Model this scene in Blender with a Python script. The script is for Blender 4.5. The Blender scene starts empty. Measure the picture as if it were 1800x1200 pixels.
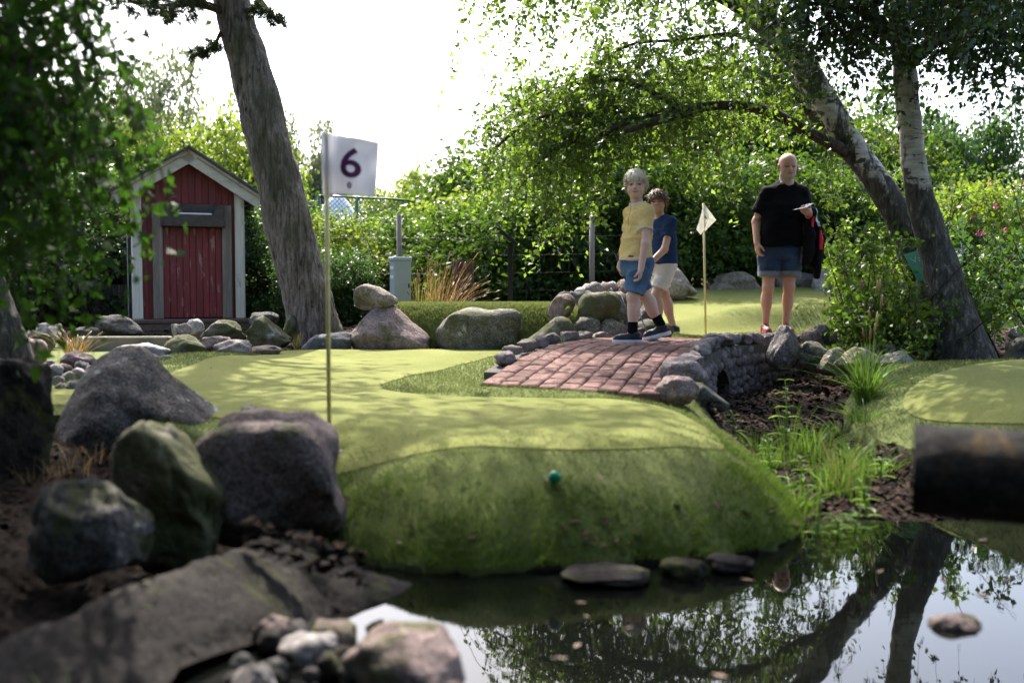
import bpy, bmesh, math, random
import numpy as np
from mathutils import Vector, Matrix
from mathutils.geometry import delaunay_2d_cdt

R = math.radians
random.seed(7)
rng = np.random.default_rng(7)
scene = bpy.context.scene
COL = scene.collection

# ------------------------------------------------------------------ camera
PITCH = R(3.04)
CAMZ = 0.55
cd = bpy.data.cameras.new('camera')
cam = bpy.data.objects.new('camera', cd)
COL.objects.link(cam)
cam.location = (0, 0, CAMZ)
cam.rotation_euler = (R(90) - PITCH, 0, 0)
cd.lens = 35
cd.sensor_width = 36
cd.clip_start = 0.05
cd.clip_end = 2000
cd.dof.use_dof = True
cd.dof.focus_distance = 8.3
cd.dof.aperture_fstop = 1.7
scene.camera = cam

# ------------------------------------------------------------------ sky + sun
SUN_AZ, SUN_EL = R(-16), R(50)
world = bpy.data.worlds.new('World')
scene.world = world
world.use_nodes = True
wn = world.node_tree.nodes
wl = world.node_tree.links
sky = wn.new('ShaderNodeTexSky')
sky.sky_type = 'NISHITA'
sky.sun_disc = False
sky.sun_elevation = SUN_EL
sky.sun_rotation = SUN_AZ
sky.air_density = 1.0
sky.dust_density = 4.0
sky.ozone_density = 1.0
wn['Background'].inputs['Strength'].default_value = 0.15
wl.new(sky.outputs[0], wn['Background'].inputs['Color'])
sd = bpy.data.lights.new('sun', 'SUN')
sd.energy = 3.2
sd.angle = R(0.53)
sd.color = (1.0, 0.95, 0.86)
sun = bpy.data.objects.new('sun', sd)
COL.objects.link(sun)
sdir = Vector((math.sin(SUN_AZ) * math.cos(SUN_EL), math.cos(SUN_AZ) * math.cos(SUN_EL), math.sin(SUN_EL)))
sun.rotation_euler = (-sdir).to_track_quat('-Z', 'Y').to_euler()
sun.location = (0, 0, 30)
scene.view_settings.view_transform = 'Standard'
scene.view_settings.look = 'None'
scene.view_settings.gamma = 1.0
scene.view_settings.exposure = 2.0
scene.cycles.use_denoising = True
scene.cycles.max_bounces = 8
scene.cycles.transparent_max_bounces = 8
scene.cycles.caustics_reflective = False
scene.cycles.caustics_refractive = False
scene.cycles.sample_clamp_indirect = 6.0

# ------------------------------------------------------------------ pixel -> place
CP, SP = math.cos(PITCH), math.sin(PITCH)
def ray(px, py):
    x = (px - 900) / 1750.0
    y = (600 - py) / 1750.0
    return np.array([x, CP + y * SP, -SP + y * CP])
def P(px, py, D):
    r = ray(px, py)
    return np.array([0, 0, CAMZ]) + r * (D / r[1])
def G(px, py, z):
    r = ray(px, py)
    return np.array([0, 0, CAMZ]) + r * ((z - CAMZ) / r[2])

# ------------------------------------------------------------------ noise
def _hash(ix, iy, iz, seed):
    h = (ix.astype(np.uint32) * np.uint32(374761393) + iy.astype(np.uint32) * np.uint32(668265263)
         + iz.astype(np.uint32) * np.uint32(2246822519) + np.uint32((seed * 3266489917) & 0xffffffff))
    h = (h ^ (h >> np.uint32(13))) * np.uint32(1274126177)
    h = h ^ (h >> np.uint32(16))
    return (h & np.uint32(0xffff)).astype(np.float64) / 32767.5 - 1.0
def vnoise(p, seed=0):
    p = np.asarray(p, float)
    i = np.floor(p).astype(np.int64)
    f = p - i
    u = f * f * f * (f * (f * 6 - 15) + 10)
    res = 0
    for a in (0, 1):
        wx = u[:, 0] if a else 1 - u[:, 0]
        for b in (0, 1):
            wy = u[:, 1] if b else 1 - u[:, 1]
            for c in (0, 1):
                wz = u[:, 2] if c else 1 - u[:, 2]
                res = res + wx * wy * wz * _hash(i[:, 0] + a, i[:, 1] + b, i[:, 2] + c, seed)
    return res
def fbm(p, seed=0, octv=4, gain=0.5):
    r, a, q = 0, 1.0, np.asarray(p, float)
    for k in range(octv):
        r = r + a * vnoise(q, seed + k * 17)
        q = q * 2.03 + 11.3
        a *= gain
    return r
def sstep(a, b, x):
    t = np.clip((x - a) / (b - a), 0, 1)
    return t * t * (3 - 2 * t)

# ------------------------------------------------------------------ objects
def fmesh(name, V, F, smooth=True):
    V = np.ascontiguousarray(V, dtype=np.float32)
    me = bpy.data.meshes.new(name)
    if isinstance(F, np.ndarray):
        m, k = F.shape
        me.vertices.add(len(V)); me.vertices.foreach_set('co', V.ravel())
        me.loops.add(m * k); me.loops.foreach_set('vertex_index', F.astype(np.int32).ravel())
        me.polygons.add(m)
        me.polygons.foreach_set('loop_start', np.arange(0, m * k, k, dtype=np.int32))
        me.polygons.foreach_set('loop_total', np.full(m, k, dtype=np.int32))
        me.update(calc_edges=True)
    else:
        me.from_pydata([tuple(v) for v in V.tolist()], [], F)
        me.update()
    if smooth:
        me.polygons.foreach_set('use_smooth', np.ones(len(me.polygons), dtype=bool))
    return me
def wloc(o):
    p = Vector((0, 0, 0))
    while o is not None:
        p = p + o.location
        o = o.parent
    return np.array(p)
def tag(o, label=None, cat=None, group=None, kind=None):
    if label: o['label'] = label
    if cat: o['category'] = cat
    if group: o['group'] = group
    if kind: o['kind'] = kind
    return o
def obj(name, V, F, m, parent=None, origin=None, smooth=True):
    """one mesh object; V in world coordinates"""
    V = np.asarray(V, float)
    base = wloc(parent) if parent else np.zeros(3)
    org = np.array(origin, float) if origin is not None else (base if parent else np.zeros(3))
    me = fmesh(name, V - org, F, smooth)
    ms = m if isinstance(m, (list, tuple)) else [m]
    for x in ms: me.materials.append(x)
    o = bpy.data.objects.new(name, me)
    COL.objects.link(o)
    o.location = org - base
    if parent: o.parent = parent
    return o
def thing(name, label, cat, loc, group=None):
    o = bpy.data.objects.new(name, None)
    o.empty_display_size = 0.1
    COL.objects.link(o)
    o.location = loc
    return tag(o, label, cat, group)
def setcol(o, C):
    me = o.data
    a = me.color_attributes.new('Col', 'FLOAT_COLOR', 'POINT')
    c = np.ones((len(me.vertices), 4), dtype=np.float32)
    c[:, :3] = C
    a.data.foreach_set('color', c.ravel())

class MB:
    """collects shapes for one part"""
    def __init__(s): s.V = []; s.F = []; s.n = 0
    def add(s, V, F):
        V = np.asarray(V, float)
        s.V.append(V)
        s.F += [tuple(int(i) + s.n for i in f) for f in F]
        s.n += len(V)
        return s
    def box(s, c, size, M=None, bev=0.0):
        x, y, z = np.array(size) / 2.0
        if bev <= 0:
            V = np.array([[sx * x, sy * y, sz * z] for sz in (-1, 1) for sy in (-1, 1) for sx in (-1, 1)])
            F = [(0, 2, 3, 1), (4, 5, 7, 6), (0, 1, 5, 4), (2, 6, 7, 3), (0, 4, 6, 2), (1, 3, 7, 5)]
        else:
            b = bev
            bm = bmesh.new(); bmesh.ops.create_cube(bm, size=1)
            for v in bm.verts: v.co = (v.co.x * 2 * x, v.co.y * 2 * y, v.co.z * 2 * z)
            bmesh.ops.bevel(bm, geom=list(bm.edges), offset=b, segments=1, affect='EDGES')
            bm.verts.index_update()
            V = np.array([v.co[:] for v in bm.verts]); F = [tuple(v.index for v in f.verts) for f in bm.faces]
            bm.free()
        if M is not None: V = V @ np.array(M).T
        return s.add(V + np.array(c), F)
    def tube(s, pts, rad, n=8, cap=True):
        V, F = tube(pts, rad, n, cap)
        return s.add(V, F)
    def build(s, name, m, parent=None, origin=None, smooth=False):
        return obj(name, np.vstack(s.V), s.F, m, parent, origin, smooth)

def tube(pts, rad, n=8, cap=True, flat=None):
    pts = np.asarray(pts, float)
    rad = np.broadcast_to(np.asarray(rad, float), (len(pts),))
    T = np.gradient(pts, axis=0)
    T /= np.linalg.norm(T, axis=1)[:, None] + 1e-9
    ref = np.array([0.31, 0.17, 0.93]) if abs(T[0, 2]) < 0.8 else np.array([0.93, 0.31, 0.1])
    a = np.linspace(0, 2 * np.pi, n, endpoint=False)
    V = []
    u = np.cross(T[0], ref); u /= np.linalg.norm(u)
    for i in range(len(pts)):
        u = u - T[i] * np.dot(u, T[i]); u /= np.linalg.norm(u)
        w = np.cross(T[i], u)
        V.append(pts[i] + rad[i] * (np.cos(a)[:, None] * u + np.sin(a)[:, None] * w))
    V = np.vstack(V)
    F = []
    for i in range(len(pts) - 1):
        for j in range(n):
            k = (j + 1) % n
            F.append((i * n + j, i * n + k, (i + 1) * n + k, (i + 1) * n + j))
    if cap:
        F.append(tuple(range(n - 1, -1, -1)))
        F.append(tuple(range((len(pts) - 1) * n, len(pts) * n)))
    return V, F
def smooth_path(pts, n):
    """catmull-rom through pts (any columns)"""
    pts = np.asarray(pts, float)
    q = np.vstack([2 * pts[0] - pts[1], pts, 2 * pts[-1] - pts[-2]])
    out = []
    seg = len(pts) - 1
    for t in np.linspace(0, seg, n):
        i = min(int(t), seg - 1); u = t - i
        p0, p1, p2, p3 = q[i], q[i + 1], q[i + 2], q[i + 3]
        out.append(0.5 * (2 * p1 + (p2 - p0) * u + (2 * p0 - 5 * p1 + 4 * p2 - p3) * u * u + (3 * p1 - p0 - 3 * p2 + p3) * u ** 3))
    return np.array(out)
def rotz(a):
    c, s = math.cos(a), math.sin(a)
    return np.array([[c, -s, 0], [s, c, 0], [0, 0, 1.0]])
def axes_to_mat(x, y, z):
    return np.array([x, y, z], float).T
# ------------------------------------------------------------------ materials
def mat(name):
    m = bpy.data.materials.new(name)
    m.use_nodes = True
    nt = m.node_tree
    return m, nt, nt.nodes['Principled BSDF'], nt.nodes['Material Output']
def N(nt, t, **kw):
    n = nt.nodes.new(t)
    for k, v in kw.items():
        if k in n.inputs: n.inputs[k].default_value = v
        else: setattr(n, k, v)
    return n
def coords(nt, scale=(1, 1, 1), rnd=True):
    tc = N(nt, 'ShaderNodeTexCoord')
    mp = N(nt, 'ShaderNodeMapping')
    mp.inputs['Scale'].default_value = scale
    nt.links.new(tc.outputs['Object'], mp.inputs['Vector'])
    if rnd:
        oi = N(nt, 'ShaderNodeObjectInfo')
        ml = N(nt, 'ShaderNodeMath', operation='MULTIPLY'); ml.inputs[1].default_value = 57.0
        nt.links.new(oi.outputs['Random'], ml.inputs[0])
        nt.links.new(ml.outputs[0], mp.inputs['Location'])
    return mp.outputs[0]
def noise_n(nt, vec, scale, detail=4, rough=0.55, dist=0.0):
    n = N(nt, 'ShaderNodeTexNoise', Scale=scale, Detail=detail, Roughness=rough, Distortion=dist)
    nt.links.new(vec, n.inputs['Vector'])
    return n.outputs['Fac']
def ramp(nt, fac, stops):
    r = N(nt, 'ShaderNodeValToRGB')
    e = r.color_ramp.elements
    while len(e) > 1: e.remove(e[-1])
    for i, (p, c) in enumerate(stops):
        el = e[0] if i == 0 else e.new(p)
        el.position = p
        el.color = (c, c, c, 1) if isinstance(c, (int, float)) else (*c, 1)
    nt.links.new(fac, r.inputs[0])
    return r.outputs[0]
def mix(nt, fac, a, b, mode='MIX'):
    n = N(nt, 'ShaderNodeMix', data_type='RGBA', blend_type=mode)
    for s, v in ((0, fac), (6, a), (7, b)):
        if isinstance(v, (int, float)): n.inputs[s].default_value = v
        elif isinstance(v, tuple): n.inputs[s].default_value = (*v, 1)
        else: nt.links.new(v, n.inputs[s])
    return n.outputs[2]
def bump(nt, bs, h, strength=0.5, dist=0.02, prev=None):
    b = N(nt, 'ShaderNodeBump', Strength=strength, Distance=dist)
    nt.links.new(h, b.inputs['Height'])
    if prev is not None: nt.links.new(prev, b.inputs['Normal'])
    if bs is not None: nt.links.new(b.outputs[0], bs.inputs['Normal'])
    return b.outputs[0]

def plain(name, c, rough=0.6, metal=0.0, var=0.25, vs=8.0, bmp=0.0, bs_=60.0, scale=(1, 1, 1), spec=0.3):
    m, nt, b, o = mat(name)
    v = coords(nt, scale)
    f = noise_n(nt, v, vs, 5)
    d = tuple(x * (1 - var) for x in c); l = tuple(min(1, x * (1 + var)) for x in c)
    nt.links.new(ramp(nt, f, [(0.3, d), (0.7, l)]), b.inputs['Base Color'])
    b.inputs['Roughness'].default_value = rough
    b.inputs['Metallic'].default_value = metal
    b.inputs['Specular IOR Level'].default_value = spec
    if bmp > 0: bump(nt, b, noise_n(nt, v, bs_, 5), bmp, 0.01)
    return m

def rock_mat(name, c1, c2, speck=0.5, moss=0.0, mosscol=(0.075, 0.08, 0.03), lich=0.15, rnd=0.0):
    m, nt, b, o = mat(name)
    v = coords(nt)
    base = ramp(nt, noise_n(nt, v, 3.2, 5, 0.6, 0.6), [(0.32, c1), (0.66, c2)])
    sp = ramp(nt, noise_n(nt, v, 95, 3, 0.7), [(0.36, 1 - speck), (0.5, 1.0), (0.68, 1 + speck * 0.7)])
    col = mix(nt, 1.0, base, sp, 'MULTIPLY')
    sp2 = ramp(nt, noise_n(nt, v, 22, 4, 0.7), [(0.35, 0.72), (0.6, 1.12)])
    col = mix(nt, 1.0, col, sp2, 'MULTIPLY')
    # cracks / veins
    vo = N(nt, 'ShaderNodeTexNoise', Scale=2.4, Detail=6, Roughness=0.6, Distortion=1.6)
    nt.links.new(v, vo.inputs['Vector'])
    cr = ramp(nt, vo.outputs['Fac'], [(0.485, 1.0), (0.498, 0.55), (0.512, 1.0)])
    col = mix(nt, 1.0, col, cr, 'MULTIPLY')
    if lich > 0:
        lf = ramp(nt, noise_n(nt, v, 9, 6, 0.7, 0.3), [(0.66 - lich * 0.3, 0.0), (0.72 - lich * 0.3, 0.75)])
        col = mix(nt, lf, col, (0.42, 0.43, 0.40))
    if moss > 0:
        mf = ramp(nt, noise_n(nt, v, 4.2, 6, 0.65, 0.5), [(0.62 - moss * 0.3, 0.0), (0.72 - moss * 0.3, 0.85)])
        col = mix(nt, mf, col, mosscol)
    if rnd > 0:
        oi = N(nt, 'ShaderNodeObjectInfo')
        col = mix(nt, 1.0, col, ramp(nt, oi.outputs['Random'], [(0.0, 1 - rnd), (0.5, 1.0), (1.0, 1 + rnd * 0.6)]), 'MULTIPLY')
    nt.links.new(col, b.inputs['Base Color'])
    b.inputs['Roughness'].default_value = 0.85
    b.inputs['Specular IOR Level'].default_value = 0.12
    n1 = bump(nt, None, vo.outputs['Fac'], 0.35, 0.05)
    n2 = bump(nt, None, noise_n(nt, v, 26, 6, 0.7), 0.9, 0.025, n1)
    bump(nt, b, noise_n(nt, v, 130, 3, 0.6), 0.5, 0.005, n2)
    return m

def turf_mat(name, c1, c2, fine=420.0, bmp=0.6, patch=1.4, sheen=0.3, dry=0.0):
    m, nt, b, o = mat(name)
    v = coords(nt, rnd=False)
    a = ramp(nt, noise_n(nt, v, patch, 5, 0.6), [(0.33, c1), (0.68, c2)])
    f = noise_n(nt, v, fine, 2, 0.7)
    g = ramp(nt, f, [(0.3, 0.62), (0.7, 1.38)])
    col = mix(nt, 1.0, a, g, 'MULTIPLY')
    f2 = ramp(nt, noise_n(nt, v, fine * 0.12, 4, 0.7), [(0.3, 0.8), (0.7, 1.2)])
    col = mix(nt, 1.0, col, f2, 'MULTIPLY')
    if dry > 0:
        df = ramp(nt, noise_n(nt, v, 5.5, 6, 0.7), [(0.60, 0.0), (0.74, dry)])
        col = mix(nt, df, col, (0.11, 0.085, 0.045))
    nt.links.new(col, b.inputs['Base Color'])
    b.inputs['Roughness'].default_value = 0.9
    b.inputs['Specular IOR Level'].default_value = 0.04
    b.inputs['Sheen Weight'].default_value = sheen
    b.inputs['Sheen Roughness'].default_value = 0.5
    b.inputs['Sheen Tint'].default_value = (0.9, 1.0, 0.6, 1)
    n1 = bump(nt, None, noise_n(nt, v, fine * 0.06, 4, 0.6), 0.25, 0.02)
    bump(nt, b, f, bmp, 0.006, n1)
    return m

def leaf_mat(name, dark, light, trans, tw=0.45, rough=0.42, spec=0.45):
    m, nt, b, o = mat(name)
    gi = N(nt, 'ShaderNodeNewGeometry')
    c = ramp(nt, gi.outputs['Random Per Island'], [(0.0, dark), (0.75, light), (1.0, tuple(min(1, x * 1.35) for x in light))])
    oi = N(nt, 'ShaderNodeObjectInfo')
    hs = N(nt, 'ShaderNodeHueSaturation')
    mr = N(nt, 'ShaderNodeMapRange'); mr.inputs[3].default_value = 0.485; mr.inputs[4].default_value = 0.515
    nt.links.new(oi.outputs['Random'], mr.inputs[0])
    nt.links.new(mr.outputs[0], hs.inputs['Hue'])
    nt.links.new(c, hs.inputs['Color'])
    nt.links.new(hs.outputs[0], b.inputs['Base Color'])
    b.inputs['Roughness'].default_value = rough
    b.inputs['Specular IOR Level'].default_value = spec
    tr = N(nt, 'ShaderNodeBsdfTranslucent')
    tcol = ramp(nt, gi.outputs['Random Per Island'], [(0.0, tuple(x * 0.75 for x in trans)), (1.0, tuple(min(1, x * 1.2) for x in trans))])
    nt.links.new(tcol, tr.inputs['Color'])
    ms = N(nt, 'ShaderNodeMixShader', Fac=tw)
    nt.links.new(b.outputs[0], ms.inputs[1]); nt.links.new(tr.outputs[0], ms.inputs[2])
    nt.links.new(ms.outputs[0], o.inputs['Surface'])
    return m

def attr_mat(name, rough=0.6, var=0.12, vs=40.0, bmp=0.2, bs_=200.0, spec=0.4, sheen=0.0, sss=0.0, blotch=0.0):
    m, nt, b, o = mat(name)
    at = N(nt, 'ShaderNodeAttribute'); at.attribute_name = 'Col'
    v = coords(nt, rnd=False)
    g = ramp(nt, noise_n(nt, v, vs, 4), [(0.3, 1 - var), (0.7, 1 + var)])
    col = mix(nt, 1.0, at.outputs['Color'], g, 'MULTIPLY')
    if blotch > 0:
        g2 = ramp(nt, noise_n(nt, v, 7, 3), [(0.3, 1 - blotch), (0.7, 1 + blotch)])
        col = mix(nt, 1.0, col, g2, 'MULTIPLY')
    nt.links.new(col, b.inputs['Base Color'])
    b.inputs['Roughness'].default_value = rough
    b.inputs['Specular IOR Level'].default_value = spec
    b.inputs['Sheen Weight'].default_value = sheen
    if sss > 0:
        b.inputs['Subsurface Weight'].default_value = sss
        b.inputs['Subsurface Radius'].default_value = (0.012, 0.004, 0.002)
        b.inputs['Subsurface Scale'].default_value = 1.0
    if bmp > 0: bump(nt, b, noise_n(nt, v, bs_, 3), bmp, 0.004)
    return m

def bark_mat(name, c1, c2, zs=0.16, sc=26.0, bm_=0.9, moss=0.0):
    m, nt, b, o = mat(name)
    v = coords(nt, (1, 1, zs), rnd=False)
    vo = N(nt, 'ShaderNodeTexNoise', Scale=sc, Detail=6, Roughness=0.62, Distortion=0.9)
    nt.links.new(v, vo.inputs['Vector'])
    col = ramp(nt, vo.outputs['Fac'], [(0.32, tuple(x * 0.25 for x in c1)), (0.45, c1), (0.68, c2)])
    v2 = coords(nt, (1, 1, 0.6), rnd=False)
    sp = ramp(nt, noise_n(nt, v2, 30, 4, 0.7), [(0.35, 0.7), (0.62, 1.1), (0.74, 1.7)])
    col = mix(nt, 1.0, col, sp, 'MULTIPLY')
    if moss > 0:
        mf = ramp(nt, noise_n(nt, v2, 3.0, 5, 0.6), [(0.5, 0.0), (0.62, moss)])
        col = mix(nt, mf, col, (0.055, 0.06, 0.028))
    nt.links.new(col, b.inputs['Base Color'])
    b.inputs['Roughness'].default_value = 0.9
    b.inputs['Specular IOR Level'].default_value = 0.15
    bump(nt, b, vo.outputs['Fac'], bm_, 0.03)
    return m

def birch_mat(name='birch_bark', thr=0.58):
    m, nt, b, o = mat(name)
    v = coords(nt, rnd=False)
    sep = N(nt, 'ShaderNodeSeparateXYZ'); nt.links.new(v, sep.inputs[0])
    vh = coords(nt, (1, 1, 5.5), rnd=False)
    white = ramp(nt, noise_n(nt, vh, 5, 5, 0.65), [(0.3, (0.22, 0.195, 0.17)), (0.62, (0.54, 0.51, 0.47))])
    marks = ramp(nt, noise_n(nt, coords(nt, (1, 1, 3.2), rnd=False), 6.5, 4, 0.55, 0.4), [(0.565, 0.0), (0.61, 0.9)])
    col = mix(nt, marks, white, (0.025, 0.022, 0.02))
    # rugged dark bark on the lower stem and in big patches
    hz = N(nt, 'ShaderNodeMapRange'); hz.inputs[1].default_value = 0.75; hz.inputs[2].default_value = 1.45
    hz.inputs[3].default_value = 0.62; hz.inputs[4].default_value = 0.0
    nt.links.new(sep.outputs['Z'], hz.inputs[0])
    big = noise_n(nt, coords(nt, (1, 1, 0.45), rnd=False), 7.0, 5, 0.6, 0.3)
    ad = N(nt, 'ShaderNodeMath', operation='ADD'); nt.links.new(hz.outputs[0], ad.inputs[0]); nt.links.new(big, ad.inputs[1])
    dk = ramp(nt, ad.outputs[0], [(thr, 0.0), (thr + 0.07, 1.0)])
    rug = ramp(nt, noise_n(nt, coords(nt, (1, 1, 0.3), rnd=False), 30, 6, 0.65, 0.6), [(0.3, (0.012, 0.011, 0.010)), (0.56, (0.075, 0.068, 0.058)), (0.72, (0.24, 0.225, 0.20))])
    col = mix(nt, dk, col, rug)
    nt.links.new(col, b.inputs['Base Color'])
    b.inputs['Roughness'].default_value = 0.8
    b.inputs['Specular IOR Level'].default_value = 0.2
    n1 = bump(nt, None, noise_n(nt, coords(nt, (1, 1, 0.3), rnd=False), 30, 6, 0.65, 0.6), 0.7, 0.03)
    bump(nt, b, noise_n(nt, vh, 14, 4), 0.25, 0.01, n1)
    return m

def wood_mat(name, c1, c2, rough=0.75, peel=None, peelamt=0.0, zdir=True):
    m, nt, b, o = mat(name)
    v = coords(nt, (1, 1, 0.06) if zdir else (0.06, 1, 1))
    g = noise_n(nt, v, 55, 5, 0.65, 0.4)
    col = ramp(nt, g, [(0.3, c1), (0.7, c2)])
    big = ramp(nt, noise_n(nt, v, 9, 4), [(0.3, 0.78), (0.7, 1.18)])
    col = mix(nt, 1.0, col, big, 'MULTIPLY')
    if peel is not None:
        pv = coords(nt, (1, 1, 0.22))
        pf = ramp(nt, noise_n(nt, pv, 16, 6, 0.7), [(0.66 - peelamt, 0.0), (0.69 - peelamt, 0.8)])
        col = mix(nt, pf, col, peel)
    nt.links.new(col, b.inputs['Base Color'])
    b.inputs['Roughness'].default_value = rough
    bump(nt, b, g, 0.35, 0.006)
    return m

M = {}
M['rock_grey'] = rock_mat('rock_grey', (0.135, 0.12, 0.116), (0.255, 0.225, 0.212), 0.6, 0.0, lich=0.25)
M['rock_pink'] = rock_mat('rock_pink', (0.20, 0.145, 0.135), (0.31, 0.235, 0.22), 0.5, 0.35, lich=0.12)
M['rock_moss'] = rock_mat('rock_moss', (0.12, 0.11, 0.09), (0.22, 0.20, 0.165), 0.4, 0.75, lich=0.15)
M['rock_tan'] = rock_mat('rock_tan', (0.20, 0.165, 0.13), (0.33, 0.28, 0.23), 0.4, 0.2, lich=0.2)
M['rock_dark'] = rock_mat('rock_dark', (0.055, 0.052, 0.05), (0.12, 0.115, 0.11), 0.45, 0.3, lich=0.05)
M['rock_speck'] = rock_mat('rock_speck', (0.11, 0.105, 0.085), (0.20, 0.185, 0.155), 0.75, 0.3, lich=0.2)
M['rock_pale'] = rock_mat('rock_pale', (0.26, 0.235, 0.225), (0.38, 0.35, 0.335), 0.35, 0.0, lich=0.25)
M['rock_wet'] = rock_mat('rock_wet', (0.014, 0.012, 0.011), (0.048, 0.041, 0.037), 0.5, 0.25, lich=-0.05)  # wet dark stone, its colour deepened further in place of foreground shade
M['rock_fore'] = rock_mat('rock_fore', (0.040, 0.036, 0.034), (0.16, 0.145, 0.138), 0.75, 0.15, lich=0.18)  # tone darkened as a whole to stand in for shade on foreground boulders
M['rock_forepink'] = rock_mat('rock_forepink', (0.095, 0.075, 0.07), (0.23, 0.18, 0.17), 0.7, 0.2, lich=0.12)  # pinkish variant with the same shade put into its colour
M['leaf_shade'] = leaf_mat('shaded_birch_leaves', (0.014, 0.036, 0.010), (0.034, 0.070, 0.016), (0.05, 0.11, 0.014), 0.35, 0.45, 0.5)  # birch leaves with the dark of the backlit crown put into their colour
M['slate'] = rock_mat('slate', (0.075, 0.078, 0.085), (0.15, 0.15, 0.155), 0.3, 0.1, lich=0.15)
M['turf_put'] = turf_mat('putting_turf', (0.128, 0.142, 0.040), (0.180, 0.190, 0.062), 520.0, 0.35, 1.1, 0.0)
M['turf_rough'] = turf_mat('rough_turf', (0.098, 0.122, 0.038), (0.150, 0.170, 0.062), 330.0, 0.9, 1.7, 0.1, dry=0.4)
M['blade'] = leaf_mat('turf_blades', (0.12, 0.145, 0.034), (0.205, 0.23, 0.085), (0.20, 0.24, 0.07), 0.28, 0.7, 0.08)
M['moss'] = leaf_mat('mossy_pile', (0.032, 0.074, 0.006), (0.095, 0.155, 0.022), (0.12, 0.21, 0.02), 0.28, 0.7, 0.05)  # mossy green that also paints in how the steep pile darkens downslope
M['soil'] = turf_mat('soil', (0.012, 0.009, 0.007), (0.034, 0.025, 0.018), 60.0, 1.0, 2.2, 0.0)
M['chips'] = plain('bark_chips', (0.055, 0.038, 0.029), 0.85, 0, 0.7, 30.0, spec=0.03)
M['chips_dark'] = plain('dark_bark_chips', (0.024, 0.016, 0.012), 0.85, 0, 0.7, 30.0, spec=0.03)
M['mud'] = plain('mud_bank', (0.12, 0.09, 0.06), 0.9, 0, 0.35, 6.0, 0.6, 40.0)
M['fallen'] = leaf_mat('fallen_leaves', (0.05, 0.03, 0.018), (0.16, 0.105, 0.06), (0.08, 0.05, 0.02), 0.15, 0.6, 0.4)
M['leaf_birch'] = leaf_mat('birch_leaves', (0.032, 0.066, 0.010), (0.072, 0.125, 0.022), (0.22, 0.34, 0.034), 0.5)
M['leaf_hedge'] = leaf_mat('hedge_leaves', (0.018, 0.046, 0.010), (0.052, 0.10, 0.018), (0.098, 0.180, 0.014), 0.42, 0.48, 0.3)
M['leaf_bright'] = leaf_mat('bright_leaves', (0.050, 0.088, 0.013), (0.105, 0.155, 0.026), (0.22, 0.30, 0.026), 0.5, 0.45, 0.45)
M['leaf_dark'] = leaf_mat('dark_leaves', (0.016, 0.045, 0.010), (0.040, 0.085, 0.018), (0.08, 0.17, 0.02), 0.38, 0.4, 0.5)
M['leaf_grey'] = leaf_mat('greygreen_leaves', (0.07, 0.095, 0.045), (0.14, 0.165, 0.085), (0.20, 0.24, 0.09), 0.4, 0.5, 0.4)
M['leaf_near'] = leaf_mat('near_birch_leaves', (0.012, 0.034, 0.008), (0.030, 0.068, 0.013), (0.055, 0.135, 0.012), 0.40, 0.6, 0.12)
M['needle'] = leaf_mat('pine_needles', (0.022, 0.038, 0.018), (0.055, 0.075, 0.035), (0.06, 0.09, 0.03), 0.25, 0.5, 0.3)
M['weed'] = leaf_mat('weed_leaves', (0.055, 0.12, 0.02), (0.13, 0.23, 0.035), (0.25, 0.42, 0.04), 0.5)
M['grass'] = leaf_mat('fresh_grass', (0.040, 0.082, 0.014), (0.095, 0.16, 0.028), (0.15, 0.26, 0.03), 0.42, 0.5, 0.3)
M['straw'] = leaf_mat('dry_grass', (0.19, 0.11, 0.045), (0.38, 0.26, 0.12), (0.35, 0.22, 0.08), 0.35)
M['strawgreen'] = leaf_mat('dry_grass_green', (0.15, 0.14, 0.035), (0.30, 0.26, 0.08), (0.30, 0.28, 0.06), 0.35)
M['rose'] = leaf_mat('rose_petals', (0.55, 0.06, 0.20), (0.75, 0.14, 0.33), (0.7, 0.1, 0.3), 0.35)
M['whiteflower'] = leaf_mat('white_petals', (0.6, 0.6, 0.55), (0.8, 0.8, 0.75), (0.6, 0.6, 0.5), 0.35)
M['bark_pine'] = bark_mat('pine_bark', (0.13, 0.105, 0.09), (0.28, 0.235, 0.21), 0.16, 26.0, 1.0, 0.55)
M['bark_dark'] = bark_mat('dark_bark', (0.035, 0.028, 0.022), (0.085, 0.07, 0.055), 0.2, 30.0, 0.9, 0.3)
M['bark_branch'] = bark_mat('branch_bark', (0.05, 0.040, 0.032), (0.13, 0.105, 0.085), 0.5, 30.0, 0.7, 0.35)
M['birch'] = birch_mat()
M['birch_dark'] = birch_mat('birch_bark_dark', 0.47)
M['stump'] = bark_mat('stump_wood', (0.09, 0.05, 0.035), (0.20, 0.115, 0.08), 0.12, 24.0, 0.8, 0.0)
M['red'] = wood_mat('red_paint', (0.095, 0.010, 0.012), (0.17, 0.018, 0.020), 0.6, (0.30, 0.16, 0.15), 0.02)
M['red_worn'] = wood_mat('worn_red_paint', (0.12, 0.012, 0.015), (0.205, 0.024, 0.028), 0.55, (0.33, 0.20, 0.19), 0.07)
M['cream'] = wood_mat('cream_paint', (0.50, 0.47, 0.40), (0.66, 0.63, 0.56), 0.7, (0.24, 0.21, 0.175), 0.04)
M['creamh'] = wood_mat('cream_paint_rake', (0.46, 0.43, 0.36), (0.62, 0.59, 0.51), 0.75, (0.20, 0.18, 0.15), 0.05, zdir=False)
M['greywood'] = wood_mat('weathered_wood', (0.13, 0.11, 0.09), (0.28, 0.24, 0.20), 0.85)
M['darkwood'] = wood_mat('dark_wood', (0.035, 0.028, 0.024), (0.085, 0.07, 0.06), 0.85, zdir=False)
M['brownwood'] = wood_mat('brown_wood', (0.065, 0.042, 0.033), (0.14, 0.095, 0.075), 0.8, zdir=False)
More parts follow.
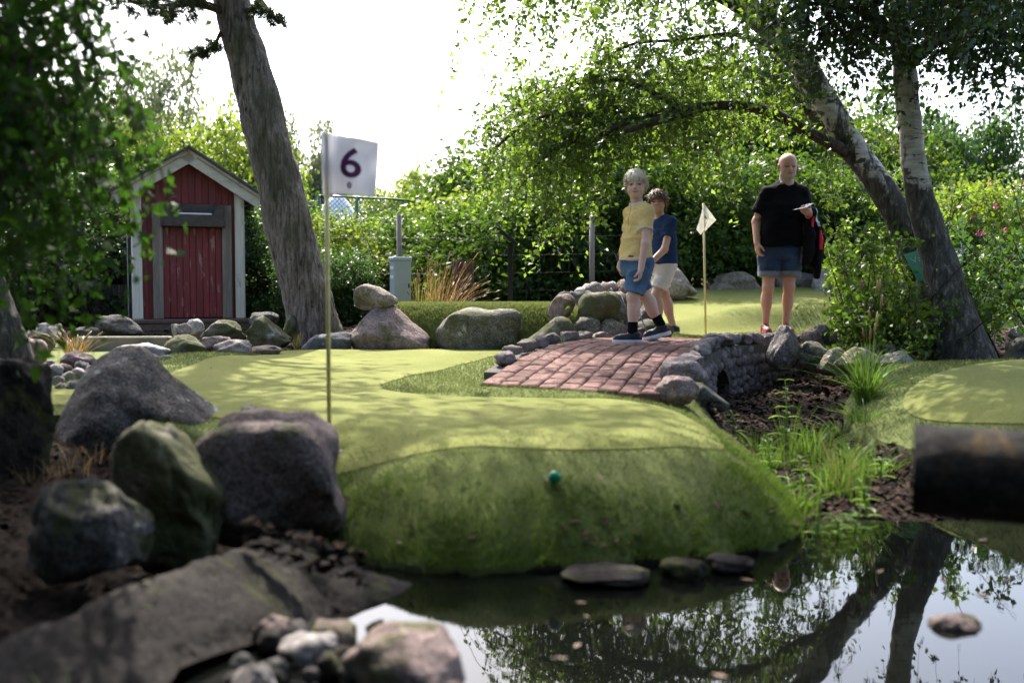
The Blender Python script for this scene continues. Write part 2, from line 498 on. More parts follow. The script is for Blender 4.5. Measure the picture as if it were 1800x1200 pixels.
M['postwood'] = wood_mat('post_wood', (0.12, 0.105, 0.09), (0.24, 0.21, 0.185), 0.85)
M['roof'] = plain('roof_felt', (0.07, 0.07, 0.07), 0.9, 0, 0.3, 20, 0.3)
M['paver'] = rock_mat('paver_clay', (0.148, 0.078, 0.067), (0.27, 0.160, 0.140), 0.35, 0.10, lich=0.0, rnd=0.35)
M['joint'] = plain('joint_sand', (0.05, 0.038, 0.030), 0.95, 0, 0.4, 30)
M['kerb'] = rock_mat('kerb_granite', (0.14, 0.115, 0.115), (0.25, 0.215, 0.21), 0.45, 0.15, lich=0.1)
M['mortar'] = plain('mortar', (0.085, 0.075, 0.068), 0.95, 0, 0.35, 18, 0.5, 50)
M['concrete'] = plain('concrete', (0.17, 0.15, 0.115), 0.9, 0, 0.3, 7, 0.4, 50)
M['pole'] = plain('pole_brass', (0.72, 0.60, 0.28), 0.45, 0.0, 0.15, 20)
M['cup'] = plain('cup_rim', (0.72, 0.72, 0.72), 0.4, 0, 0.05, 20)
M['cloth'] = leaf_mat('flag_cloth', (0.78, 0.78, 0.82), (0.78, 0.78, 0.82), (0.80, 0.80, 0.86), 0.5, 0.8, 0.2)
M['cloth2'] = leaf_mat('flag_cloth_warm', (0.80, 0.79, 0.75), (0.80, 0.79, 0.75), (0.85, 0.83, 0.76), 0.5, 0.8, 0.2)
M['purple'] = plain('print_purple', (0.095, 0.014, 0.085), 0.7, 0, 0.05, 20)
M['printgrey'] = plain('print_grey', (0.16, 0.15, 0.17), 0.7, 0, 0.05, 20)
M['ball'] = plain('ball_green', (0.0, 0.20, 0.085), 0.35, 0, 0.08, 30, 0.0)
M['cabinet'] = plain('cabinet_paint', (0.27, 0.33, 0.35), 0.45, 0.1, 0.06, 6)
M['cabinet_lab'] = plain('cabinet_label', (0.55, 0.58, 0.60), 0.5, 0, 0.08, 30)
M['black'] = plain('black_metal', (0.016, 0.016, 0.018), 0.4, 0.3, 0.2, 20)
M['panel'] = plain('panel_face', (0.02, 0.022, 0.03), 0.2, 0.0, 0.2, 20)
M['steel'] = plain('galvanised', (0.33, 0.34, 0.35), 0.45, 0.6, 0.15, 25)
M['wire'] = plain('wire_dark', (0.05, 0.05, 0.045), 0.6, 0.5, 0.2, 20)
M['greenwire'] = plain('green_fence', (0.015, 0.10, 0.07), 0.5, 0.1, 0.2, 20)
M['tarp'] = plain('white_tarp', (0.72, 0.74, 0.76), 0.6, 0, 0.08, 4, 0.3, 8)
M['render'] = plain('white_render', (0.66, 0.68, 0.70), 0.85, 0, 0.06, 2)
M['glass'] = plain('window_glass', (0.03, 0.035, 0.04), 0.08, 0, 0.1, 3)
M['signgreen'] = plain('sign_green', (0.11, 0.36, 0.235), 0.5, 0, 0.08, 12)
M['signtext'] = plain('sign_text', (0.50, 0.60, 0.52), 0.6, 0, 0.05, 12)
M['pipe'] = rock_mat('weathered_pipe', (0.012, 0.0115, 0.011), (0.040, 0.038, 0.036), 0.6, 0.12, mosscol=(0.10, 0.065, 0.03), lich=0.05)
M['pipe_plain'] = plain('weathered_pipe', (0.028, 0.025, 0.022), 0.8, 0.0, 0.7, 9, 0.5, 60)
M['card'] = plain('card_paper', (0.72, 0.70, 0.66), 0.7, 0, 0.05, 12)
M['skin'] = attr_mat('skin', 0.5, 0.07, 60, 0.12, 300, 0.4, 0.0, 0.12)
M['fabric'] = attr_mat('fabric', 0.9, 0.10, 90, 0.35, 500, 0.08, 0.0)
M['denim'] = attr_mat('denim', 0.85, 0.22, 130, 0.4, 500, 0.2, 0.1, blotch=0.2)
M['hair'] = attr_mat('hair', 0.5, 0.35, 160, 0.5, 220, 0.4)
M['shoe'] = attr_mat('shoe', 0.6, 0.12, 60, 0.25, 250, 0.4)
def water_mat():
    m, nt, b, o = mat('pond_water')
    v = coords(nt, rnd=False)
    b.inputs['Base Color'].default_value = (0.003, 0.0035, 0.003, 1)
    b.inputs['Roughness'].default_value = 0.015
    b.inputs['IOR'].default_value = 1.35
    b.inputs['Specular IOR Level'].default_value = 0.5
    bump(nt, b, noise_n(nt, v, 3.5, 3, 0.5, 0.4), 0.035, 0.02)
    return m
M['water'] = water_mat()
# ------------------------------------------------------------------ terrain
WATER_Z = -0.322
def seg_dist(pts, line, closed=False):
    L = np.asarray(line, float)
    if closed: L = np.vstack([L, L[:1]])
    best = np.full(len(pts), 1e9)
    par = np.zeros(len(pts))
    acc = 0.0
    for a, b in zip(L[:-1], L[1:]):
        d = b - a
        ll = np.linalg.norm(d) + 1e-12
        t = np.clip(((pts - a) @ d) / (ll * ll), 0, 1)
        dd = np.linalg.norm(pts - (a + t[:, None] * d), axis=1)
        m = dd < best
        best[m] = dd[m]
        par[m] = acc + t[m] * ll
        acc += ll
    return best, par
def inside(pts, poly):
    poly = np.asarray(poly, float)
    x, y = pts[:, 0], pts[:, 1]
    r = np.zeros(len(pts), bool)
    j = len(poly) - 1
    for i in range(len(poly)):
        xi, yi = poly[i]; xj, yj = poly[j]
        c = ((yi > y) != (yj > y)) & (x < (xj - xi) * (y - yi) / (yj - yi + 1e-12) + xi)
        r ^= c
        j = i
    return r
def rounded(poly, n=6):
    """closed catmull-rom of a polygon"""
    p = np.asarray(poly, float); k = len(p); out = []
    for i in range(k):
        p0, p1, p2, p3 = p[i - 1], p[i], p[(i + 1) % k], p[(i + 2) % k]
        for u in np.linspace(0, 1, n, endpoint=False):
            out.append(0.5 * (2 * p1 + (p2 - p0) * u + (2 * p0 - 5 * p1 + 4 * p2 - p3) * u * u + (3 * p1 - p0 - 3 * p2 + p3) * u ** 3))
    return np.array(out)

FRONT_A = smooth_path([(-1.35, 4.05), (-0.85, 3.62), (-0.58, 3.22), (-0.32, 3.03), (-0.085, 2.98), (0.355, 3.07), (0.73, 3.18), (0.99, 3.40), (1.10, 3.85), (1.16, 4.4), (1.13, 4.9), (0.97, 5.30)], 60)
TURF_A = np.vstack([FRONT_A, [(0.62, 5.42), (0.12, 5.80), (0.18, 6.4), (0.30, 7.0), (0.45, 7.6), (0.32, 8.3), (0, 8.62), (-1.0, 8.72), (-1.92, 8.6), (-2.25, 7.9), (-2.5, 7.2), (-2.28, 6.35), (-2.6, 5.75), (-3.2, 5.65), (-4.3, 5.5), (-4.3, 4.45), (-2.6, 4.3), (-1.9, 4.3)]])
GREEN_A = rounded([(-1.86, 8.56), (-2.05, 7.0), (-2.1, 5.9), (-2.4, 5.35), (-3.6, 5.15), (-3.7, 4.75), (-2.2, 4.55), (-1.1, 4.25), (-0.66, 3.68), (-0.1, 3.50), (0.35, 3.52), (0.68, 3.66), (0.86, 4.02), (0.80, 4.6), (0.55, 4.95), (0.2, 5.12), (-0.35, 5.2), (-0.66, 5.35), (-0.74, 5.75), (-0.55, 6.6), (-0.12, 8.0), (-0.12, 8.55), (-1.0, 8.66)], 6)
TURF_B = rounded([(-2.85, 6.95), (-3.0, 7.9), (-3.3, 9.4), (-5.0, 9.6), (-5.2, 6.8), (-3.5, 6.5)], 6)
TURF_C = rounded([(-1.28, 8.95), (-0.4, 8.9), (0.6, 8.85), (0.85, 9.4), (0.9, 10.6), (-1.3, 10.7), (-1.45, 9.6)], 6)
TURF_D = rounded([(1.15, 8.7), (1.45, 8.35), (1.95, 8.75), (2.45, 9.3), (3.1, 9.9), (3.6, 9.9), (4.0, 10.3), (4.5, 11.2), (5.6, 10.6), (9.0, 10.2), (9.5, 13.6), (5.0, 13.6), (2.5, 13.0), (1.2, 12.0), (0.95, 10.0)], 6)
GREEN_D = rounded([(1.35, 9.45), (1.75, 9.45), (2.3, 10.2), (2.9, 10.95), (3.6, 11.55), (4.6, 11.9), (5.7, 11.2), (8.8, 10.7), (9.2, 13.3), (5.0, 13.4), (2.6, 12.8), (1.35, 11.9), (1.15, 10.2)], 6)
TURF_E = rounded([(1.82, 5.3), (2.05, 6.0), (2.55, 6.55), (3.3, 7.05), (4.3, 7.2), (5.8, 7.0), (5.8, 3.4), (3.2, 3.15), (2.25, 3.5), (1.9, 4.4)], 6)
GREEN_E = rounded([(2.0, 5.05), (2.3, 5.55), (2.9, 6.1), (3.5, 6.5), (4.3, 6.7), (5.5, 6.5), (5.5, 3.7), (3.4, 3.5), (2.5, 3.8), (2.08, 4.5)], 6)
POND = [(-0.62, 3.35), (-0.25, 2.9), (-0.42, 2.68), (-0.33, 2.45), (-0.12, 2.28), (-0.02, 2.0), (-0.1, 1.4), (0.4, 0.85), (2.2, 0.7), (3.9, 1.4), (3.9, 2.6), (3.0, 3.05), (2.1, 3.35), (1.55, 3.5), (1.2, 3.55), (0.9, 3.5), (0.4, 3.3), (-0.1, 3.25)]
STREAM = [(2.4, 8.1), (2.0, 7.3), (1.72, 6.5), (1.52, 5.6), (1.47, 4.6), (1.42, 3.9), (1.35, 3.3)]
PATH = smooth_path([(0.25, 5.18), (0.45, 5.95), (0.74, 6.9), (1.12, 7.7), (1.72, 8.55), (2.55, 9.75), (3.1, 10.4)], 120)
PL = np.concatenate([[0], np.cumsum(np.linalg.norm(np.diff(PATH, axis=0), axis=1))])
def deck_z(s):
    return np.interp(s, [0, 0.25, 0.6, 1.0, 1.5, 2.0, 2.5, 3.0, 3.6, 4.4, 5.4, 6.5], [0.012, 0.018, 0.045, 0.085, 0.128, 0.152, 0.158, 0.15, 0.125, 0.10, 0.088, 0.088])

def height(xy):
    xy = np.asarray(xy, float)
    x, y = xy[:, 0], xy[:, 1]
    p3 = np.column_stack([x * 0.8, y * 0.8, np.zeros(len(x))])
    h = 0.02 * fbm(p3, 3, 3) * sstep(3, 6, np.abs(x) + y)
    # the ground climbs gently towards the hedge
    h = h + 0.10 * sstep(9.5, 13, y) + 0.35 * sstep(13, 22, y)
    wD = sstep(0.9, 1.5, x)
    zD = np.interp(y, [8.0, 8.6, 9.1, 9.8, 10.7, 13.0, 14.0, 16], [0.02, 0.06, 0.15, 0.205, 0.255, 0.56, 0.60, 0.6])
    zR = np.interp(y, [7.6, 10.0, 11.6, 13.2, 15], [0.03, 0.06, 0.10, 0.46, 0.55])
    wR = sstep(4.2, 5.6, x)
    h = h * (1 - wD * sstep(8.0, 9.0, y)) + wD * sstep(8.0, 9.0, y) * (zD * (1 - wR) + zR * wR)
    def hump(cx, cy, a, rx, ry):
        return a * np.exp(-((x - cx) / rx) ** 2 - ((y - cy) / ry) ** 2)
    h = h + hump(1.42, 8.75, 0.12, 0.34, 0.42) + hump(3.35, 10.75, 0.12, 0.75, 0.5)
    h = h + hump(-2.25, 7.0, 0.075, 0.55, 0.9)
    # right-hand green is a low dome
    h = h + hump(3.6, 5.4, 0.13, 1.3, 1.3)
    # stepped berm behind the boulders
    dC, _ = seg_dist(xy, TURF_C, True)
    inC = inside(xy, TURF_C)
    h = np.where(inC, h + (0.395 - h) * (1 - (1 - np.clip(dC / 0.42, 0, 1)) ** 2.6), h)
    # path / bridge approaches
    dp, sp = seg_dist(xy, PATH)
    wp = (1 - sstep(0.55, 0.95, dp)) * sstep(3.3, 4.0, sp)
    h = h * (1 - wp) + wp * (deck_z(sp) - 0.012)
    wp = (1 - sstep(0.5, 0.75, dp)) * (1 - sstep(0.2, 0.9, sp)) * (y > 5.2)
    h = h * (1 - wp) + wp * 0.0
    # front edge of the main green rolls down to the pond and the stream
    dF, _ = seg_dist(xy, FRONT_A)
    amp = 0.30 * (1 - sstep(4.0, 5.4, y)) * sstep(-1.5, -0.75, x) + 0.16 * sstep(4.0, 5.0, y) * (1 - sstep(5.0, 5.4, y)) * (x > 0)
    inA = inside(xy, TURF_A)
    hA = h - amp * (1 - np.clip(dF / 0.65, 0, 1)) ** 2.3
    # right green rolls down to the stream too
    inE = inside(xy, TURF_E)
    dE, _ = seg_dist(xy, TURF_E, True)
    ampE = 0.22 * (1 - sstep(2.2, 3.2, x)) * (1 - sstep(5.4, 6.6, y)) + 0.3 * (1 - sstep(3.4, 4.4, y)) * 0.8
    hE = h - np.minimum(ampE, 0.3) * (1 - np.clip(dE / 0.55, 0, 1)) ** 2.1
    # soil outside turf: falls to the pond, stream bed cut in
    dP, _ = seg_dist(xy, POND, True)
    inP = inside(xy, POND)
    hs = h
    sh = -0.37 + 0.36 * sstep(0.0, 2.1, dP)
    hs = np.where(y < 5.2, np.minimum(hs, sh), hs)
    hs = hs - hump(-0.72, 2.3, 0.06, 0.42, 0.45)
    dS, sS = seg_dist(xy, STREAM)
    bed = np.interp(sS, [0, 1.0, 2.5, 3.8, 5.0], [-0.20, -0.22, -0.25, -0.29, -0.37])
    hw = np.interp(sS, [0, 1.5, 2.4, 3.4, 5.0], [0.30, 0.30, 0.24, 0.24, 0.3])
    lumps = 0.03 * fbm(np.column_stack([x * 4, y * 4, x * 0]), 9, 3)
    hs = np.where(dS < hw + 0.45, np.minimum(hs, bed + lumps + 0.42 * sstep(0, 0.45, dS - hw)), hs)
    dS2, _ = seg_dist(xy, [(1.75, 6.6), (1.3, 6.95), (0.8, 7.3)])
    hs = np.where(dS2 < 0.58, np.minimum(hs, -0.22 + 0.42 * sstep(0, 0.3, dS2 - 0.28)), hs)
    out = np.where(inA, hA, np.where(inE, hE, hs))
    out = np.where(inP & ~inA & ~inE, np.minimum(out, -0.36 - 0.30 * sstep(0, 0.45, dP)), out)
    return out

def hz(x, y):
    return float(height(np.array([[x, y]]))[0])
ALLTURF = [TURF_A, TURF_B, TURF_C, TURF_D, TURF_E]

def ground_axis(lo, hi, step, far):
    a = list(np.arange(lo, hi + 1e-6, step))
    d = step
    while a[-1] < far: d *= 1.35; a.append(a[-1] + d)
    d = step
    while a[0] > -far: d *= 1.35; a.insert(0, a[0] - d)
    return np.array(a)
gx = ground_axis(-6, 7.5, 0.065, 600)
gy = ground_axis(0.3, 14.5, 0.065, 600)
XX, YY = np.meshgrid(gx, gy, indexing='ij')
xy = np.column_stack([XX.ravel(), YY.ravel()])
gz = height(xy)
for poly in ALLTURF:
    gz = np.where(inside(xy, poly), gz - 0.045, gz)
nearw = np.maximum(0, 1 - np.maximum(0, np.abs(xy[:, 1] - 7) - 7) / 3) * (np.abs(xy[:, 0]) < 8)
gz = gz + 0.012 * fbm(np.column_stack([xy * 6, np.zeros(len(xy))]), 21, 3) * nearw
nx_, ny_ = len(gx), len(gy)
ii = np.arange(nx_ * ny_).reshape(nx_, ny_)
Fg = np.stack([ii[:-1, :-1], ii[1:, :-1], ii[1:, 1:], ii[:-1, 1:]], -1).reshape(-1, 4)
g = obj('ground', np.column_stack([xy, gz]), Fg, M['soil'])
tag(g, 'dark bare soil under the stones, hedge and stream', 'ground', kind='structure')

def sheet(name, poly, step, zoff, m, label, cat, skirt=0.07):
    poly = np.asarray(poly, float)
    # densify the outline
    b = []
    for a, c in zip(poly, np.roll(poly, -1, 0)):
        k = max(1, int(np.linalg.norm(c - a) / step))
        for t in range(k): b.append(a + (c - a) * t / k)
    b = np.array(b)
    lo, hi = b.min(0), b.max(0)
    X, Y = np.meshgrid(np.arange(lo[0], hi[0], step), np.arange(lo[1], hi[1], step))
    q = np.column_stack([X.ravel(), Y.ravel()]) + rng.uniform(-0.1, 0.1, (X.size, 2)) * step
    q = q[inside(q, b)]
    q = q[seg_dist(q, b, True)[0] > step * 0.45]
    pts = np.vstack([b, q])
    nb = len(b)
    V2, E, Fc, *_ = delaunay_2d_cdt([Vector(p) for p in pts], [(i, (i + 1) % nb) for i in range(nb)], [], 1, 1e-6)
    V2 = np.array([v[:] for v in V2])
    z = height(V2 + 0.0) + zoff
    if True:  # outline points: sample just inside so the edge follows the turf's own level
        cen = V2.mean(0)
    V = np.column_stack([V2, z])
    F = [tuple(f) for f in Fc]
    n = len(V)
    ob = np.vstack([V[:nb], np.column_stack([b, V[:nb, 2] - skirt])])
    F += [(n + i, n + (i + 1) % nb, n + nb + (i + 1) % nb, n + nb + i)[::-1] for i in range(nb)]
    V = np.vstack([V, ob])
    o = obj(name, V, F, m)
    return tag(o, label, cat, kind='structure')
sheet('turf_fringe', TURF_A, 0.055, 0.0, M['turf_rough'], 'long-pile artificial turf fringe rolling down to the pond', 'turf')
sheet('putting_green', GREEN_A, 0.055, 0.0045, M['turf_put'], 'smooth sunlit putting green around the flag with number 6', 'green', 0.003)
sheet('turf_bank', TURF_B, 0.12, 0.0, M['turf_rough'], 'strip of artificial turf beside the leaning dark trunk', 'turf')
sheet('turf_berm', TURF_C, 0.07, 0.0, M['turf_rough'], 'raised turf berm behind the three large boulders', 'turf')
sheet('turf_mound', TURF_D, 0.09, 0.0, M['turf_rough'], 'turf fringe humps behind the bridge and the man', 'turf')
sheet('far_green', GREEN_D, 0.10, 0.005, M['turf_put'], 'far putting green around the small blank flag', 'green', 0.01)
sheet('turf_edge', TURF_E, 0.07, 0.0, M['turf_rough'], 'turf fringe of the right-hand green along the stream', 'turf')
sheet('side_green', GREEN_E, 0.09, 0.006, M['turf_put'], 'domed putting green between the stream and the birch', 'green', 0.003)

# pond
wx = [(-0.72, 0.4), (4.6, 0.4), (4.6, 3.7), (-0.72, 3.7)]
w = obj('pond_water', [(a, b, WATER_Z) for a, b in wx], [(0, 1, 2, 3)], M['water'])
tag(w, 'still dark pond mirroring the trees and white sky', 'water', kind='structure')

# ------------------------------------------------------------------ turf pile
def blades(name, poly, holes, n, hgt, wid, lean, box, m, label, parent=None, dens=None, seed=1):
    r = np.random.default_rng(seed)
    q = np.column_stack([r.uniform(box[0], box[1], n), r.uniform(box[2], box[3], n)])
    k = inside(q, poly)
    for h_ in holes:
        ih = inside(q, h_)
        k &= ~(ih & (r.random(n) > 0.9 * np.exp(-seg_dist(q, h_, True)[0] / 0.09) * (q[:, 1] < 4.2)))
    q = q[k]
    if dens is not None: q = q[r.random(len(q)) < dens(q)]
    z = height(q)
    n = len(q)
    sc = np.clip(q[:, 1] / 3.4, 0.8, 2.2)
    a = r.uniform(0, 2 * np.pi, n)
    H = hgt * r.uniform(0.6, 1.25, n) * np.sqrt(sc)
    W = wid * r.uniform(0.7, 1.3, n) * sc
    ex = np.column_stack([np.cos(a), np.sin(a), 0 * a]) * W[:, None] / 2
    base = np.column_stack([q, z - 0.003])
    b = r.uniform(0, 2 * np.pi, n)
    tip = base + np.column_stack([np.cos(b) * lean * H, np.sin(b) * lean * H, H])
    V = np.stack([base - ex, base + ex, tip], 1).reshape(-1, 3)
    F = np.arange(3 * n).reshape(-1, 3)
    o = obj(name, V, F, m, smooth=False)
    return tag(o, label, 'turf', kind='stuff')
blades('turf_pile', TURF_A, [GREEN_A], 330000, 0.017, 0.0032, 0.75, (-2.7, 1.3, 2.9, 8.7), M['blade'],
       'short green fibres of the turf fringe round the main green', dens=lambda q: np.clip((3.6 / q[:, 1]) ** 2.2, 0.12, 1), seed=3)
blades('turf_moss', TURF_A, [GREEN_A], 260000, 0.018, 0.0034, 0.8, (-0.9, 1.25, 2.9, 4.6), M['moss'],
       'mossy green pile on the steep bank above the pond', dens=lambda q: np.clip(0.80 - seg_dist(q, FRONT_A)[0] / 0.40 + 0.25 * fbm(np.column_stack([q * 5, q[:, 0] * 0]), 77, 3), 0, 1) * (1 - sstep(3.9, 4.6, q[:, 1])), seed=13)
blades('turf_pile', TURF_E, [GREEN_E], 90000, 0.020, 0.0034, 0.7, (1.7, 5.0, 3.1, 7.3), M['blade'],
       'short green fibres of the right-hand turf fringe', dens=lambda q: np.clip((4.0 / q[:, 1]) ** 2, 0.3, 1), seed=4)
blades('turf_pile', TURF_D, [GREEN_D], 70000, 0.022, 0.0034, 0.7, (0.9, 4.6, 8.3, 11.6), M['blade'],
       'short green fibres of the turf humps behind the bridge', seed=5)
blades('turf_pile', TURF_C, [], 60000, 0.022, 0.0034, 0.7, (-1.5, 1.0, 8.8, 9.7), M['blade'],
       'short green fibres of the berm behind the boulders', seed=6)

# ------------------------------------------------------------------ litter
def litter(name, pts, size, m, label, cat, seed=1, lift=0.006, tilt=0.5):
    r = np.random.default_rng(seed)
    n = len(pts)
    a = r.uniform(0, 2 * np.pi, n)
    L = size * r.uniform(0.5, 1.4, n)
    W = L * r.uniform(0.3, 0.7, n)
    t1 = r.uniform(-tilt, tilt, n); t2 = r.uniform(-tilt, tilt, n)
    u = np.column_stack([np.cos(a), np.sin(a), t1]); v = np.column_stack([-np.sin(a), np.cos(a), t2])
    c = pts + np.array([0, 0, 1]) * (lift + 0.25 * L * np.abs(t1))[:, None]
    V = np.stack([c - u * L[:, None] / 2, c + v * W[:, None] / 2, c + u * L[:, None] / 2, c - v * W[:, None] / 2], 1).reshape(-1, 3)
    F = np.arange(4 * n).reshape(-1, 4)
    o = obj(name, V, F, m, smooth=False)
    return tag(o, label, cat, kind='stuff')
def scatter(n, box, cond, seed):
    r = np.random.default_rng(seed)
    q = np.column_stack([r.uniform(box[0], box[1], n), r.uniform(box[2], box[3], n)])
    q = q[cond(q)]
    return np.column_stack([q, height(q)])
noturf = lambda q: ~np.any([inside(q, t) for t in ALLTURF], axis=0)
litter('bark_chips', scatter(16000, (1.0, 2.6, 3.3, 8.3), lambda q: noturf(q) & (seg_dist(q, STREAM)[0] < 0.75), 5), 0.045, M['chips'],
       'loose brown bark chips and dead leaves on the stream bed', 'bark chips', 5)
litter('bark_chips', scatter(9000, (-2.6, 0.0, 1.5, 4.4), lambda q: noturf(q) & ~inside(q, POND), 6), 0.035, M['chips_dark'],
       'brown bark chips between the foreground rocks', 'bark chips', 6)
litter('bark_chips', scatter(9000, (2.0, 6.0, 6.6, 10.4), noturf, 7), 0.05, M['chips'],
       'brown bark chips round the birch trunks', 'bark chips', 7)
litter('bark_chips', scatter(6000, (-5.5, -1.0, 6.0, 12.0), noturf, 17), 0.05, M['chips'],
       'brown litter round the stones by the red shed', 'bark chips', 17)
pf = scatter(80, (-0.3, 2.4, 1.9, 3.5), lambda q: inside(q, POND) & noturf(q) & (rng.random(len(q)) < np.clip((q[:, 1] - 1.9) * 0.5, 0.1, 0.75)), 8)
pf[:, 2] = WATER_Z + 0.001
litter('floating_leaves', pf, 0.04, M['fallen'], 'dead brown leaves floating on the pond', 'leaves', 8, 0.002, 0.03)
lt = scatter(70, (-0.5, 1.15, 2.95, 3.6), lambda q: inside(q, TURF_A) & (rng.random(len(q)) < np.clip((3.45 - q[:, 1]) * 1.6, 0, 0.8)), 9)
litter('fallen_leaves', lt, 0.035, M['fallen'], 'dry fallen leaves caught at the foot of the turf bank', 'leaves', 9, 0.012, 0.5)

gl = scatter(90, (-2.0, 1.0, 3.6, 8.5), lambda q: inside(q, GREEN_A), 31)
gl[:, 2] += 0.006
litter('fallen_leaves', gl, 0.022, M['fallen'], 'small leaf scraps scattered over the main putting green', 'leaves', 32, 0.002, 0.3)
db = scatter(700, (-0.6, 1.15, 2.95, 3.5), lambda q: inside(q, TURF_A) & (rng.random(len(q)) < np.clip(1.1 - seg_dist(q, FRONT_A)[0] / 0.16, 0, 1) * np.clip(0.5 + 1.2 * fbm(np.column_stack([q * 4, q[:, 0] * 0]), 55, 2), 0, 1)), 33)
litter('bank_debris', db, 0.03, M['chips'], 'brown plant debris along the waterline of the bank', 'debris', 34, 0.016, 0.6)
# ------------------------------------------------------------------ stones
_ico = {}
def ico(sub):
    if sub not in _ico:
        bm = bmesh.new(); bmesh.ops.create_icosphere(bm, subdivisions=sub, radius=1)
        bm.verts.index_update()
        _ico[sub] = (np.array([v.co[:] for v in bm.verts]), np.array([[v.index for v in f.verts] for f in bm.faces]))
        bm.free()
    return _ico[sub]
def rock_shape(seed, sub=4, cuts=7, rough=0.10, square=0.0, pit=0.0):
    r = np.random.default_rng(seed)
    V, F = ico(sub)
    V = V.copy()
    if square > 0:
        p = 2 + square * 4
        V = V / (np.sum(np.abs(V) ** p, 1) ** (1 / p))[:, None]
    V = V + V * (0.20 * fbm(V * 0.9 + seed * 1.7, seed, 2))[:, None]
    for k in range(cuts):
        d = r.normal(size=3); d[2] = d[2] * 0.8 + 0.1; d /= np.linalg.norm(d)
        lim = r.uniform(0.68, 0.92)
        s = V @ d - lim
        m = s > 0
        V[m] -= np.outer(s[m] * 0.86, d)
    n = V / np.linalg.norm(V, axis=1)[:, None]
    V = V + n * (rough * 0.9 * fbm(V * 2.6 + seed, seed + 5, 3))[:, None]
    V = V + n * (rough * 0.22 * fbm(V * 11 + seed, seed + 9, 2))[:, None]
    if pit > 0:
        f = fbm(V * 3.1 + seed * 2, seed + 31, 3)
        V = V - n * (pit * sstep(0.35, 0.8, f))[:, None]
    V = (V - (V.max(0) + V.min(0)) / 2) / ((V.max(0) - V.min(0)) / 2)
    return V, F
def rock_px(label, x0, y0, x1, y1, D, m, seed, depth=0.8, prof=None, sub=4, group=None, name='boulder', cat='boulder', cuts=7, rough=0.10, square=0.15, sink=0.12, pit=0.0, tilt=0.0):
    a = P(x0, y1, D); b = P(x1, y0, D)
    w = (b[0] - a[0]); top = b[2]; bot = min(a[2], top - 0.02)
    hgt = (top - bot) * (1 + sink)
    V, F = rock_shape(seed, sub, cuts, rough, square, pit)
    if prof is not None:
        u = (V[:, 0] + 1) / 2
        f = np.interp(u, [q[0] for q in prof], [q[1] for q in prof])
        V[:, 2] = np.where(V[:, 2] > -0.6, -0.6 + (V[:, 2] + 0.6) * f, V[:, 2])
        V[:, 2] = (V[:, 2] - V[:, 2].min()) / (V[:, 2].max() - V[:, 2].min()) * 2 - 1
    V = V * np.array([w / 2, max(w, hgt * 0.8) / 2 * depth, hgt / 2])
    if tilt: 
        c_, s_ = math.cos(tilt), math.sin(tilt)
        V = V @ np.array([[c_, 0, -s_], [0, 1, 0], [s_, 0, c_]]).T
    c = np.array([(a[0] + b[0]) / 2, D + 0.1 * w, top - hgt / 2])
    o = obj(name, V + c, F, M[m], origin=c)
    return tag(o, label, cat, group)

# foreground, left of the pond
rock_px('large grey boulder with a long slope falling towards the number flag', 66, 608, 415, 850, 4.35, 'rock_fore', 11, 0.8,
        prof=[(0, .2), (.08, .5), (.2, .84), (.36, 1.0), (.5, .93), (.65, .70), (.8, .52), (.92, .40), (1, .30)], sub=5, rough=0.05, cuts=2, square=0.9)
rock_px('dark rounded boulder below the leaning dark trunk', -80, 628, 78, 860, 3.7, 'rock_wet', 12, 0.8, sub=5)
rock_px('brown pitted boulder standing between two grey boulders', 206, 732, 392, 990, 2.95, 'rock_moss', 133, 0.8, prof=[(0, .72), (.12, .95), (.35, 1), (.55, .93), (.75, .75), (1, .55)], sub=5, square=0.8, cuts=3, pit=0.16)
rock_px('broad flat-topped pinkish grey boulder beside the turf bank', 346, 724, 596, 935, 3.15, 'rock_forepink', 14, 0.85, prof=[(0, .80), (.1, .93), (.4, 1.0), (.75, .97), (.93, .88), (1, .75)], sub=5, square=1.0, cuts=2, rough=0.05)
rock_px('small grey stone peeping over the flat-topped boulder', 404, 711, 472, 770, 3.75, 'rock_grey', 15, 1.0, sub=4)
rock_px('low lichen-spotted grey boulder in the dark soil by the slab', 50, 845, 242, 1015, 2.6, 'rock_fore', 16, 0.9, sub=5)
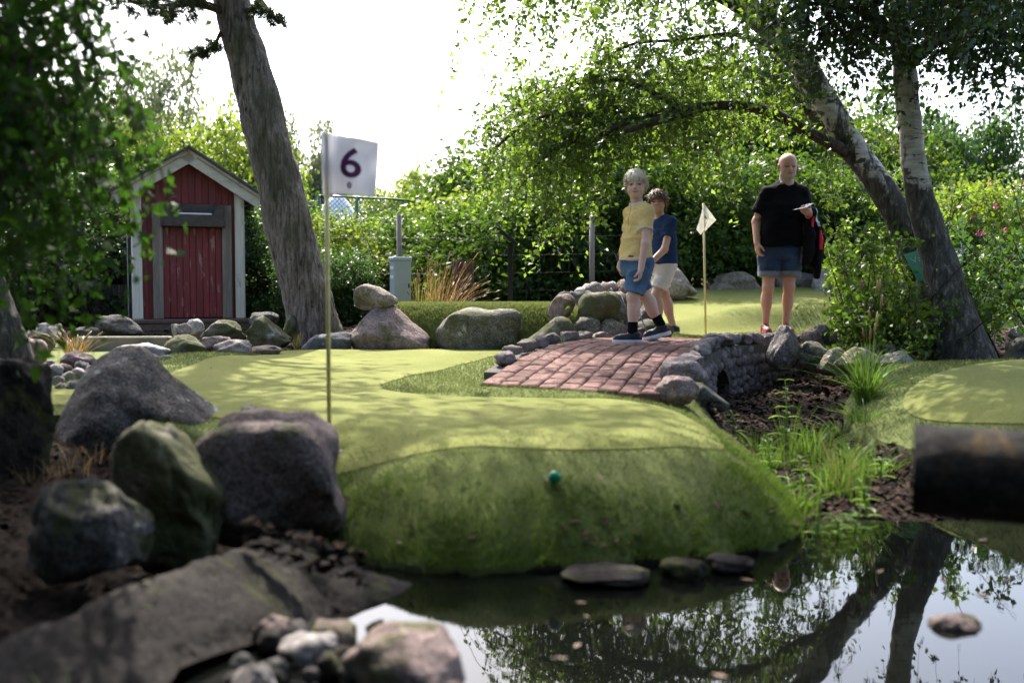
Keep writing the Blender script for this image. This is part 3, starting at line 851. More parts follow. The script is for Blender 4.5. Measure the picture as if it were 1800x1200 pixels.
# slabs sliding into the water
def slab(label, pts, thick, m, seed):
    pts = np.array(pts)
    b = []
    for a, c in zip(pts, np.roll(pts, -1, 0)):
        k = max(2, int(np.linalg.norm(c - a) / 0.05))
        for t in range(k): b.append(a + (c - a) * t / k)
    b = np.array(b)
    b[:, :2] += 0.02 * np.column_stack([fbm(b * 6, seed, 2), fbm(b * 6 + 9, seed, 2)])
    A = np.column_stack([pts[:, 0], pts[:, 1], np.ones(len(pts))])
    co = np.linalg.lstsq(A, pts[:, 2], rcond=None)[0]
    lo, hi = b[:, :2].min(0), b[:, :2].max(0)
    X, Y = np.meshgrid(np.arange(lo[0], hi[0], 0.022), np.arange(lo[1], hi[1], 0.022))
    q = np.column_stack([X.ravel(), Y.ravel()])
    q = q[inside(q, b[:, :2])]
    q = q[seg_dist(q, b[:, :2], True)[0] > 0.012]
    nb = len(b)
    V2, E, Fc, *_ = delaunay_2d_cdt([Vector(p) for p in np.vstack([b[:, :2], q])], [(i, (i + 1) % nb) for i in range(nb)], [], 1, 1e-6)
    V2 = np.array([v[:] for v in V2])
    d = seg_dist(V2, b[:, :2], True)[0]
    z = V2 @ co[:2] + co[2] + 0.010 * fbm(np.column_stack([V2 * 4, 0 * d]), seed, 5) + 0.006 * np.abs(fbm(np.column_stack([V2 * 14, 0 * d]), seed + 3, 3)) - 0.03 * (1 - np.clip(d / 0.04, 0, 1)) ** 2
    V = np.column_stack([V2, z])
    n = len(V)
    low = np.column_stack([V2[:nb] * 1.0, z[:nb] - thick])
    F = [tuple(f) for f in Fc] + [(n + i, n + (i + 1) % nb, (i + 1) % nb, i) for i in range(nb)] + [tuple(range(n + nb - 1, n - 1, -1))]
    c = V.mean(0)
    o = obj('rock_slab', np.vstack([V, low]), F, M[m], origin=c)
    return tag(o, label, 'rock slab')
def on_plane(pix, k):
    """rays through pix cut with the plane through the three seed points k (px, py, z)"""
    a, b, c = (G(*q) for q in k)
    n = np.cross(b - a, c - a)
    out = []
    for q in pix:
        r = ray(*q); o_ = np.array([0, 0, CAMZ])
        out.append(o_ + r * (((a - o_) @ n) / (r @ n)))
    return out
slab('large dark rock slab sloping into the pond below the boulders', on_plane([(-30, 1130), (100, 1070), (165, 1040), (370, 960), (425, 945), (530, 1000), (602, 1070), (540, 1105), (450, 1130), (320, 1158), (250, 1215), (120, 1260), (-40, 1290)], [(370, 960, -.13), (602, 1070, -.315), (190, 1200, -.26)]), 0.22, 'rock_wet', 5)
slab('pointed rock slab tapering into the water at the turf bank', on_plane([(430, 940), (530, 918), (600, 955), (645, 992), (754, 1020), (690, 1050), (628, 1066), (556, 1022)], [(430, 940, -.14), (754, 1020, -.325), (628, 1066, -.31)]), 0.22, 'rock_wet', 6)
_r = np.random.default_rng(91)
_q = np.array([G(430 + a * 215, 925 + a * 60 + b * 60, -.10 - .16 * (a * .5 + b * .5)) for a, b in _r.random((240, 2))])
litter('dead_leaves', _q, 0.04, M['chips_dark'], 'clump of black dead leaves on the pointed slab', 'leaves', 92, 0.02, 0.6)
for i, (lb, bx_, D, m) in enumerate([
    ('big pale stone at the bottom edge of the pond shore', (598, 1112, 818, 1240), 2.12, 'rock_pink'),
    ('pale bluish oblong stone beside the big pale stone', (488, 1118, 592, 1180), 2.3, 'rock_pale'),
    ('small pale rounded stone among dark pebbles on the shore', (396, 1170, 488, 1235), 2.05, 'rock_pale'),
    ('pinkish stone at the water edge under the slab', (540, 1092, 628, 1156), 2.42, 'rock_pink'),
    ('grey stone wedged against the slab above the shore pebbles', (440, 1082, 512, 1130), 2.4, 'rock_pink'),
    ('lone brown stone rising out of the open water', (1638, 1082, 1732, 1122), 2.52, 'rock_forepink'),
    ('small brown stone in the water close to the shore', (955, 1158, 1010, 1190), 2.3, 'rock_tan'),
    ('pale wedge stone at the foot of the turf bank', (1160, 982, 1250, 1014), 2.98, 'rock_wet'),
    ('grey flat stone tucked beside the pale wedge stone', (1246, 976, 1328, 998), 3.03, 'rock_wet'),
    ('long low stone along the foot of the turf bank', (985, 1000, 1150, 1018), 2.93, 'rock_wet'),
]):
    rock_px(lb, *bx_, D, m, 40 + i, 0.85, name='stone', cat='stone', sink=0.35)
r_ = random.Random(5)
for i in range(26):
    px, py = r_.uniform(395, 690), r_.uniform(1095, 1200)
    p = G(px, py, -.30); D = p[1]; w_ = r_.uniform(24, 52)
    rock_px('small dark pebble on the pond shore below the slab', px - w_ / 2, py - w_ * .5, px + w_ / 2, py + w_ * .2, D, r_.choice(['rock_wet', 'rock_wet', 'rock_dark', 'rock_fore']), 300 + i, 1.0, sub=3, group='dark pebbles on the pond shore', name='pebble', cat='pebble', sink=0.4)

# middle distance
mid = [
    ('dark grey flat-topped angular block in front of the pine', 527, 584, 620, 624, 8.75, 'slate', 0.6, dict(square=0.8, cuts=3, rough=0.05, prof=[(0, .55), (.15, .85), (.4, 1), (1, 1.05)])),
    ('pink and green mottled boulder carrying a smaller stone', 612, 537, 758, 624, 8.85, 'rock_pink', 0.75, dict(prof=[(0, .55), (.18, .85), (.32, 1), (.55, .98), (.75, .7), (.92, .5), (1, .38)], rough=0.08)),
    ('smooth oval stone resting on the pink mottled boulder', 619, 499, 697, 546, 8.95, 'rock_tan', 0.8, dict(prof=[(0, .9), (.25, 1.02), (.6, .92), (1, .55)], cuts=3, rough=0.05, sink=0.02)),
    ('broad round speckled boulder in front of the turf berm', 765, 540, 917, 626, 8.75, 'rock_speck', 0.7, dict(cuts=4, rough=0.05, square=0.45)),
    ('low mossy boulder leaning beside the left bridge kerb', 910, 556, 1020, 632, 8.3, 'rock_moss', 0.7, dict(prof=[(0, .3), (.25, .55), (.6, .95), (.8, 1), (1, .9)], rough=0.06)),
    ('round pale granite ball stone at the end of the berm', 963, 516, 1013, 562, 8.65, 'rock_pink', 0.95, dict(cuts=4, rough=0.05, sink=0.05)),
    ('big mossy boulder just left of the boy in yellow', 1014, 512, 1092, 575, 8.6, 'rock_moss', 0.8, dict(cuts=4, rough=0.06, sink=0.1)),
    ('grey boulder behind the big mossy boulder', 1058, 514, 1106, 562, 9.05, 'rock_grey', 0.9, {}),
    ('dark stone under the round granite ball stone', 1005, 556, 1062, 597, 8.45, 'rock_speck', 0.8, {}),
    ('speckled stone under the big mossy boulder', 1052, 560, 1108, 600, 8.45, 'rock_speck', 0.8, {}),
    ('rounded grey stone seen between the legs of the boy in yellow', 1118, 536, 1154, 578, 8.8, 'rock_grey', 0.9, {}),
    ('wide low dark stone behind the shoes of the boy in yellow', 1096, 560, 1188, 604, 8.45, 'rock_dark', 0.6, {}),
    ('large tan wedge boulder behind the boy in blue', 1128, 468, 1228, 530, 11.9, 'rock_tan', 0.7, dict(prof=[(0, .7), (.4, 1), (.65, .95), (.85, .6), (1, .35)])),
    ('wide low boulder at the top of the far green', 1244, 477, 1338, 520, 12.9, 'rock_tan', 0.6, {}),
    ('pale boulder half hidden behind the man', 1358, 476, 1442, 512, 13.2, 'rock_grey', 0.6, {}),
    ('tall upright pale stone beside the jacket', 1428, 462, 1470, 520, 12.8, 'rock_pale', 0.8, dict(square=0.5)),
    ('pale stone left of the peaked stone behind the birch', 1676, 494, 1712, 520, 12.6, 'rock_pale', 0.8, {}),
    ('pale peaked stone at the edge of the bright far green', 1708, 485, 1772, 530, 12.7, 'rock_pale', 0.7, dict(prof=[(0, .35), (.3, .8), (.5, 1), (.8, .8), (1, .5)])),
    ('long pale stone beside the peaked stone', 1766, 504, 1840, 530, 12.6, 'rock_pale', 0.6, {}),
    ('tall pointed grey stone at the end of the bridge wall', 1351, 571, 1414, 646, 7.55, 'rock_grey', 0.8, dict(prof=[(0, .6), (.3, .95), (.5, 1.02), (.8, .75), (1, .5)])),
    ('little stone between the bridge wall and the pointed stone', 1338, 586, 1362, 616, 7.9, 'rock_grey', 0.9, {}),
    ('round dark boulder right of the tall pointed stone', 1400, 599, 1462, 648, 7.5, 'rock_speck', 0.85, {}),
    ('small brownish stone above the round dark boulder', 1408, 578, 1446, 606, 8.1, 'rock_pink', 0.9, {}),
    ('upright slate-grey stone above the stream bank', 1430, 570, 1470, 612, 8.2, 'slate', 0.9, {}),
    ('narrow grey stone squeezed beside the upright slate-grey stone', 1455, 574, 1478, 604, 8.15, 'rock_grey', 0.9, {}),
    ('broad grey stone under the birch saplings', 1460, 566, 1506, 600, 8.6, 'rock_grey', 0.9, {}),
    ('low grey stone at the foot of the stream bank row', 1436, 609, 1504, 656, 7.35, 'rock_tan', 0.9, {}),
    ('long low stone behind the tall grass tuft', 1468, 610, 1562, 660, 7.15, 'rock_tan', 0.8, {}),
    ('rounded brown stone beside the long low stone', 1504, 603, 1578, 646, 7.45, 'rock_grey', 0.8, {}),
    ('smooth grey egg-shaped stone where the right fringe begins', 1543, 616, 1612, 668, 6.9, 'rock_grey', 0.9, dict(cuts=3, rough=0.04)),
    ('dark boulder at the right rim of the domed green', 1772, 588, 1850, 642, 6.9, 'rock_dark', 0.9, {}),
    ('pale stone behind the dark boulder at the rim', 1776, 572, 1812, 602, 7.6, 'rock_pale', 0.9, {}),
    ('grey rounded stone capping the near end of the bridge wall', 1162, 627, 1246, 690, 5.55, 'rock_grey', 0.9, {}),
    ('pinkish lumpy rock at the near foot of the bridge wall', 1150, 660, 1232, 712, 5.12, 'rock_pink', 0.8, dict(pit=0.1)),
    ('dark sloping rock under the near end of the bridge', 1205, 672, 1282, 728, 5.3, 'rock_dark', 0.8, dict(prof=[(0, 1), (.4, .8), (1, .3)])),
    # by the shed
    ('pale flat grey stone in front of the concrete kerb', 203, 603, 294, 644, 7.6, 'rock_pale', 0.7, dict(square=0.5)),
    ('dome-shaped mossy stone in front of the red shed', 287, 588, 362, 634, 7.75, 'rock_moss', 0.7, dict(square=0.4)),
    ('brownish stone with a pale one behind it below the shed', 298, 568, 334, 600, 8.7, 'rock_tan', 0.9, {}),
    ('pale stone leaning behind the brownish one', 322, 560, 358, 596, 9.0, 'rock_pale', 0.9, {}),
    ('blocky brown mossy boulder below the shed platform', 354, 562, 432, 602, 8.8, 'rock_moss', 0.8, dict(square=0.5)),
    ('wedge-shaped mossy boulder near the pine foot', 428, 554, 510, 613, 8.8, 'rock_moss', 0.8, dict(prof=[(0, .7), (.25, 1), (.45, .95), (.75, .7), (1, .4)])),
    ('grey pinkish stone between the dome stone and the small grey stone', 350, 590, 404, 626, 8.0, 'rock_pink', 0.8, {}),
    ('small light grey stone on the edge of the turf fringe', 374, 597, 444, 628, 7.85, 'rock_grey', 0.8, {}),
    ('flat pinkish stone almost level with the turf', 438, 607, 494, 624, 8.1, 'rock_pink', 0.9, {}),
    ('dark stone in the shade left of the pine trunk', 436, 548, 488, 572, 9.7, 'rock_dark', 0.9, {}),
    ('brown stone touching the pine trunk', 496, 552, 522, 594, 9.5, 'rock_moss', 0.9, {}),
    ('big black mossy boulder beside the shed platform', 166, 553, 248, 594, 10.0, 'rock_dark', 0.8, {}),
    ('dark low stone behind the dry grass clump', 120, 574, 168, 598, 9.4, 'rock_dark', 0.9, {}),
    ('pale rounded boulder lit by the sun at the far turf strip', 58, 567, 102, 600, 9.0, 'rock_pale', 0.9, {}),
    ('dark mossy stone leaning on the pale rounded boulder', 86, 568, 112, 598, 9.3, 'rock_moss', 0.9, {}),
    ('cracked pinkish boulder by the turf strip', 38, 580, 90, 628, 7.6, 'rock_pink', 0.9, dict(pit=0.12)),
    ('pinkish lump of rock in front of the cracked boulder', 28, 594, 78, 640, 7.2, 'rock_pink', 0.9, {}),
    ('broad flat pinkish stone on top of the cobble heap', 106, 616, 164, 650, 6.6, 'rock_pink', 0.9, {}),
    ('bluish grey angular stone at the foot of the cobble heap', 58, 655, 98, 682, 5.7, 'slate', 0.9, dict(square=0.5)),
]
for i, (lb, a, b, c, d, D, m, dp, kw) in enumerate(mid):
    rock_px(lb, a, b, c, d, D, m, 60 + i, dp, name='boulder' if (c - a) > 60 else 'stone', cat='boulder' if (c - a) > 60 else 'stone', **kw)
cob = [(80, 640, 110, 663), (48, 648, 80, 676), (92, 660, 112, 678), (108, 652, 130, 672), (126, 646, 152, 668), (100, 638, 124, 655), (130, 634, 156, 652), (96, 672, 116, 690), (116, 668, 138, 688), (140, 660, 160, 680), (78, 632, 96, 648), (150, 642, 170, 660), (112, 684, 130, 700), (44, 636, 62, 652), (60, 668, 82, 684),
       (262, 622, 284, 642), (280, 624, 304, 644)]
for i, (a, b, c, d) in enumerate(cob):
    D = float(np.clip(G(0, d, 0.02)[1], 5.2, 7.4))
    rock_px('rounded fist-sized cobble in the heap behind the sloping boulder' if i < 15 else 'small pale cobble beside the flat grey stone', a, b, c, d, D, ['rock_pale', 'rock_pink', 'rock_grey', 'rock_tan'][i % 4], 200 + i, 1.0, sub=3, name='cobble', cat='cobble', group='cobbles in the heap' if i < 15 else 'cobbles by the flat stone', sink=0.3, cuts=4)
for i in range(24):   # cobble bank under the hedge behind the mossy boulder
    px = r_.uniform(1000, 1112); py = 522 - (px - 1000) * 0.18 + r_.uniform(-8, 6); w_ = r_.uniform(16, 30)
    rock_px('small cobble on the bank under the hedge', px - w_ / 2, py - w_ * .4, px + w_ / 2, py + w_ * .3, 11.4 + r_.uniform(-.3, .3), r_.choice(['rock_pale', 'rock_grey', 'rock_pink']), 230 + i, 1.0, sub=2, name='cobble', cat='cobble', group='cobbles under the hedge', sink=0.5, cuts=4)
for i in range(9):
    px = 1000 + i * 13; w_ = 70
    rock_px('grey rubble stone filling the bank behind the bridge boulders', px - w_ / 2, 512 + r_.uniform(-4, 6), px + w_ / 2, 580, 9.7 + 0.12 * i, r_.choice(['rock_grey', 'rock_speck', 'rock_dark']), 260 + i, 0.9, sub=3, name='stone', cat='stone', group='rubble behind the bridge boulders', sink=0.4)
# ------------------------------------------------------------------ bridge
TAN = np.gradient(PATH, axis=0); TAN /= np.linalg.norm(TAN, axis=1)[:, None]
def deck(s, t, dz=0.0):
    x = np.interp(s, PL, PATH[:, 0]); y = np.interp(s, PL, PATH[:, 1])
    tx = np.interp(s, PL, TAN[:, 0]); ty = np.interp(s, PL, TAN[:, 1])
    return np.array([x + ty * t, y - tx * t, float(deck_z(s)) + dz])
HW = 0.52
bridge = thing('stone_bridge', 'low humped brick-paved footbridge with rough stone kerbs and cobbled side wall', 'bridge', deck(0.3, 0) * np.array([1, 1, 0]))
# bed under the pavers
V, F = [], []
ss = np.linspace(0.10, PL[-1] - 0.05, 70)
for s_ in ss:
    for t_ in (-HW, HW): V.append(deck(s_, t_, -0.022))
for s_ in ss:
    for t_ in (-HW, HW): V.append(deck(s_, t_, -0.10))
n = len(ss)
for i in range(n - 1):
    F += [(2 * i, 2 * i + 1, 2 * i + 3, 2 * i + 2)]
    F += [(2 * n + 2 * i, 2 * n + 2 * i + 2, 2 * n + 2 * i + 3, 2 * n + 2 * i + 1)]
    F += [(2 * i, 2 * i + 2, 2 * n + 2 * i + 2, 2 * n + 2 * i), (2 * i + 1, 2 * n + 2 * i + 1, 2 * n + 2 * i + 3, 2 * i + 3)]
obj('paving_bed', np.array(V), F, M['joint'], bridge)
NC = 9; CW = 2 * HW / NC; PLN = 0.192
rb = random.Random(3)
for c in range(NC):
    t0 = -HW + c * CW; t1 = t0 + CW
    s = 0.02 + 0.030 * (NC - c) - (PLN / 2 if c % 2 else 0) 
    while s < PL[-1] - 0.1:
        L = PLN * rb.uniform(0.94, 1.06)
        a = max(s, 0.02 + 0.030 * (NC - c)); b = min(s + L, PL[-1])
        s += L
        if b - a < 0.05: continue
        g_ = 0.0045; ch = 0.009
        dz = rb.uniform(-0.003, 0.003)
        tl = [rb.uniform(-0.0035, 0.0035) for _ in range(4)]
        cor = [(a + g_, t0 + g_), (b - g_, t0 + g_), (b - g_, t1 - g_), (a + g_, t1 - g_)]
        jx = [(rb.uniform(-.003, .003), rb.uniform(-.003, .003)) for _ in range(4)]
        cor = [(p[0] + j[0], p[1] + j[1]) for p, j in zip(cor, jx)]
        cs = ((a + b) / 2, (t0 + t1) / 2)
        V = [deck(p, q, -0.05) for p, q in cor] + [deck(p, q, dz + tl[i] - 0.008) for i, (p, q) in enumerate(cor)]
        V += [deck(p + math.copysign(ch, cs[0] - p), q + math.copysign(ch, cs[1] - q), dz + tl[i]) for i, (p, q) in enumerate(cor)]
        F = [(8, 11, 10, 9)] + [(k, 4 + k, 4 + (k + 1) % 4, (k + 1) % 4) for k in range(4)] + [(4 + k, 8 + k, 8 + (k + 1) % 4, 4 + (k + 1) % 4) for k in range(4)]
        obj('paver', np.array(V), F, M['paver'], bridge, origin=deck(*cs), smooth=False)
# kerbs of rough granite
def kerb(s0, s1, t, seed, fat=1.0):
    r = random.Random(seed)
    s = s0; k = 0
    while s < s1:
        L = r.uniform(0.19, 0.33)
        V, F = rock_shape(seed * 31 + k, 3, 9, 0.15, 1.6)
        c = deck(s + L / 2, t + r.uniform(-.015, .015), r.uniform(0.005, 0.035))
        d = deck(s + L, t) - deck(s, t); d /= np.linalg.norm(d)
        w = np.cross([0, 0, 1], d); w /= np.linalg.norm(w); u = np.cross(d, w)
        V = V * np.array([L * 0.52, r.uniform(0.06, 0.085) * fat, r.uniform(0.042, 0.06) * fat])
        obj('kerb_stone', V @ axes_to_mat(d, w, u).T + c, F, M['kerb'], bridge, origin=c)
        s += L; k += 1
kerb(0.95, 2.9, -HW - 0.06, 3, 0.85)
kerb(0.62, 4.0, HW + 0.075, 4, 0.92)
# side walls
wallpts = np.array([deck(s_, HW + 0.10)[:2] for s_ in np.linspace(0, 5, 200)])
SARCH = np.linspace(0, 5, 200)[np.argmin(np.linalg.norm(wallpts - np.array([1.42, 7.0]), axis=1))]
AH = 0.30
def arch_z(s):
    u = (s - SARCH) / AH
    return -0.24 + 0.22 * math.sqrt(1 - u * u) if abs(u) < 1 else -0.5
for nm, t_, sg, a0, a1 in (('side_wall', HW + 0.03, 1, 0.45, 4.3), ('side_wall', -HW - 0.03, -1, 0.8, 3.2)):
    ss = np.linspace(a0, a1, 110)
    V = []
    for s_ in ss:
        zb = arch_z(s_) if sg > 0 else -0.45
        for tt in (t_, t_ + sg * 0.10):
            p = deck(s_, tt); V += [[p[0], p[1], zb], [p[0], p[1], p[2] - 0.03]]
    F = []
    for i in range(len(ss) - 1):
        a = 4 * i; b = a + 4
        F += [(a, a + 1, b + 1, b), (a + 2, b + 2, b + 3, a + 3), (a + 1, a + 3, b + 3, b + 1), (a, b, b + 2, a + 2)]
    F += [(0, 2, 3, 1), (len(V) - 4, len(V) - 3, len(V) - 1, len(V) - 2)]
    obj(nm, np.array(V), F, M['mortar'], bridge, smooth=False)
_wm = []
for k in range(8):
    V, F = rock_shape(500 + k, 2, 10, 0.16, 0.9)
    me = fmesh('wall_stone', V * np.array([0.055, 0.032, 0.042]), F); me.materials.append(M['kerb']); _wm.append(me)
cnt = 0
row = 0
zr = -0.30
while zr < 0.12:
    s = 0.5 + (0.05 if row % 2 else 0)
    while s < 4.2:
        st = rb.uniform(0.07, 0.15)
        zc = zr + rb.uniform(-.02, .02)
        if zc < float(deck_z(s)) - 0.065 and not (abs(s - SARCH) < AH + 0.02 and zc < arch_z(s) + 0.045) and cnt < 290:
            p = deck(s + st / 2, HW + 0.125); q = deck(s + st, HW + 0.125) - deck(s, HW + 0.125)
            o = bpy.data.objects.new('wall_stone', rb.choice(_wm)); COL.objects.link(o); o.parent = bridge
            o.location = np.array([p[0], p[1], zc]) - np.array(bridge.location)
            o.rotation_euler = (rb.uniform(-.3, .3), rb.uniform(-.6, .6), math.atan2(q[1], q[0]))
            k_ = st / 0.12
            o.scale = (k_, rb.uniform(.8, 1.1), rb.uniform(.8, 1.3))
            cnt += 1
        s += st
    zr += 0.078; row += 1
# ------------------------------------------------------------------ foliage tools
def nrm(v):
    return v / (np.linalg.norm(v, axis=-1, keepdims=True) + 1e-9)
def leafcloud(pos, dirs, size, r, aspect=0.62, fold=0.16):
    n = len(pos)
    d = nrm(dirs)
    s = nrm(np.cross(d, r.normal(size=(n, 3))))
    nn = np.cross(d, s)
    L = (size * r.uniform(0.65, 1.25, n))[:, None]
    W = L * aspect
    V = np.stack([pos, pos + d * L * 0.42 + s * W * 0.5 + nn * L * fold, pos + d * L, pos + d * L * 0.42 - s * W * 0.5 + nn * L * fold], 1).reshape(-1, 3)
    return V, np.arange(4 * n).reshape(-1, 4)
def bark_tube(path, nring, nside, rough, seed, vert=5.0, flare=None, ridge=True):
    """path rows: x y z radius"""
    q = smooth_path(path, nring)
    V, F = tube(q[:, :3], q[:, 3], nside, True)
    c = np.repeat(q[:, :3], nside, 0)
    rad = np.repeat(q[:, 3], nside)
    n = nrm(V - c)
    f = fbm(np.column_stack([V[:, 0] * 16, V[:, 1] * 16, V[:, 2] * vert]), seed, 3)
    if ridge: f = 1 - 2 * np.abs(f)
    big = fbm(np.column_stack([V[:, 0] * 3, V[:, 1] * 3, V[:, 2] * 2.5]), seed + 3, 2)
    V = V + n * (rough * f + 0.07 * rad * big)[:, None]
    return V, F, q
def pxpath(rows):
    """rows: px py D width_px -> x y z radius"""
    out = []
    for px, py, D, w in rows:
        p = P(px, py, D); out.append([p[0], p[1], p[2], w / 2 / 1750 * D])
    return out
def twig_set(starts, outd, lens, r, sp=0.034, droop=1.0):
    """hanging twigs: returns leaf positions, leaf directions, twig tube V,F"""
    LP, LD, TV, TF = [], [], [], []
    nv = 0
    for p, o, L in zip(starts, outd, lens):
        k = max(4, int(L / 0.12))
        t = np.linspace(0, 1, k + 1)[:, None]
        sway = r.normal(size=3) * 0.10 * L
        pts = p + o * (L * 0.45) * (1 - (1 - t) ** 2) + np.array([0, 0, -1.0]) * (L * droop) * t ** 1.6 + sway * t ** 2
        V, F = tube(pts, np.linspace(0.0035, 0.0012, k + 1), 3, False)
        TV.append(V); TF += [tuple(i + nv for i in f) for f in F]; nv += len(V)
        m = max(3, int(L / sp))
        tt = r.uniform(0.08, 1.0, m)
        base = np.column_stack([np.interp(tt, t[:, 0], pts[:, c]) for c in range(3)])
        d = r.normal(size=(m, 3)) * np.array([1, 1, 0.6]) + np.array([0, 0, -0.75])
        LP.append(base + r.normal(size=(m, 3)) * 0.018); LD.append(d)
    return np.vstack(LP), np.vstack(LD), np.vstack(TV), TF
def limb_starts(limbs, per, r, spread=0.12, lo=0.15):
    S, O = [], []
    for path, cnt in zip(limbs, per):
        q = smooth_path(path, 60)
        i = r.uniform(lo, 1, cnt) * 59
        k = i.astype(int)
        base = q[k, :3]
        o = nrm(np.column_stack([r.normal(size=cnt), r.normal(size=cnt), r.uniform(-0.1, 0.9, cnt)]))
        S.append(base + r.normal(size=(cnt, 3)) * spread); O.append(o)
    return np.vstack(S), np.vstack(O)
def rand_limb(p, r, L, up=0.4, rad=0.04):
    d = nrm(r.normal(size=3) * np.array([1, 1, 0.35]) + np.array([0, 0, up]))
    pts = [list(p) + [rad]]
    for k in range(4):
        d = nrm(d + r.normal(size=3) * 0.25)
        p = p + d * L / 4
        pts.append(list(p) + [rad * (1 - (k + 1) / 4.6)])
    return pts

# twigs end above the heads of the people: nobody has a branch across the face
CLEAR = [(1572, 130, 1650, 420, 7.45), (1300, 255, 1445, 620, 10.4), (1075, 288, 1205, 620, 9.8), (1210, 340, 1270, 580, 10), (540, 225, 680, 360, 6)]
# ------------------------------------------------------------------ birch with the long arching limb
def make_birch(name, label, trunk, limbs, per, lens, seed, leafm, leaf=0.047, extra_twigs=None, group=None, sp=0.034, nside=26, rough=0.006, bark='birch'):
    r = np.random.default_rng(seed)
    V, F, q = bark_tube(trunk, 110, nside, rough, seed, 4.0)
    root = thing(name, label, 'tree', (q[0, 0], q[0, 1], q[0, 2]), group)
    obj('trunk', V, F, M[bark], root, origin=(q[0, 0], q[0, 1], 0))
    for L in limbs:
        V, F, _ = bark_tube(L, 40, 9, 0.004, seed + 1, 8.0)
        obj('branch', V, F, M['bark_branch'], root)
    S, O = limb_starts(limbs, per, r)
    ln = r.uniform(lens[0], lens[1], len(S))
    if extra_twigs is not None:
        S = np.vstack([S, extra_twigs[0]]); O = np.vstack([O, extra_twigs[1]]); ln = np.concatenate([ln, extra_twigs[2]])
    lp, ld, tv, tf = twig_set(S, O, ln, r, sp)
    vx = 900 + 1750 * lp[:, 0] / lp[:, 1]; vy = 507 - 1750 * (lp[:, 2] - CAMZ) / lp[:, 1]
    ok = np.ones(len(lp), bool)
    for a_, b_, c_, d_, e_ in CLEAR: ok &= ~((vx > a_) & (vx < c_) & (vy > b_) & (vy < d_) & (lp[:, 1] < e_))
    lp, ld = lp[ok], ld[ok]
    tvx = 900 + 1750 * tv[:, 0] / tv[:, 1]; tvy = 507 - 1750 * (tv[:, 2] - CAMZ) / tv[:, 1]
    bad = np.zeros(len(tv), bool)
    for a_, b_, c_, d_, e_ in CLEAR: bad |= (tvx > a_) & (tvx < c_) & (tvy > b_) & (tvy < d_) & (tv[:, 1] < e_)
    tf = [f for f in tf if not bad[list(f)].any()]
    obj('twigs', tv, tf, M['bark_branch'], root)
    V, F = leafcloud(lp, ld, leaf, r)
    obj('crown', V, F, leafm, root)
    return root
t2 = pxpath([(1668, 612, 8.3, 75.6), (1650, 530, 8.35, 60.5), (1612, 440, 8.4, 51.4), (1558, 345, 8.5, 46.9), (1502, 265, 8.6, 45.4), (1458, 190, 8.6, 40.9), (1408, 112, 8.6, 40.9), (1345, 45, 8.6, 39.3), (1290, -10, 8.6, 37.8), (1240, -110, 8.7, 31.8), (1215, -240, 8.9, 25.7), (1200, -420, 9.0, 16.7), (1190, -640, 9.1, 7.6)])
L1 = pxpath([(1512, 282, 8.62, 24.0), (1472, 258, 8.52, 21.6), (1420, 232, 8.4, 19.2), (1350, 196, 8.3, 17.4), (1280, 185, 8.25, 16.2), (1205, 192, 8.2, 14.4), (1135, 202, 8.15, 12.0), (1078, 226, 8.1, 10.2), (1040, 248, 8.1, 8.4), (1000, 249, 8.1, 7.8), (965, 272, 8.1, 6.6), (938, 296, 8.1, 4.2)])
L1b = pxpath([(1230, 190, 8.2, 20), (1170, 208, 8.0, 15), (1100, 230, 7.85, 9)])
L2 = pxpath([(1392, 98, 8.6, 11.2), (1300, 62, 8.4, 7.8), (1200, 70, 8.3, 5.6), (1100, 82, 8.4, 4.5), (1020, 142, 8.5, 3.4), (950, 162, 8.6, 2.8), (885, 205, 8.7, 1.7)])
L3 = pxpath([(1320, 18, 8.6, 30), (1200, -40, 8.3, 22), (1080, -70, 8.1, 16), (980, -60, 8.0, 10), (880, -40, 8.0, 5)])
L4 = pxpath([(1450, 190, 8.6, 14.6), (1380, 140, 9.3, 11.2), (1280, 118, 10.0, 9.0), (1180, 130, 10.5, 6.7), (1080, 170, 10.8, 4.5), (960, 200, 11.0, 2.2)])
L5 = pxpath([(1350, 48, 8.6, 30), (1350, -70, 7.6, 26), (1300, -150, 6.7, 22), (1230, -190, 5.9, 14), (1150, -200, 5.2, 6)])
L6 = pxpath([(1500, 275, 8.6, 24), (1440, 210, 9.1, 20), (1395, 160, 9.5, 16), (1360, 90, 9.8, 11), (1330, 0, 10, 6)])
L7 = pxpath([(1200, 192, 8.2, 12), (1140, 160, 8.3, 9), (1080, 140, 8.4, 7), (1010, 150, 8.5, 4)])
L8 = pxpath([(1080, 225, 8.1, 10), (1010, 200, 8.2, 8), (930, 215, 8.3, 6), (870, 260, 8.4, 4)])
r2 = np.random.default_rng(22)
ups = []
for i in range(15):
    k = r2.integers(8, 12)
    ups.append(rand_limb(np.array(t2[k][:3]), r2, r2.uniform(1.8, 3.4), 0.35, 0.035))
limbs2 = [L1, L1b, L2, L3, L4, L5, L6, L7, L8] + ups
make_birch('birch_tree', 'leaning birch with one long limb arching left over the bridge', t2, limbs2,
           [130, 40, 190, 130, 170, 80, 80, 80, 90] + [44] * 15, (0.35, 0.95), 31, M['leaf_birch'], 0.050, sp=0.026, bark='birch_dark')
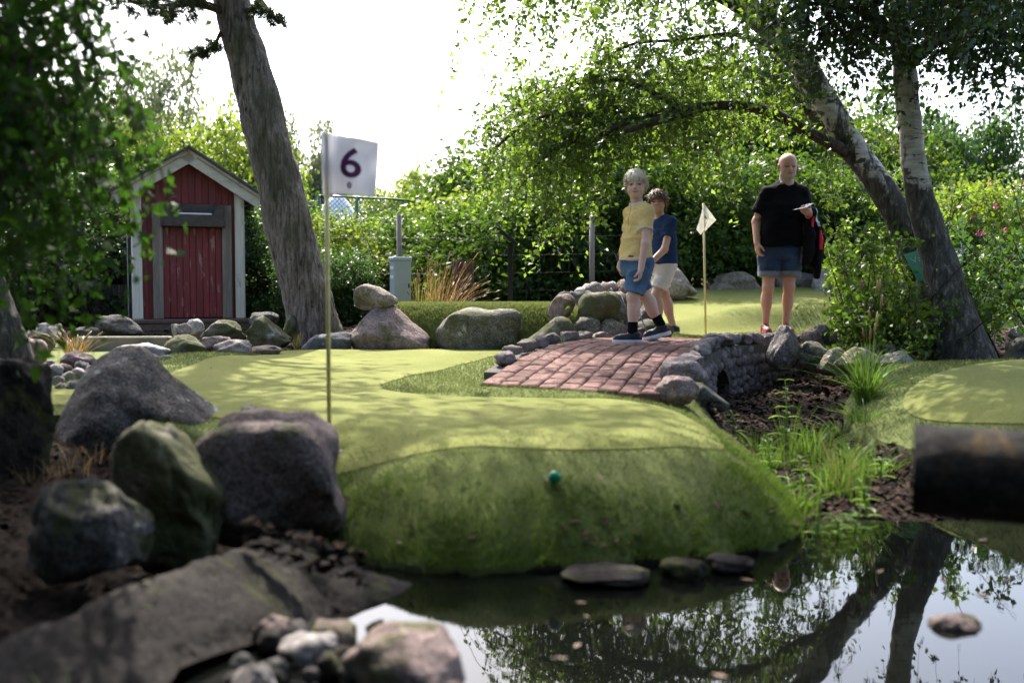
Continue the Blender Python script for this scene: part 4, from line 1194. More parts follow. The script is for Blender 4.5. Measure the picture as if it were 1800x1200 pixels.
# ------------------------------------------------------------------ upright birch in front of it
t1 = pxpath([(1692, 640, 7.5, 111.2), (1682, 585, 7.5, 85.6), (1666, 520, 7.55, 68.4), (1648, 450, 7.6, 56.5), (1625, 375, 7.6, 47.9), (1608, 300, 7.6, 42.8), (1600, 215, 7.6, 41.1), (1594, 175, 7.6, 41.1), (1588, 100, 7.6, 37.7), (1576, 0, 7.6, 32.6), (1568, -120, 7.6, 29.1), (1570, -300, 7.7, 22.2), (1580, -550, 7.8, 10.2)])
B1 = pxpath([(1590, 120, 7.6, 26), (1660, 60, 7.3, 20), (1740, 20, 7.0, 14), (1830, 10, 6.8, 8), (1920, 30, 6.7, 4)])
B2 = pxpath([(1586, 80, 7.6, 24), (1530, 30, 7.4, 16), (1470, 5, 7.2, 10), (1410, 10, 7.1, 4)])
B3 = pxpath([(1580, 30, 7.6, 24), (1650, -40, 8.1, 18), (1740, -60, 8.5, 12), (1850, -50, 8.8, 5)])
B4 = pxpath([(1575, -10, 7.6, 22), (1600, -80, 7.0, 16), (1680, -100, 6.4, 10), (1760, -80, 6.0, 5)])
B5 = pxpath([(1572, -60, 7.6, 22), (1500, -110, 7.2, 16), (1420, -130, 6.7, 10), (1340, -120, 6.3, 5)])
r1 = np.random.default_rng(23)
ups1 = [rand_limb(np.array(t1[r1.integers(9, 12)][:3]), r1, r1.uniform(1.4, 2.8), 0.3, 0.03) for i in range(12)]
make_birch('birch_tree', 'upright birch with white upper stem and dark rugged foot beside the domed green', t1, [B1, B2, B3, B4, B5] + ups1,
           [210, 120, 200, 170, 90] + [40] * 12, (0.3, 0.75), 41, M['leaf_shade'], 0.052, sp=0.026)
# ------------------------------------------------------------------ birch at the left, twigs hanging close to the lens
t3 = pxpath([(22, 672, 6.1, 96.0), (8, 600, 6.1, 73.6), (-10, 540, 6.1, 62.4), (-45, 440, 6.05, 56.0), (-90, 320, 6.0, 52.8), (-120, 150, 5.8, 48.0), (-110, -100, 5.4, 41.6), (-60, -400, 5.0, 30.4)])
C1 = [[-3.1, 5.4, 3.0, .05], [-2.4, 4.6, 3.2, .04], [-1.75, 3.8, 3.1, .028], [-1.3, 3.1, 2.7, .016], [-1.05, 2.7, 2.3, .006]]
C2 = [[-3.1, 5.4, 2.8, .045], [-2.7, 4.5, 2.7, .035], [-2.2, 3.6, 2.5, .022], [-1.75, 2.9, 2.2, .012], [-1.45, 2.5, 1.9, .005]]
C3 = [[-3.05, 5.3, 3.3, .045], [-2.2, 5.0, 3.9, .035], [-1.2, 4.6, 4.2, .022], [-0.2, 4.3, 4.2, .012], [0.6, 4.1, 4.0, .006]]
C4 = [[-3.0, 5.2, 3.6, .045], [-2.4, 4.4, 4.4, .035], [-1.6, 3.6, 4.8, .022], [-0.7, 2.9, 4.9, .012], [0.1, 2.4, 4.8, .006]]
C5 = [[-3.0, 5.3, 3.6, .045], [-2.6, 6.2, 4.2, .035], [-2.0, 7.0, 4.45, .025], [-1.2, 7.5, 4.4, .015], [-0.3, 7.7, 4.2, .006]]  # unseen limbs from here on, added for shade on bank and foreground
C6 = [[-3.0, 5.3, 3.7, .045], [-2.9, 6.6, 4.4, .03], [-2.7, 7.8, 4.7, .018], [-2.3, 8.6, 4.7, .006]]
C7 = [[-2.3, 6.6, 4.35, .03], [-1.2, 6.7, 4.5, .022], [-0.1, 6.9, 4.5, .016], [0.9, 6.8, 4.4, .01], [1.7, 6.5, 4.2, .005]]
C8 = [[-3.0, 5.3, 3.5, .04], [-3.4, 6.2, 3.9, .03], [-3.6, 7.2, 4.1, .02], [-3.5, 8.2, 4.0, .008]]
r3 = np.random.default_rng(24)
S, O, Ln = [], [], []
for i in range(125):     # curtain of twigs in the upper left corner
    px = 175 * r3.beta(1.0, 1.7) - 50
    D = r3.uniform(2.75, 3.7)
    ybot = r3.uniform(300, 570) - max(0, px - 40) * 0.6
    L = r3.uniform(0.45, 0.95)
    p = P(px, ybot, D); p[2] = p[2] + L
    S.append(p); O.append(nrm(r3.normal(size=3) * np.array([0.25, 0.25, 0.1]))); Ln.append(L)
for i in range(85):
    px = r3.uniform(-60, 105); D = r3.uniform(2.9, 4.0); L = r3.uniform(0.5, 0.95)
    p = P(px, r3.uniform(250, 560), D); p[2] += L
    S.append(p); O.append(nrm(r3.normal(size=3) * np.array([0.2, 0.25, 0.1]))); Ln.append(L)
for i in range(8):
    px = r3.uniform(130, 240); D = r3.uniform(2.8, 3.5); L = r3.uniform(0.25, 0.7)
    p = P(px, r3.uniform(60, 520), D); p[2] += L
    S.append(p); O.append(np.array([0.1, 0, 0.1])); Ln.append(L)
make_birch('birch_tree', 'dark birch with leafy twigs hanging in front of the red shed', t3, [C1, C2, C3, C4, C5, C6, C7, C8], [60, 70, 420, 520, 300, 220, 380, 260], (0.4, 0.9), 51, M['leaf_near'], 0.048,
           extra_twigs=(np.array(S), np.array(O), np.array(Ln)), sp=0.030)

# ------------------------------------------------------------------ pine
tp = pxpath([(570, 640, 9.7, 104.0), (562, 612, 9.7, 94.0), (548, 560, 9.7, 86.0), (533, 500, 9.7, 81.2), (508, 400, 9.7, 77.0), (484, 300, 9.7, 74.4), (460, 200, 9.7, 72.8), (433, 100, 9.7, 66.8), (406, 0, 9.7, 57.5), (385, -100, 9.7, 52.5), (360, -300, 9.7, 40.6), (350, -520, 9.7, 25.4), (350, -700, 9.7, 10.2)])
V, F, q = bark_tube(tp, 320, 72, 0.010, 61, 3.2)
pine = thing('pine_tree', 'leaning pine trunk with grey fissured bark next to the red shed', 'tree', (q[0, 0], q[0, 1], 0))
obj('trunk', V, F, M['bark_pine'], pine)
rp = np.random.default_rng(62)
PB = [pxpath([(395, 20, 9.6, 16), (340, 6, 9.4, 12), (280, 12, 9.2, 9), (225, 2, 9.0, 6)]),
      pxpath([(400, -10, 9.6, 18), (330, -40, 9.2, 13), (260, -30, 8.9, 9), (190, -20, 8.7, 5)]),
      pxpath([(432, 20, 9.6, 10), (462, 14, 9.5, 7), (490, 42, 9.4, 4)]),
      pxpath([(388, 58, 9.6, 7), (372, 84, 9.5, 4), (340, 100, 9.4, 3)]),
      pxpath([(420, -30, 9.6, 14), (470, -30, 9.4, 10), (530, -8, 9.2, 5)])]
for i in range(16):
    k = rp.integers(9, 12); PB.append(rand_limb(np.array(tp[k][:3]), rp, rp.uniform(1.3, 2.4), 0.25, 0.04))
for L in PB:
    V, F, _ = bark_tube(L, 26, 7, 0.003, 63, 8.0)
    obj('branch', V, F, M['bark_branch'], pine)
cs, ds = [], []
for j, L in enumerate(PB):
    q = smooth_path(L, 30)
    m = 60 if j < 2 else (20 if j in (2, 3, 4) else 46)
    k = rp.integers(6 if j != 3 else 12, 30, m)
    sp_ = 0.09 if j < 2 else (0.028 if j in (2, 3, 4) else 0.30)
    c_ = q[k, :3] + rp.normal(size=(m, 3)) * sp_
    if j >= 5: c_ = c_[507 - 1750 * (c_[:, 2] - CAMZ) / c_[:, 1] < -70]
    cs.append(c_); ds.append(nrm(rp.normal(size=c_.shape) + np.array([0, 0, 0.5])))
cs = np.vstack(cs); ds = np.vstack(ds)
nn_ = 70
c = np.repeat(cs, nn_, 0); d = nrm(np.repeat(ds, nn_, 0) * 0.6 + rp.normal(size=(len(c), 3)))
c = c - np.repeat(ds, nn_, 0) * rp.uniform(0, 0.07, (len(c), 1))
sd_ = nrm(np.cross(d, rp.normal(size=d.shape)))
L_ = rp.uniform(0.06, 0.10, (len(c), 1))
V = np.stack([c - sd_ * 0.004, c + sd_ * 0.004, c + d * L_], 1).reshape(-1, 3)
obj('crown', V, np.arange(len(V)).reshape(-1, 3), M['needle'], pine, smooth=False)

# ------------------------------------------------------------------ shrubs and far trees (built once, then copied)
def bush_mesh(seed, w, h, ncl, per, leaf, crad, stems=7, low=0.05, shape='bush', leafdrop=-0.25):
    r = np.random.default_rng(seed)
    lob = [(r.uniform(-.42, .42) * w, r.uniform(-.35, .35) * w, r.uniform(.35, .8) * h, r.uniform(.22, .36)) for _ in range(9)]
    C = []
    while len(C) < ncl:
        l = lob[r.integers(len(lob))]
        d = nrm(r.normal(size=3)); rad = r.uniform(0.25, 1.0) ** 0.45
        p = np.array([l[0], l[1], l[2]]) + d * rad * np.array([l[3] * w, l[3] * w, l[3] * h * 0.95])
        if low * h < p[2] < h: C.append(p)
    C = np.array(C)
    if shape == 'bush':
        sk = int(ncl * 0.25)
        a = r.uniform(0, 2 * np.pi, sk); rr = np.sqrt(r.uniform(0.1, 1, sk)) * 0.46 * w
        C = np.vstack([C, np.column_stack([rr * np.cos(a), rr * np.sin(a), r.uniform(0.04, 0.4, sk) * h])])
    n = len(C) * per
    pos = np.repeat(C, per, 0) + r.normal(size=(n, 3)) * crad
    pos[:, 2] = np.maximum(pos[:, 2], 0.02)
    dirs = r.normal(size=(n, 3)) + np.array([0, 0, leafdrop])
    LV, LF = leafcloud(pos, dirs, leaf * np.repeat(r.uniform(0.65, 1.35, len(C)), per), r, 0.6)
    SV, SF, nv = [], [], 0
    for k in range(stems):
        tgt = C[r.integers(len(C))]
        b = np.array([r.uniform(-.12, .12) * w, r.uniform(-.12, .12) * w, -0.05])
        if shape != 'bush': b = b * 0.12
        mid_ = b * 0.5 + tgt * 0.5 + np.array([0, 0, 0.12 * h]) + r.normal(size=3) * 0.06 * w
        r0 = 0.016 * w if shape == 'bush' else 0.03 * w
        V, F = tube(smooth_path([b, mid_, tgt], 9), np.linspace(r0, r0 * 0.2, 9), 6, False)
        SV.append(V); SF += [tuple(i + nv for i in f) for f in F]; nv += len(V)
    return (LV, LF), (np.vstack(SV), SF)
_bush = {}
def bush_variant(key, leafm, *a, **k):
    (LV, LF), (SV, SF) = bush_mesh(*a, **k)
    ml = fmesh('crown', LV, LF); ml.materials.append(M[leafm])
    ms = fmesh('stems', SV, SF); ms.materials.append(M['bark_branch'])
    _bush[key] = (ml, ms)
for k in range(4):
    bush_variant('hedge%d' % k, 'leaf_hedge', 700 + k, 2.0, 2.0, 330, 32, 0.078, 0.10, 9)
for k in range(2):
    bush_variant('bright%d' % k, 'leaf_bright', 720 + k, 2.0, 2.0, 330, 30, 0.080, 0.10, 9)
    bush_variant('dark%d' % k, 'leaf_dark', 730 + k, 2.0, 2.0, 420, 24, 0.068, 0.085, 9)
bush_variant('tree_bright', 'leaf_bright', 740, 3.0, 3.0, 620, 26, 0.10, 0.13, 12, shape='tree', low=0.2)
bush_variant('tree_grey', 'leaf_grey', 741, 3.0, 3.0, 620, 26, 0.10, 0.13, 12, shape='tree', low=0.2)
bush_variant('tree_dark', 'leaf_dark', 742, 3.0, 3.0, 620, 26, 0.11, 0.13, 12, shape='tree', low=0.2)
bush_variant('tree_mid', 'leaf_hedge', 743, 3.0, 3.0, 620, 26, 0.10, 0.13, 12, shape='tree', low=0.2)
def bush(key, name, label, cat, px, top, D, wpx, group, rot, squash=1.0, trunk=False):
    ml, ms = _bush[key]
    unit = 2.0 if not key.startswith('tree') else 3.0
    c = P(px, 507, D)
    zb = hz(c[0], c[1]) - 0.03
    ht = P(px, top, D)[2] - zb
    w = wpx / 1750 * D
    o = thing(name, label, cat, (c[0], c[1], zb), group)
    o.rotation_euler = (0, 0, rot)
    for nm, me in (('crown', ml), ('trunk' if trunk else 'stems', ms)):
        q_ = bpy.data.objects.new(nm, me); COL.objects.link(q_); q_.parent = o
        q_.scale = (w / unit, w / unit * squash, ht / unit)
    return o
rh = random.Random(9)
def topline(x):
    return float(np.interp(x, [-100, 150, 230, 330, 450, 560, 640, 720, 800, 880, 980, 1100, 1300, 1500, 1650, 1800, 1950], [300, 290, 330, 345, 350, 395, 432, 418, 385, 330, 300, 280, 285, 300, 345, 390, 400]))
def behind(x):
    for lim, nm in ((130, 'dark hanging birch twigs'), (440, 'red shed'), (600, 'leaning pine'), (760, 'utility cabinet'), (960, 'turf berm'), (1250, 'two boys'), (1450, 'man in black'), (1640, 'leaning birch')):
        if x < lim: return nm
    return 'upright birch'
def look(key):
    return 'yellow-green' if key.startswith('bright') else ('dark green' if key.startswith('dark') else 'mid-green')
kinds = ['hedge0', 'hedge1', 'hedge2', 'hedge3']
i = 0
x = -120
while x < 1960:
    D = 13.9 + rh.uniform(-.25, .35)
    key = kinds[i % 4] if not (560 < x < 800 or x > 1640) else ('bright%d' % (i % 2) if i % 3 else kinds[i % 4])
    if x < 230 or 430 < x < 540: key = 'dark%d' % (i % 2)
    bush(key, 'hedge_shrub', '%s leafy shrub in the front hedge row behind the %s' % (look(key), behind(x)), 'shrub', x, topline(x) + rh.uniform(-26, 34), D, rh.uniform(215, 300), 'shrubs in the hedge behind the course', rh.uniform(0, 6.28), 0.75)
    x += 100; i += 1
x = -150
while x < 2000:
    D = 16.3 + rh.uniform(-.4, .5)
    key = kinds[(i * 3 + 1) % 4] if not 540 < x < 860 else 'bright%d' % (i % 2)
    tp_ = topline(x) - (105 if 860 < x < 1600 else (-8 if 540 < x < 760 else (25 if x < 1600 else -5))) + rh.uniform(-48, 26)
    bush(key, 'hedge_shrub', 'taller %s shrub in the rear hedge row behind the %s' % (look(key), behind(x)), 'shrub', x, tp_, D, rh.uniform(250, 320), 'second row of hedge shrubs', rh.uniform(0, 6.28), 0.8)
    x += 112; i += 1
far = [('tree_bright', 'bright yellow-green tree standing right behind the red shed', 335, 165, 17.5, 270), ('tree_bright', 'low bright tree behind the shed roof on its left', 215, 235, 18.5, 210),
       ('tree_bright', 'full yellow-green tree close behind the shed gable', 285, 195, 16.8, 230), ('tree_bright', 'leafy yellow-green tree between the shed and the pine', 405, 215, 17.0, 200),
       ('tree_grey', 'grey-green tree in the distance left of the pine', 262, 108, 30, 190), ('tree_grey', 'pale grey-green tree between the pine and the number flag', 540, 208, 32, 130),
       ('tree_bright', 'distant light green tree right of the number flag', 690, 275, 26, 150), ('tree_mid', 'green tree rising behind the hedge by the end of the long limb', 870, 255, 19, 240),
       ('tree_mid', 'tall green tree behind the boys', 1080, 165, 18.5, 400), ('tree_mid', 'tall green tree behind the man', 1290, 130, 18, 400), ('tree_bright', 'light green tree between the two birches', 1480, 180, 17.5, 250),
       ('tree_dark', 'dark rounded oak right of the upright birch', 1672, 190, 17, 190), ('tree_mid', 'greyish tree at the right edge beyond the roses', 1830, 330, 20, 200),
       ('tree_dark', 'dark tree in the shade left of the shed', 95, 190, 15.5, 260), ('tree_dark', 'dark tree at the far left edge', -60, 120, 14.5, 300), ('tree_grey', 'pale distant tree left of the bright tree', 110, 130, 34, 200)]
for k, lb, px, tp_, D, w_ in far:
    bush(k, 'leafy_tree', lb, 'tree', px, tp_, D, w_, None, rh.uniform(0, 6.28), 1.0, True)
# dark undergrowth beside and behind the shed and the pine
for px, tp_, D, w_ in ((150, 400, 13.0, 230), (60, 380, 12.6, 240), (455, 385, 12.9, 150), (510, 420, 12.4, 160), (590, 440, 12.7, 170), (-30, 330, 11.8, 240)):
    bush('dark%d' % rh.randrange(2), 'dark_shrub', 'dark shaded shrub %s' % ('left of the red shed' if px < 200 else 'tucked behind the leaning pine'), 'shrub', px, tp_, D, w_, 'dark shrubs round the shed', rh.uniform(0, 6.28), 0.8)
# rose bushes at the right
def rose_bush(px, tp_, D, w_, lb, key):
    o = bush(key, 'rose_bush', lb, 'shrub', px, tp_, D, w_, None, rh.uniform(0, 6.28), 0.8)
    o.rotation_euler = (0, 0, 0)
    c = np.array(o.location); ht = P(px, tp_, D)[2] - c[2]; w = w_ / 1750 * D
    for k in range(9):
        f = c + np.array([rh.uniform(-.45, .45) * w, rh.uniform(-.45, -.15) * w, rh.uniform(.35, .97) * ht])
        r = np.random.default_rng(800 + k)
        a = np.linspace(0, 2 * np.pi, 6)[:-1]
        d = np.column_stack([np.cos(a), -0.4 + 0 * a, np.sin(a)])
        V, F = leafcloud(np.repeat(f[None], 5, 0), d, 0.045, r, 0.9)
        obj('blossom', V, F, M['rose'], o, smooth=False)
rose_bush(1705, 318, 12.9, 190, 'rose bush with pink blossoms behind the upright birch', 'bright0')
rose_bush(1790, 400, 12.3, 190, 'rose bush with a few pink blossoms at the right edge', 'hedge2')
rose_bush(1640, 400, 12.4, 160, 'rose bush with pink blossoms between the birch stems', 'hedge1')

# ------------------------------------------------------------------ young growth round the birches
def sapling(name, label, cat, base, n, hgt, spread, leaf, m, seed, lm=14, lean=(0, 0), group=None, stemm='bark_branch'):
    r = np.random.default_rng(seed)
    base = np.array(base, float)
    root = thing(name, label, cat, base, group)
    SV, SF, nv, LP, LD = [], [], 0, [], []
    for k in range(n):
        b = base + np.array([r.normal() * spread * 0.25, r.normal() * spread * 0.25, -0.02])
        h_ = hgt * r.uniform(0.45, 1.0)
        tip = b + np.array([r.normal() * spread * 0.6 + lean[0], r.normal() * spread * 0.6 + lean[1], h_])
        q = smooth_path([b, b * 0.55 + tip * 0.45 + r.normal(size=3) * 0.05, tip], 9)
        V, F = tube(q, np.linspace(0.007, 0.002, 9) * (hgt ** 0.5), 5, False)
        SV.append(V); SF += [tuple(i + nv for i in f) for f in F]; nv += len(V)
        for j in range(int(6 + h_ * 7)):
            t = r.uniform(0.12, 1); p = q[min(8, int(t * 8))]
            d = nrm(r.normal(size=3) * np.array([1, 1, 0.3]) + np.array([0, 0, 0.15])); L = 0.28 * spread * r.uniform(0.5, 1.2) * (1.15 - t * 0.6)
            q2 = p + d * np.linspace(0, 1, 4)[:, None] * L
            V, F = tube(q2, np.linspace(0.003, 0.001, 4), 3, False)
            SV.append(V); SF += [tuple(i + nv for i in f) for f in F]; nv += len(V)
            LP.append(p + d * r.uniform(0.1, 1.1, (lm, 1)) * L + r.normal(size=(lm, 3)) * 0.035); LD.append(r.normal(size=(lm, 3)) + np.array([0, 0, -0.4]))
    SV = np.vstack(SV); LP = np.vstack(LP); LD = np.vstack(LD)
    def hid(q):
        vx = 900 + 1750 * q[:, 0] / q[:, 1]; vy = 507 - 1750 * (q[:, 2] - CAMZ) / q[:, 1]
        return ((vx < 1450) & (vy < 585)) | ((vx > 1583) & (vx < 1634) & (vy > 436) & (vy < 498) & (q[:, 1] < 8.0))
    b_ = hid(SV); SF = [f for f in SF if not b_[list(f)].any()]
    ok = ~hid(LP); LP = LP[ok]; LD = LD[ok]
    tag(obj('stems', SV, SF, M[stemm], root), kind='stuff')
    V, F = leafcloud(LP, LD, leaf, r, 0.75)
    obj('foliage', V, F, M[m], root)
    return root
def gp(px, py, D):
    p = P(px, py, D); p[2] = hz(p[0], p[1]); return p
sapling('birch_shoots', 'bushy birch shoots growing at the foot of the leaning birch', 'shrub', gp(1570, 600, 7.85), 18, 1.25, 0.75, 0.05, 'leaf_hedge', 901, 17, (-0.02, -0.1))
sapling('birch_shoots', 'bushy shoots left of the green sign above the stream stones', 'shrub', gp(1522, 590, 8.6), 16, 1.15, 0.55, 0.05, 'leaf_birch', 902, 17)
sapling('birch_shoots', 'leafy shoots hanging round the leaning birch stem', 'shrub', gp(1590, 590, 8.9), 14, 1.8, 0.7, 0.05, 'leaf_birch', 903, 16, (-0.2, 0))
sapling('birch_shoots', 'low leafy shoots in front of the dark birch foot', 'shrub', gp(1600, 618, 7.55), 9, 0.75, 0.6, 0.05, 'leaf_hedge', 904, 12)
sapling('dark_sapling', 'dark-leaved sapling right of the upright birch', 'shrub', gp(1752, 600, 7.9), 7, 1.35, 0.75, 0.055, 'leaf_dark', 905, 8, (0.15, 0))
sapling('dark_sapling', 'dark-leaved bush at the right edge over the bright green', 'shrub', gp(1830, 600, 7.6), 8, 1.5, 0.8, 0.055, 'leaf_dark', 906, 10)
sapling('dark_sapling', 'thin dark sapling just behind the upright birch', 'shrub', gp(1700, 560, 10.4), 8, 1.3, 0.9, 0.055, 'leaf_dark', 907, 10)

# unseen trees added on the near bank, behind and beside the viewpoint: they shade the pond and the stones
bush_variant('big', 'leaf_dark', 750, 6.0, 6.4, 1500, 30, 0.12, 0.20, 26, shape='tree', low=0.30)
bush_variant('flat', 'leaf_dark', 751, 6.2, 4.2, 1300, 30, 0.12, 0.18, 22, shape='tree', low=0.5)
for k, (lb, key_, x_, y_, sc_) in enumerate((('low spreading shade tree on the near bank left of the pond', 'flat', -3.1, -0.1, 1.0), ('broad shade tree on the near bank further left', 'big', -6.0, 1.4, 0.9),
                              ('broad shade tree on the near bank right of the pond', 'big', 5.8, 0.0, 0.95))):
    o = thing('leafy_tree', lb, 'tree', (x_, y_, hz(x_, y_) - .05))
    o.rotation_euler = (0, 0, k * 1.1)
    for nm, me in zip(('crown', 'trunk'), _bush[key_]):
        q_ = bpy.data.objects.new(nm, me); COL.objects.link(q_); q_.parent = o; q_.scale = (sc_, sc_, sc_)
for k, (x_, y_) in enumerate([(-5.2, -1.6), (-3.4, -2.4), (-1.6, -2.2), (0.2, -2.5), (2.0, -2.2), (3.8, -2.0), (5.4, -1.0), (-5.6, 1.2), (-4.8, 3.0), (5.8, 1.6)]):  # unseen shrubs added to block low light from behind the viewpoint
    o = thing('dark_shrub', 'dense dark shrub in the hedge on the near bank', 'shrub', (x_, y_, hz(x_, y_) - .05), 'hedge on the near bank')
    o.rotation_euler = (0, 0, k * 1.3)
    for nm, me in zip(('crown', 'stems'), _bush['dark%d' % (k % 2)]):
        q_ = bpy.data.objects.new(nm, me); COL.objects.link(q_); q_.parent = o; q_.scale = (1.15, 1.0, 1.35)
# ------------------------------------------------------------------ lettering
def text_mesh(s, bold=0.0):
    cu = bpy.data.curves.new('t', 'FONT'); cu.body = s; cu.align_x = 'CENTER'; cu.offset = bold; cu.resolution_u = 4
    o = bpy.data.objects.new('t', cu); COL.objects.link(o)
    bpy.context.view_layer.update()
    me = bpy.data.meshes.new_from_object(o)
    bm = bmesh.new(); bm.from_mesh(me)
    bmesh.ops.triangulate(bm, faces=bm.faces)
    bmesh.ops.subdivide_edges(bm, edges=bm.edges, cuts=3, use_grid_fill=True)
    bm.verts.index_update()
    V = np.array([v.co[:] for v in bm.verts]); F = [tuple(v.index for v in f.verts) for f in bm.faces]
    bm.free(); bpy.data.objects.remove(o); bpy.data.curves.remove(cu); bpy.data.meshes.remove(me)
    V[:, :2] -= (V[:, :2].max(0) + V[:, :2].min(0)) / 2
    V[:, :2] /= (V[:, 1].max() - V[:, 1].min())
    return V[:, :2], F
def ring2d(ro, ri, n=20):
    a = np.linspace(0, 2 * np.pi, n, endpoint=False)
    V = np.vstack([np.column_stack([np.cos(a) * ro, np.sin(a) * ro]), np.column_stack([np.cos(a) * ri, np.sin(a) * ri])])
    return V, [(i, (i + 1) % n, n + (i + 1) % n, n + i) for i in range(n)]

# ------------------------------------------------------------------ flag with the 6
base = G(579, 751, 0.006)
Df = base[1]
base[2] = hz(base[0], base[1]) + 0.006
top = P(573, 236, Df)
fl = thing('hole_flag', 'white flag with a purple number 6 on a thin brass-coloured pole', 'flag', base)
pv, pf_ = tube([base - [0, 0, 0.05], base + (top - base) * 0.5, top], [0.0085, 0.0085, 0.0085], 12)
obj('pole', pv, pf_, M['pole'], fl)
k_ = Df / 1750
def fpos(u, v, off=0.0):
    """u 0..1 across, v 0..1 down; cloth swings a little away from the lens"""
    u = np.asarray(u, float); v = np.asarray(v, float)
    x = (-7 + u * 95 * (1 - 0.06 * v)) * k_
    z = -(-2 + u * (12 - 10 * v) + v * 106) * k_
    y = 0.022 * np.sin(u * 7.5 + v * 1.6) * (0.35 + 0.65 * u) + 0.010 * np.sin(u * 3 - v * 4) + 0.05 * u - 0.012 * np.exp(-((u - 0.16) / 0.05) ** 2)
    return np.column_stack([x + top[0], y + top[1] - 0.013 - off, z + top[2]])
uu, vv = np.meshgrid(np.linspace(0, 1, 40), np.linspace(0, 1, 34), indexing='ij')
ii_ = np.arange(uu.size).reshape(uu.shape)
FF = np.stack([ii_[:-1, :-1], ii_[:-1, 1:], ii_[1:, 1:], ii_[1:, :-1]], -1).reshape(-1, 4)
cl = obj('cloth', fpos(uu.ravel(), vv.ravel()), FF, M['cloth'], fl)
md = cl.modifiers.new('thick', 'SOLIDIFY'); md.thickness = 0.0012; md.offset = 1
tv, tf = text_mesh('6', 0.018)
hgt_ = 0.53
obj('number', fpos(0.54 + tv[:, 0] * hgt_ * 106 / 92, 0.445 - tv[:, 1] * hgt_, 0.0045), tf, M['purple'], fl, smooth=False)
ev, ef = ring2d(0.040, 0.018)
em = MB()
em.add(fpos(0.53 + ev[:, 0] * 1.05, 0.84 - ev[:, 1] * 1.35, 0.004), ef)
bv = np.array([[-.03, -.008], [.03, -.008], [.03, .008], [-.03, .008]])
em.add(fpos(0.53 + bv[:, 0], 0.84 - bv[:, 1], 0.0042), [(0, 1, 2, 3)])
bv = np.array([[-.012, .04], [.012, .04], [.0, .075]])
em.add(fpos(0.53 + bv[:, 0], 0.84 - bv[:, 1], 0.0042), [(0, 1, 2)])
em.build('emblem', M['printgrey'], fl)
a = np.linspace(0, 2 * np.pi, 32, endpoint=False)
cup = base + np.array([0.018, 0.0, 0.0])
Vc = np.vstack([np.column_stack([cup[0] + r_o * np.cos(a), cup[1] + r_o * np.sin(a), np.full(32, cup[2] + z_)]) for r_o, z_ in ((0.056, 0.001), (0.055, 0.004), (0.048, 0.004), (0.047, -0.09))])
Fc = [(i + 32 * j, (i + 1) % 32 + 32 * j, (i + 1) % 32 + 32 * (j + 1), i + 32 * (j + 1)) for j in range(3) for i in range(32)]
Fc.append(tuple(range(96, 128)))
obj('cup', Vc, Fc, M['cup'], fl)

# ------------------------------------------------------------------ small far flag
Df2 = 9.83
b2 = P(1241, 567, Df2); b2[2] = hz(b2[0], b2[1])
t2_ = P(1236.5, 357, Df2)
f2 = thing('hole_flag', 'small cream flag with a dark mark hanging slack from a yellow pole', 'flag', b2)
pv, pf_ = tube([b2 - [0, 0, 0.04], t2_], [0.011, 0.011], 10)
obj('pole', pv, pf_, M['pole'], f2)
def q2(px, py, dy): 
    p = P(px, py, Df2); p[1] += dy; return p
cv = [q2(1237, 358, -.015), q2(1222, 404, -.07), q2(1230, 413, -.05), q2(1237.5, 403, -.018), q2(1258, 387, -.03), q2(1239, 407, .01), q2(1248, 374, -.035), q2(1229, 384, -.05)]
cl2 = obj('cloth', np.array(cv), [(0, 7, 3), (7, 1, 2), (7, 2, 3), (0, 3, 6), (6, 3, 5), (6, 5, 4)], M['cloth2'], f2, smooth=False)
md = cl2.modifiers.new('thick', 'SOLIDIFY'); md.thickness = 0.004; md.offset = 0
sv = [q2(1236.9, 378, -.045), q2(1241.2, 384.5, -.05), q2(1239.5, 386, -.05), q2(1237.3, 383, -.047)]
obj('mark', np.array(sv), [(0, 3, 2, 1)], M['printgrey'], f2, smooth=False)

# ------------------------------------------------------------------ ball
def sphere(c, r, n=3):
    V, F = ico(n); return V * r + np.array(c), F
py_ = 3.27; bc = P(975, 838, py_); bc[2] = hz(bc[0], bc[1]) + 0.0285
V, F = sphere(bc, 0.0215, 4)
tag(obj('golf_ball', V, F, M['ball'], origin=bc), 'small green golf ball lying on the turf bank', 'ball')

# ------------------------------------------------------------------ shed
AL = R(23); SX = np.array([math.cos(AL), math.sin(AL), 0]); SN = np.array([math.sin(AL), -math.cos(AL), 0]); SZ = np.array([0, 0, 1.0])
SC = P(333.5, 507, 12.0); SC[2] = 0
def S3(u, v, z): return SC + SX * u + SN * v + SZ * z
SM = axes_to_mat(SX, SN, SZ)
shed = thing('garden_shed', 'small red plank shed with cream trim and a gabled roof', 'shed', S3(0, 0, hz(SC[0], SC[1])))
def sbox(name, m, u0, u1, v0, v1, z0, z1, parent=shed, bev=0.004):
    b = MB().box(S3((u0 + u1) / 2, (v0 + v1) / 2, (z0 + z1) / 2), (u1 - u0, v1 - v0, z1 - z0), SM, bev)
    return b.build(name, M[m], parent, origin=S3((u0 + u1) / 2, (v0 + v1) / 2, (z0 + z1) / 2))
W2 = 0.625; ZB = 0.19
def ztop(u): return 2.13 - 0.63 * abs(u)
npk = 16; pw = 2 * W2 / npk
fw = sbox('front_wall', 'red', -W2 + .02, W2 - .02, -0.06, -0.022, ZB, 1.70)
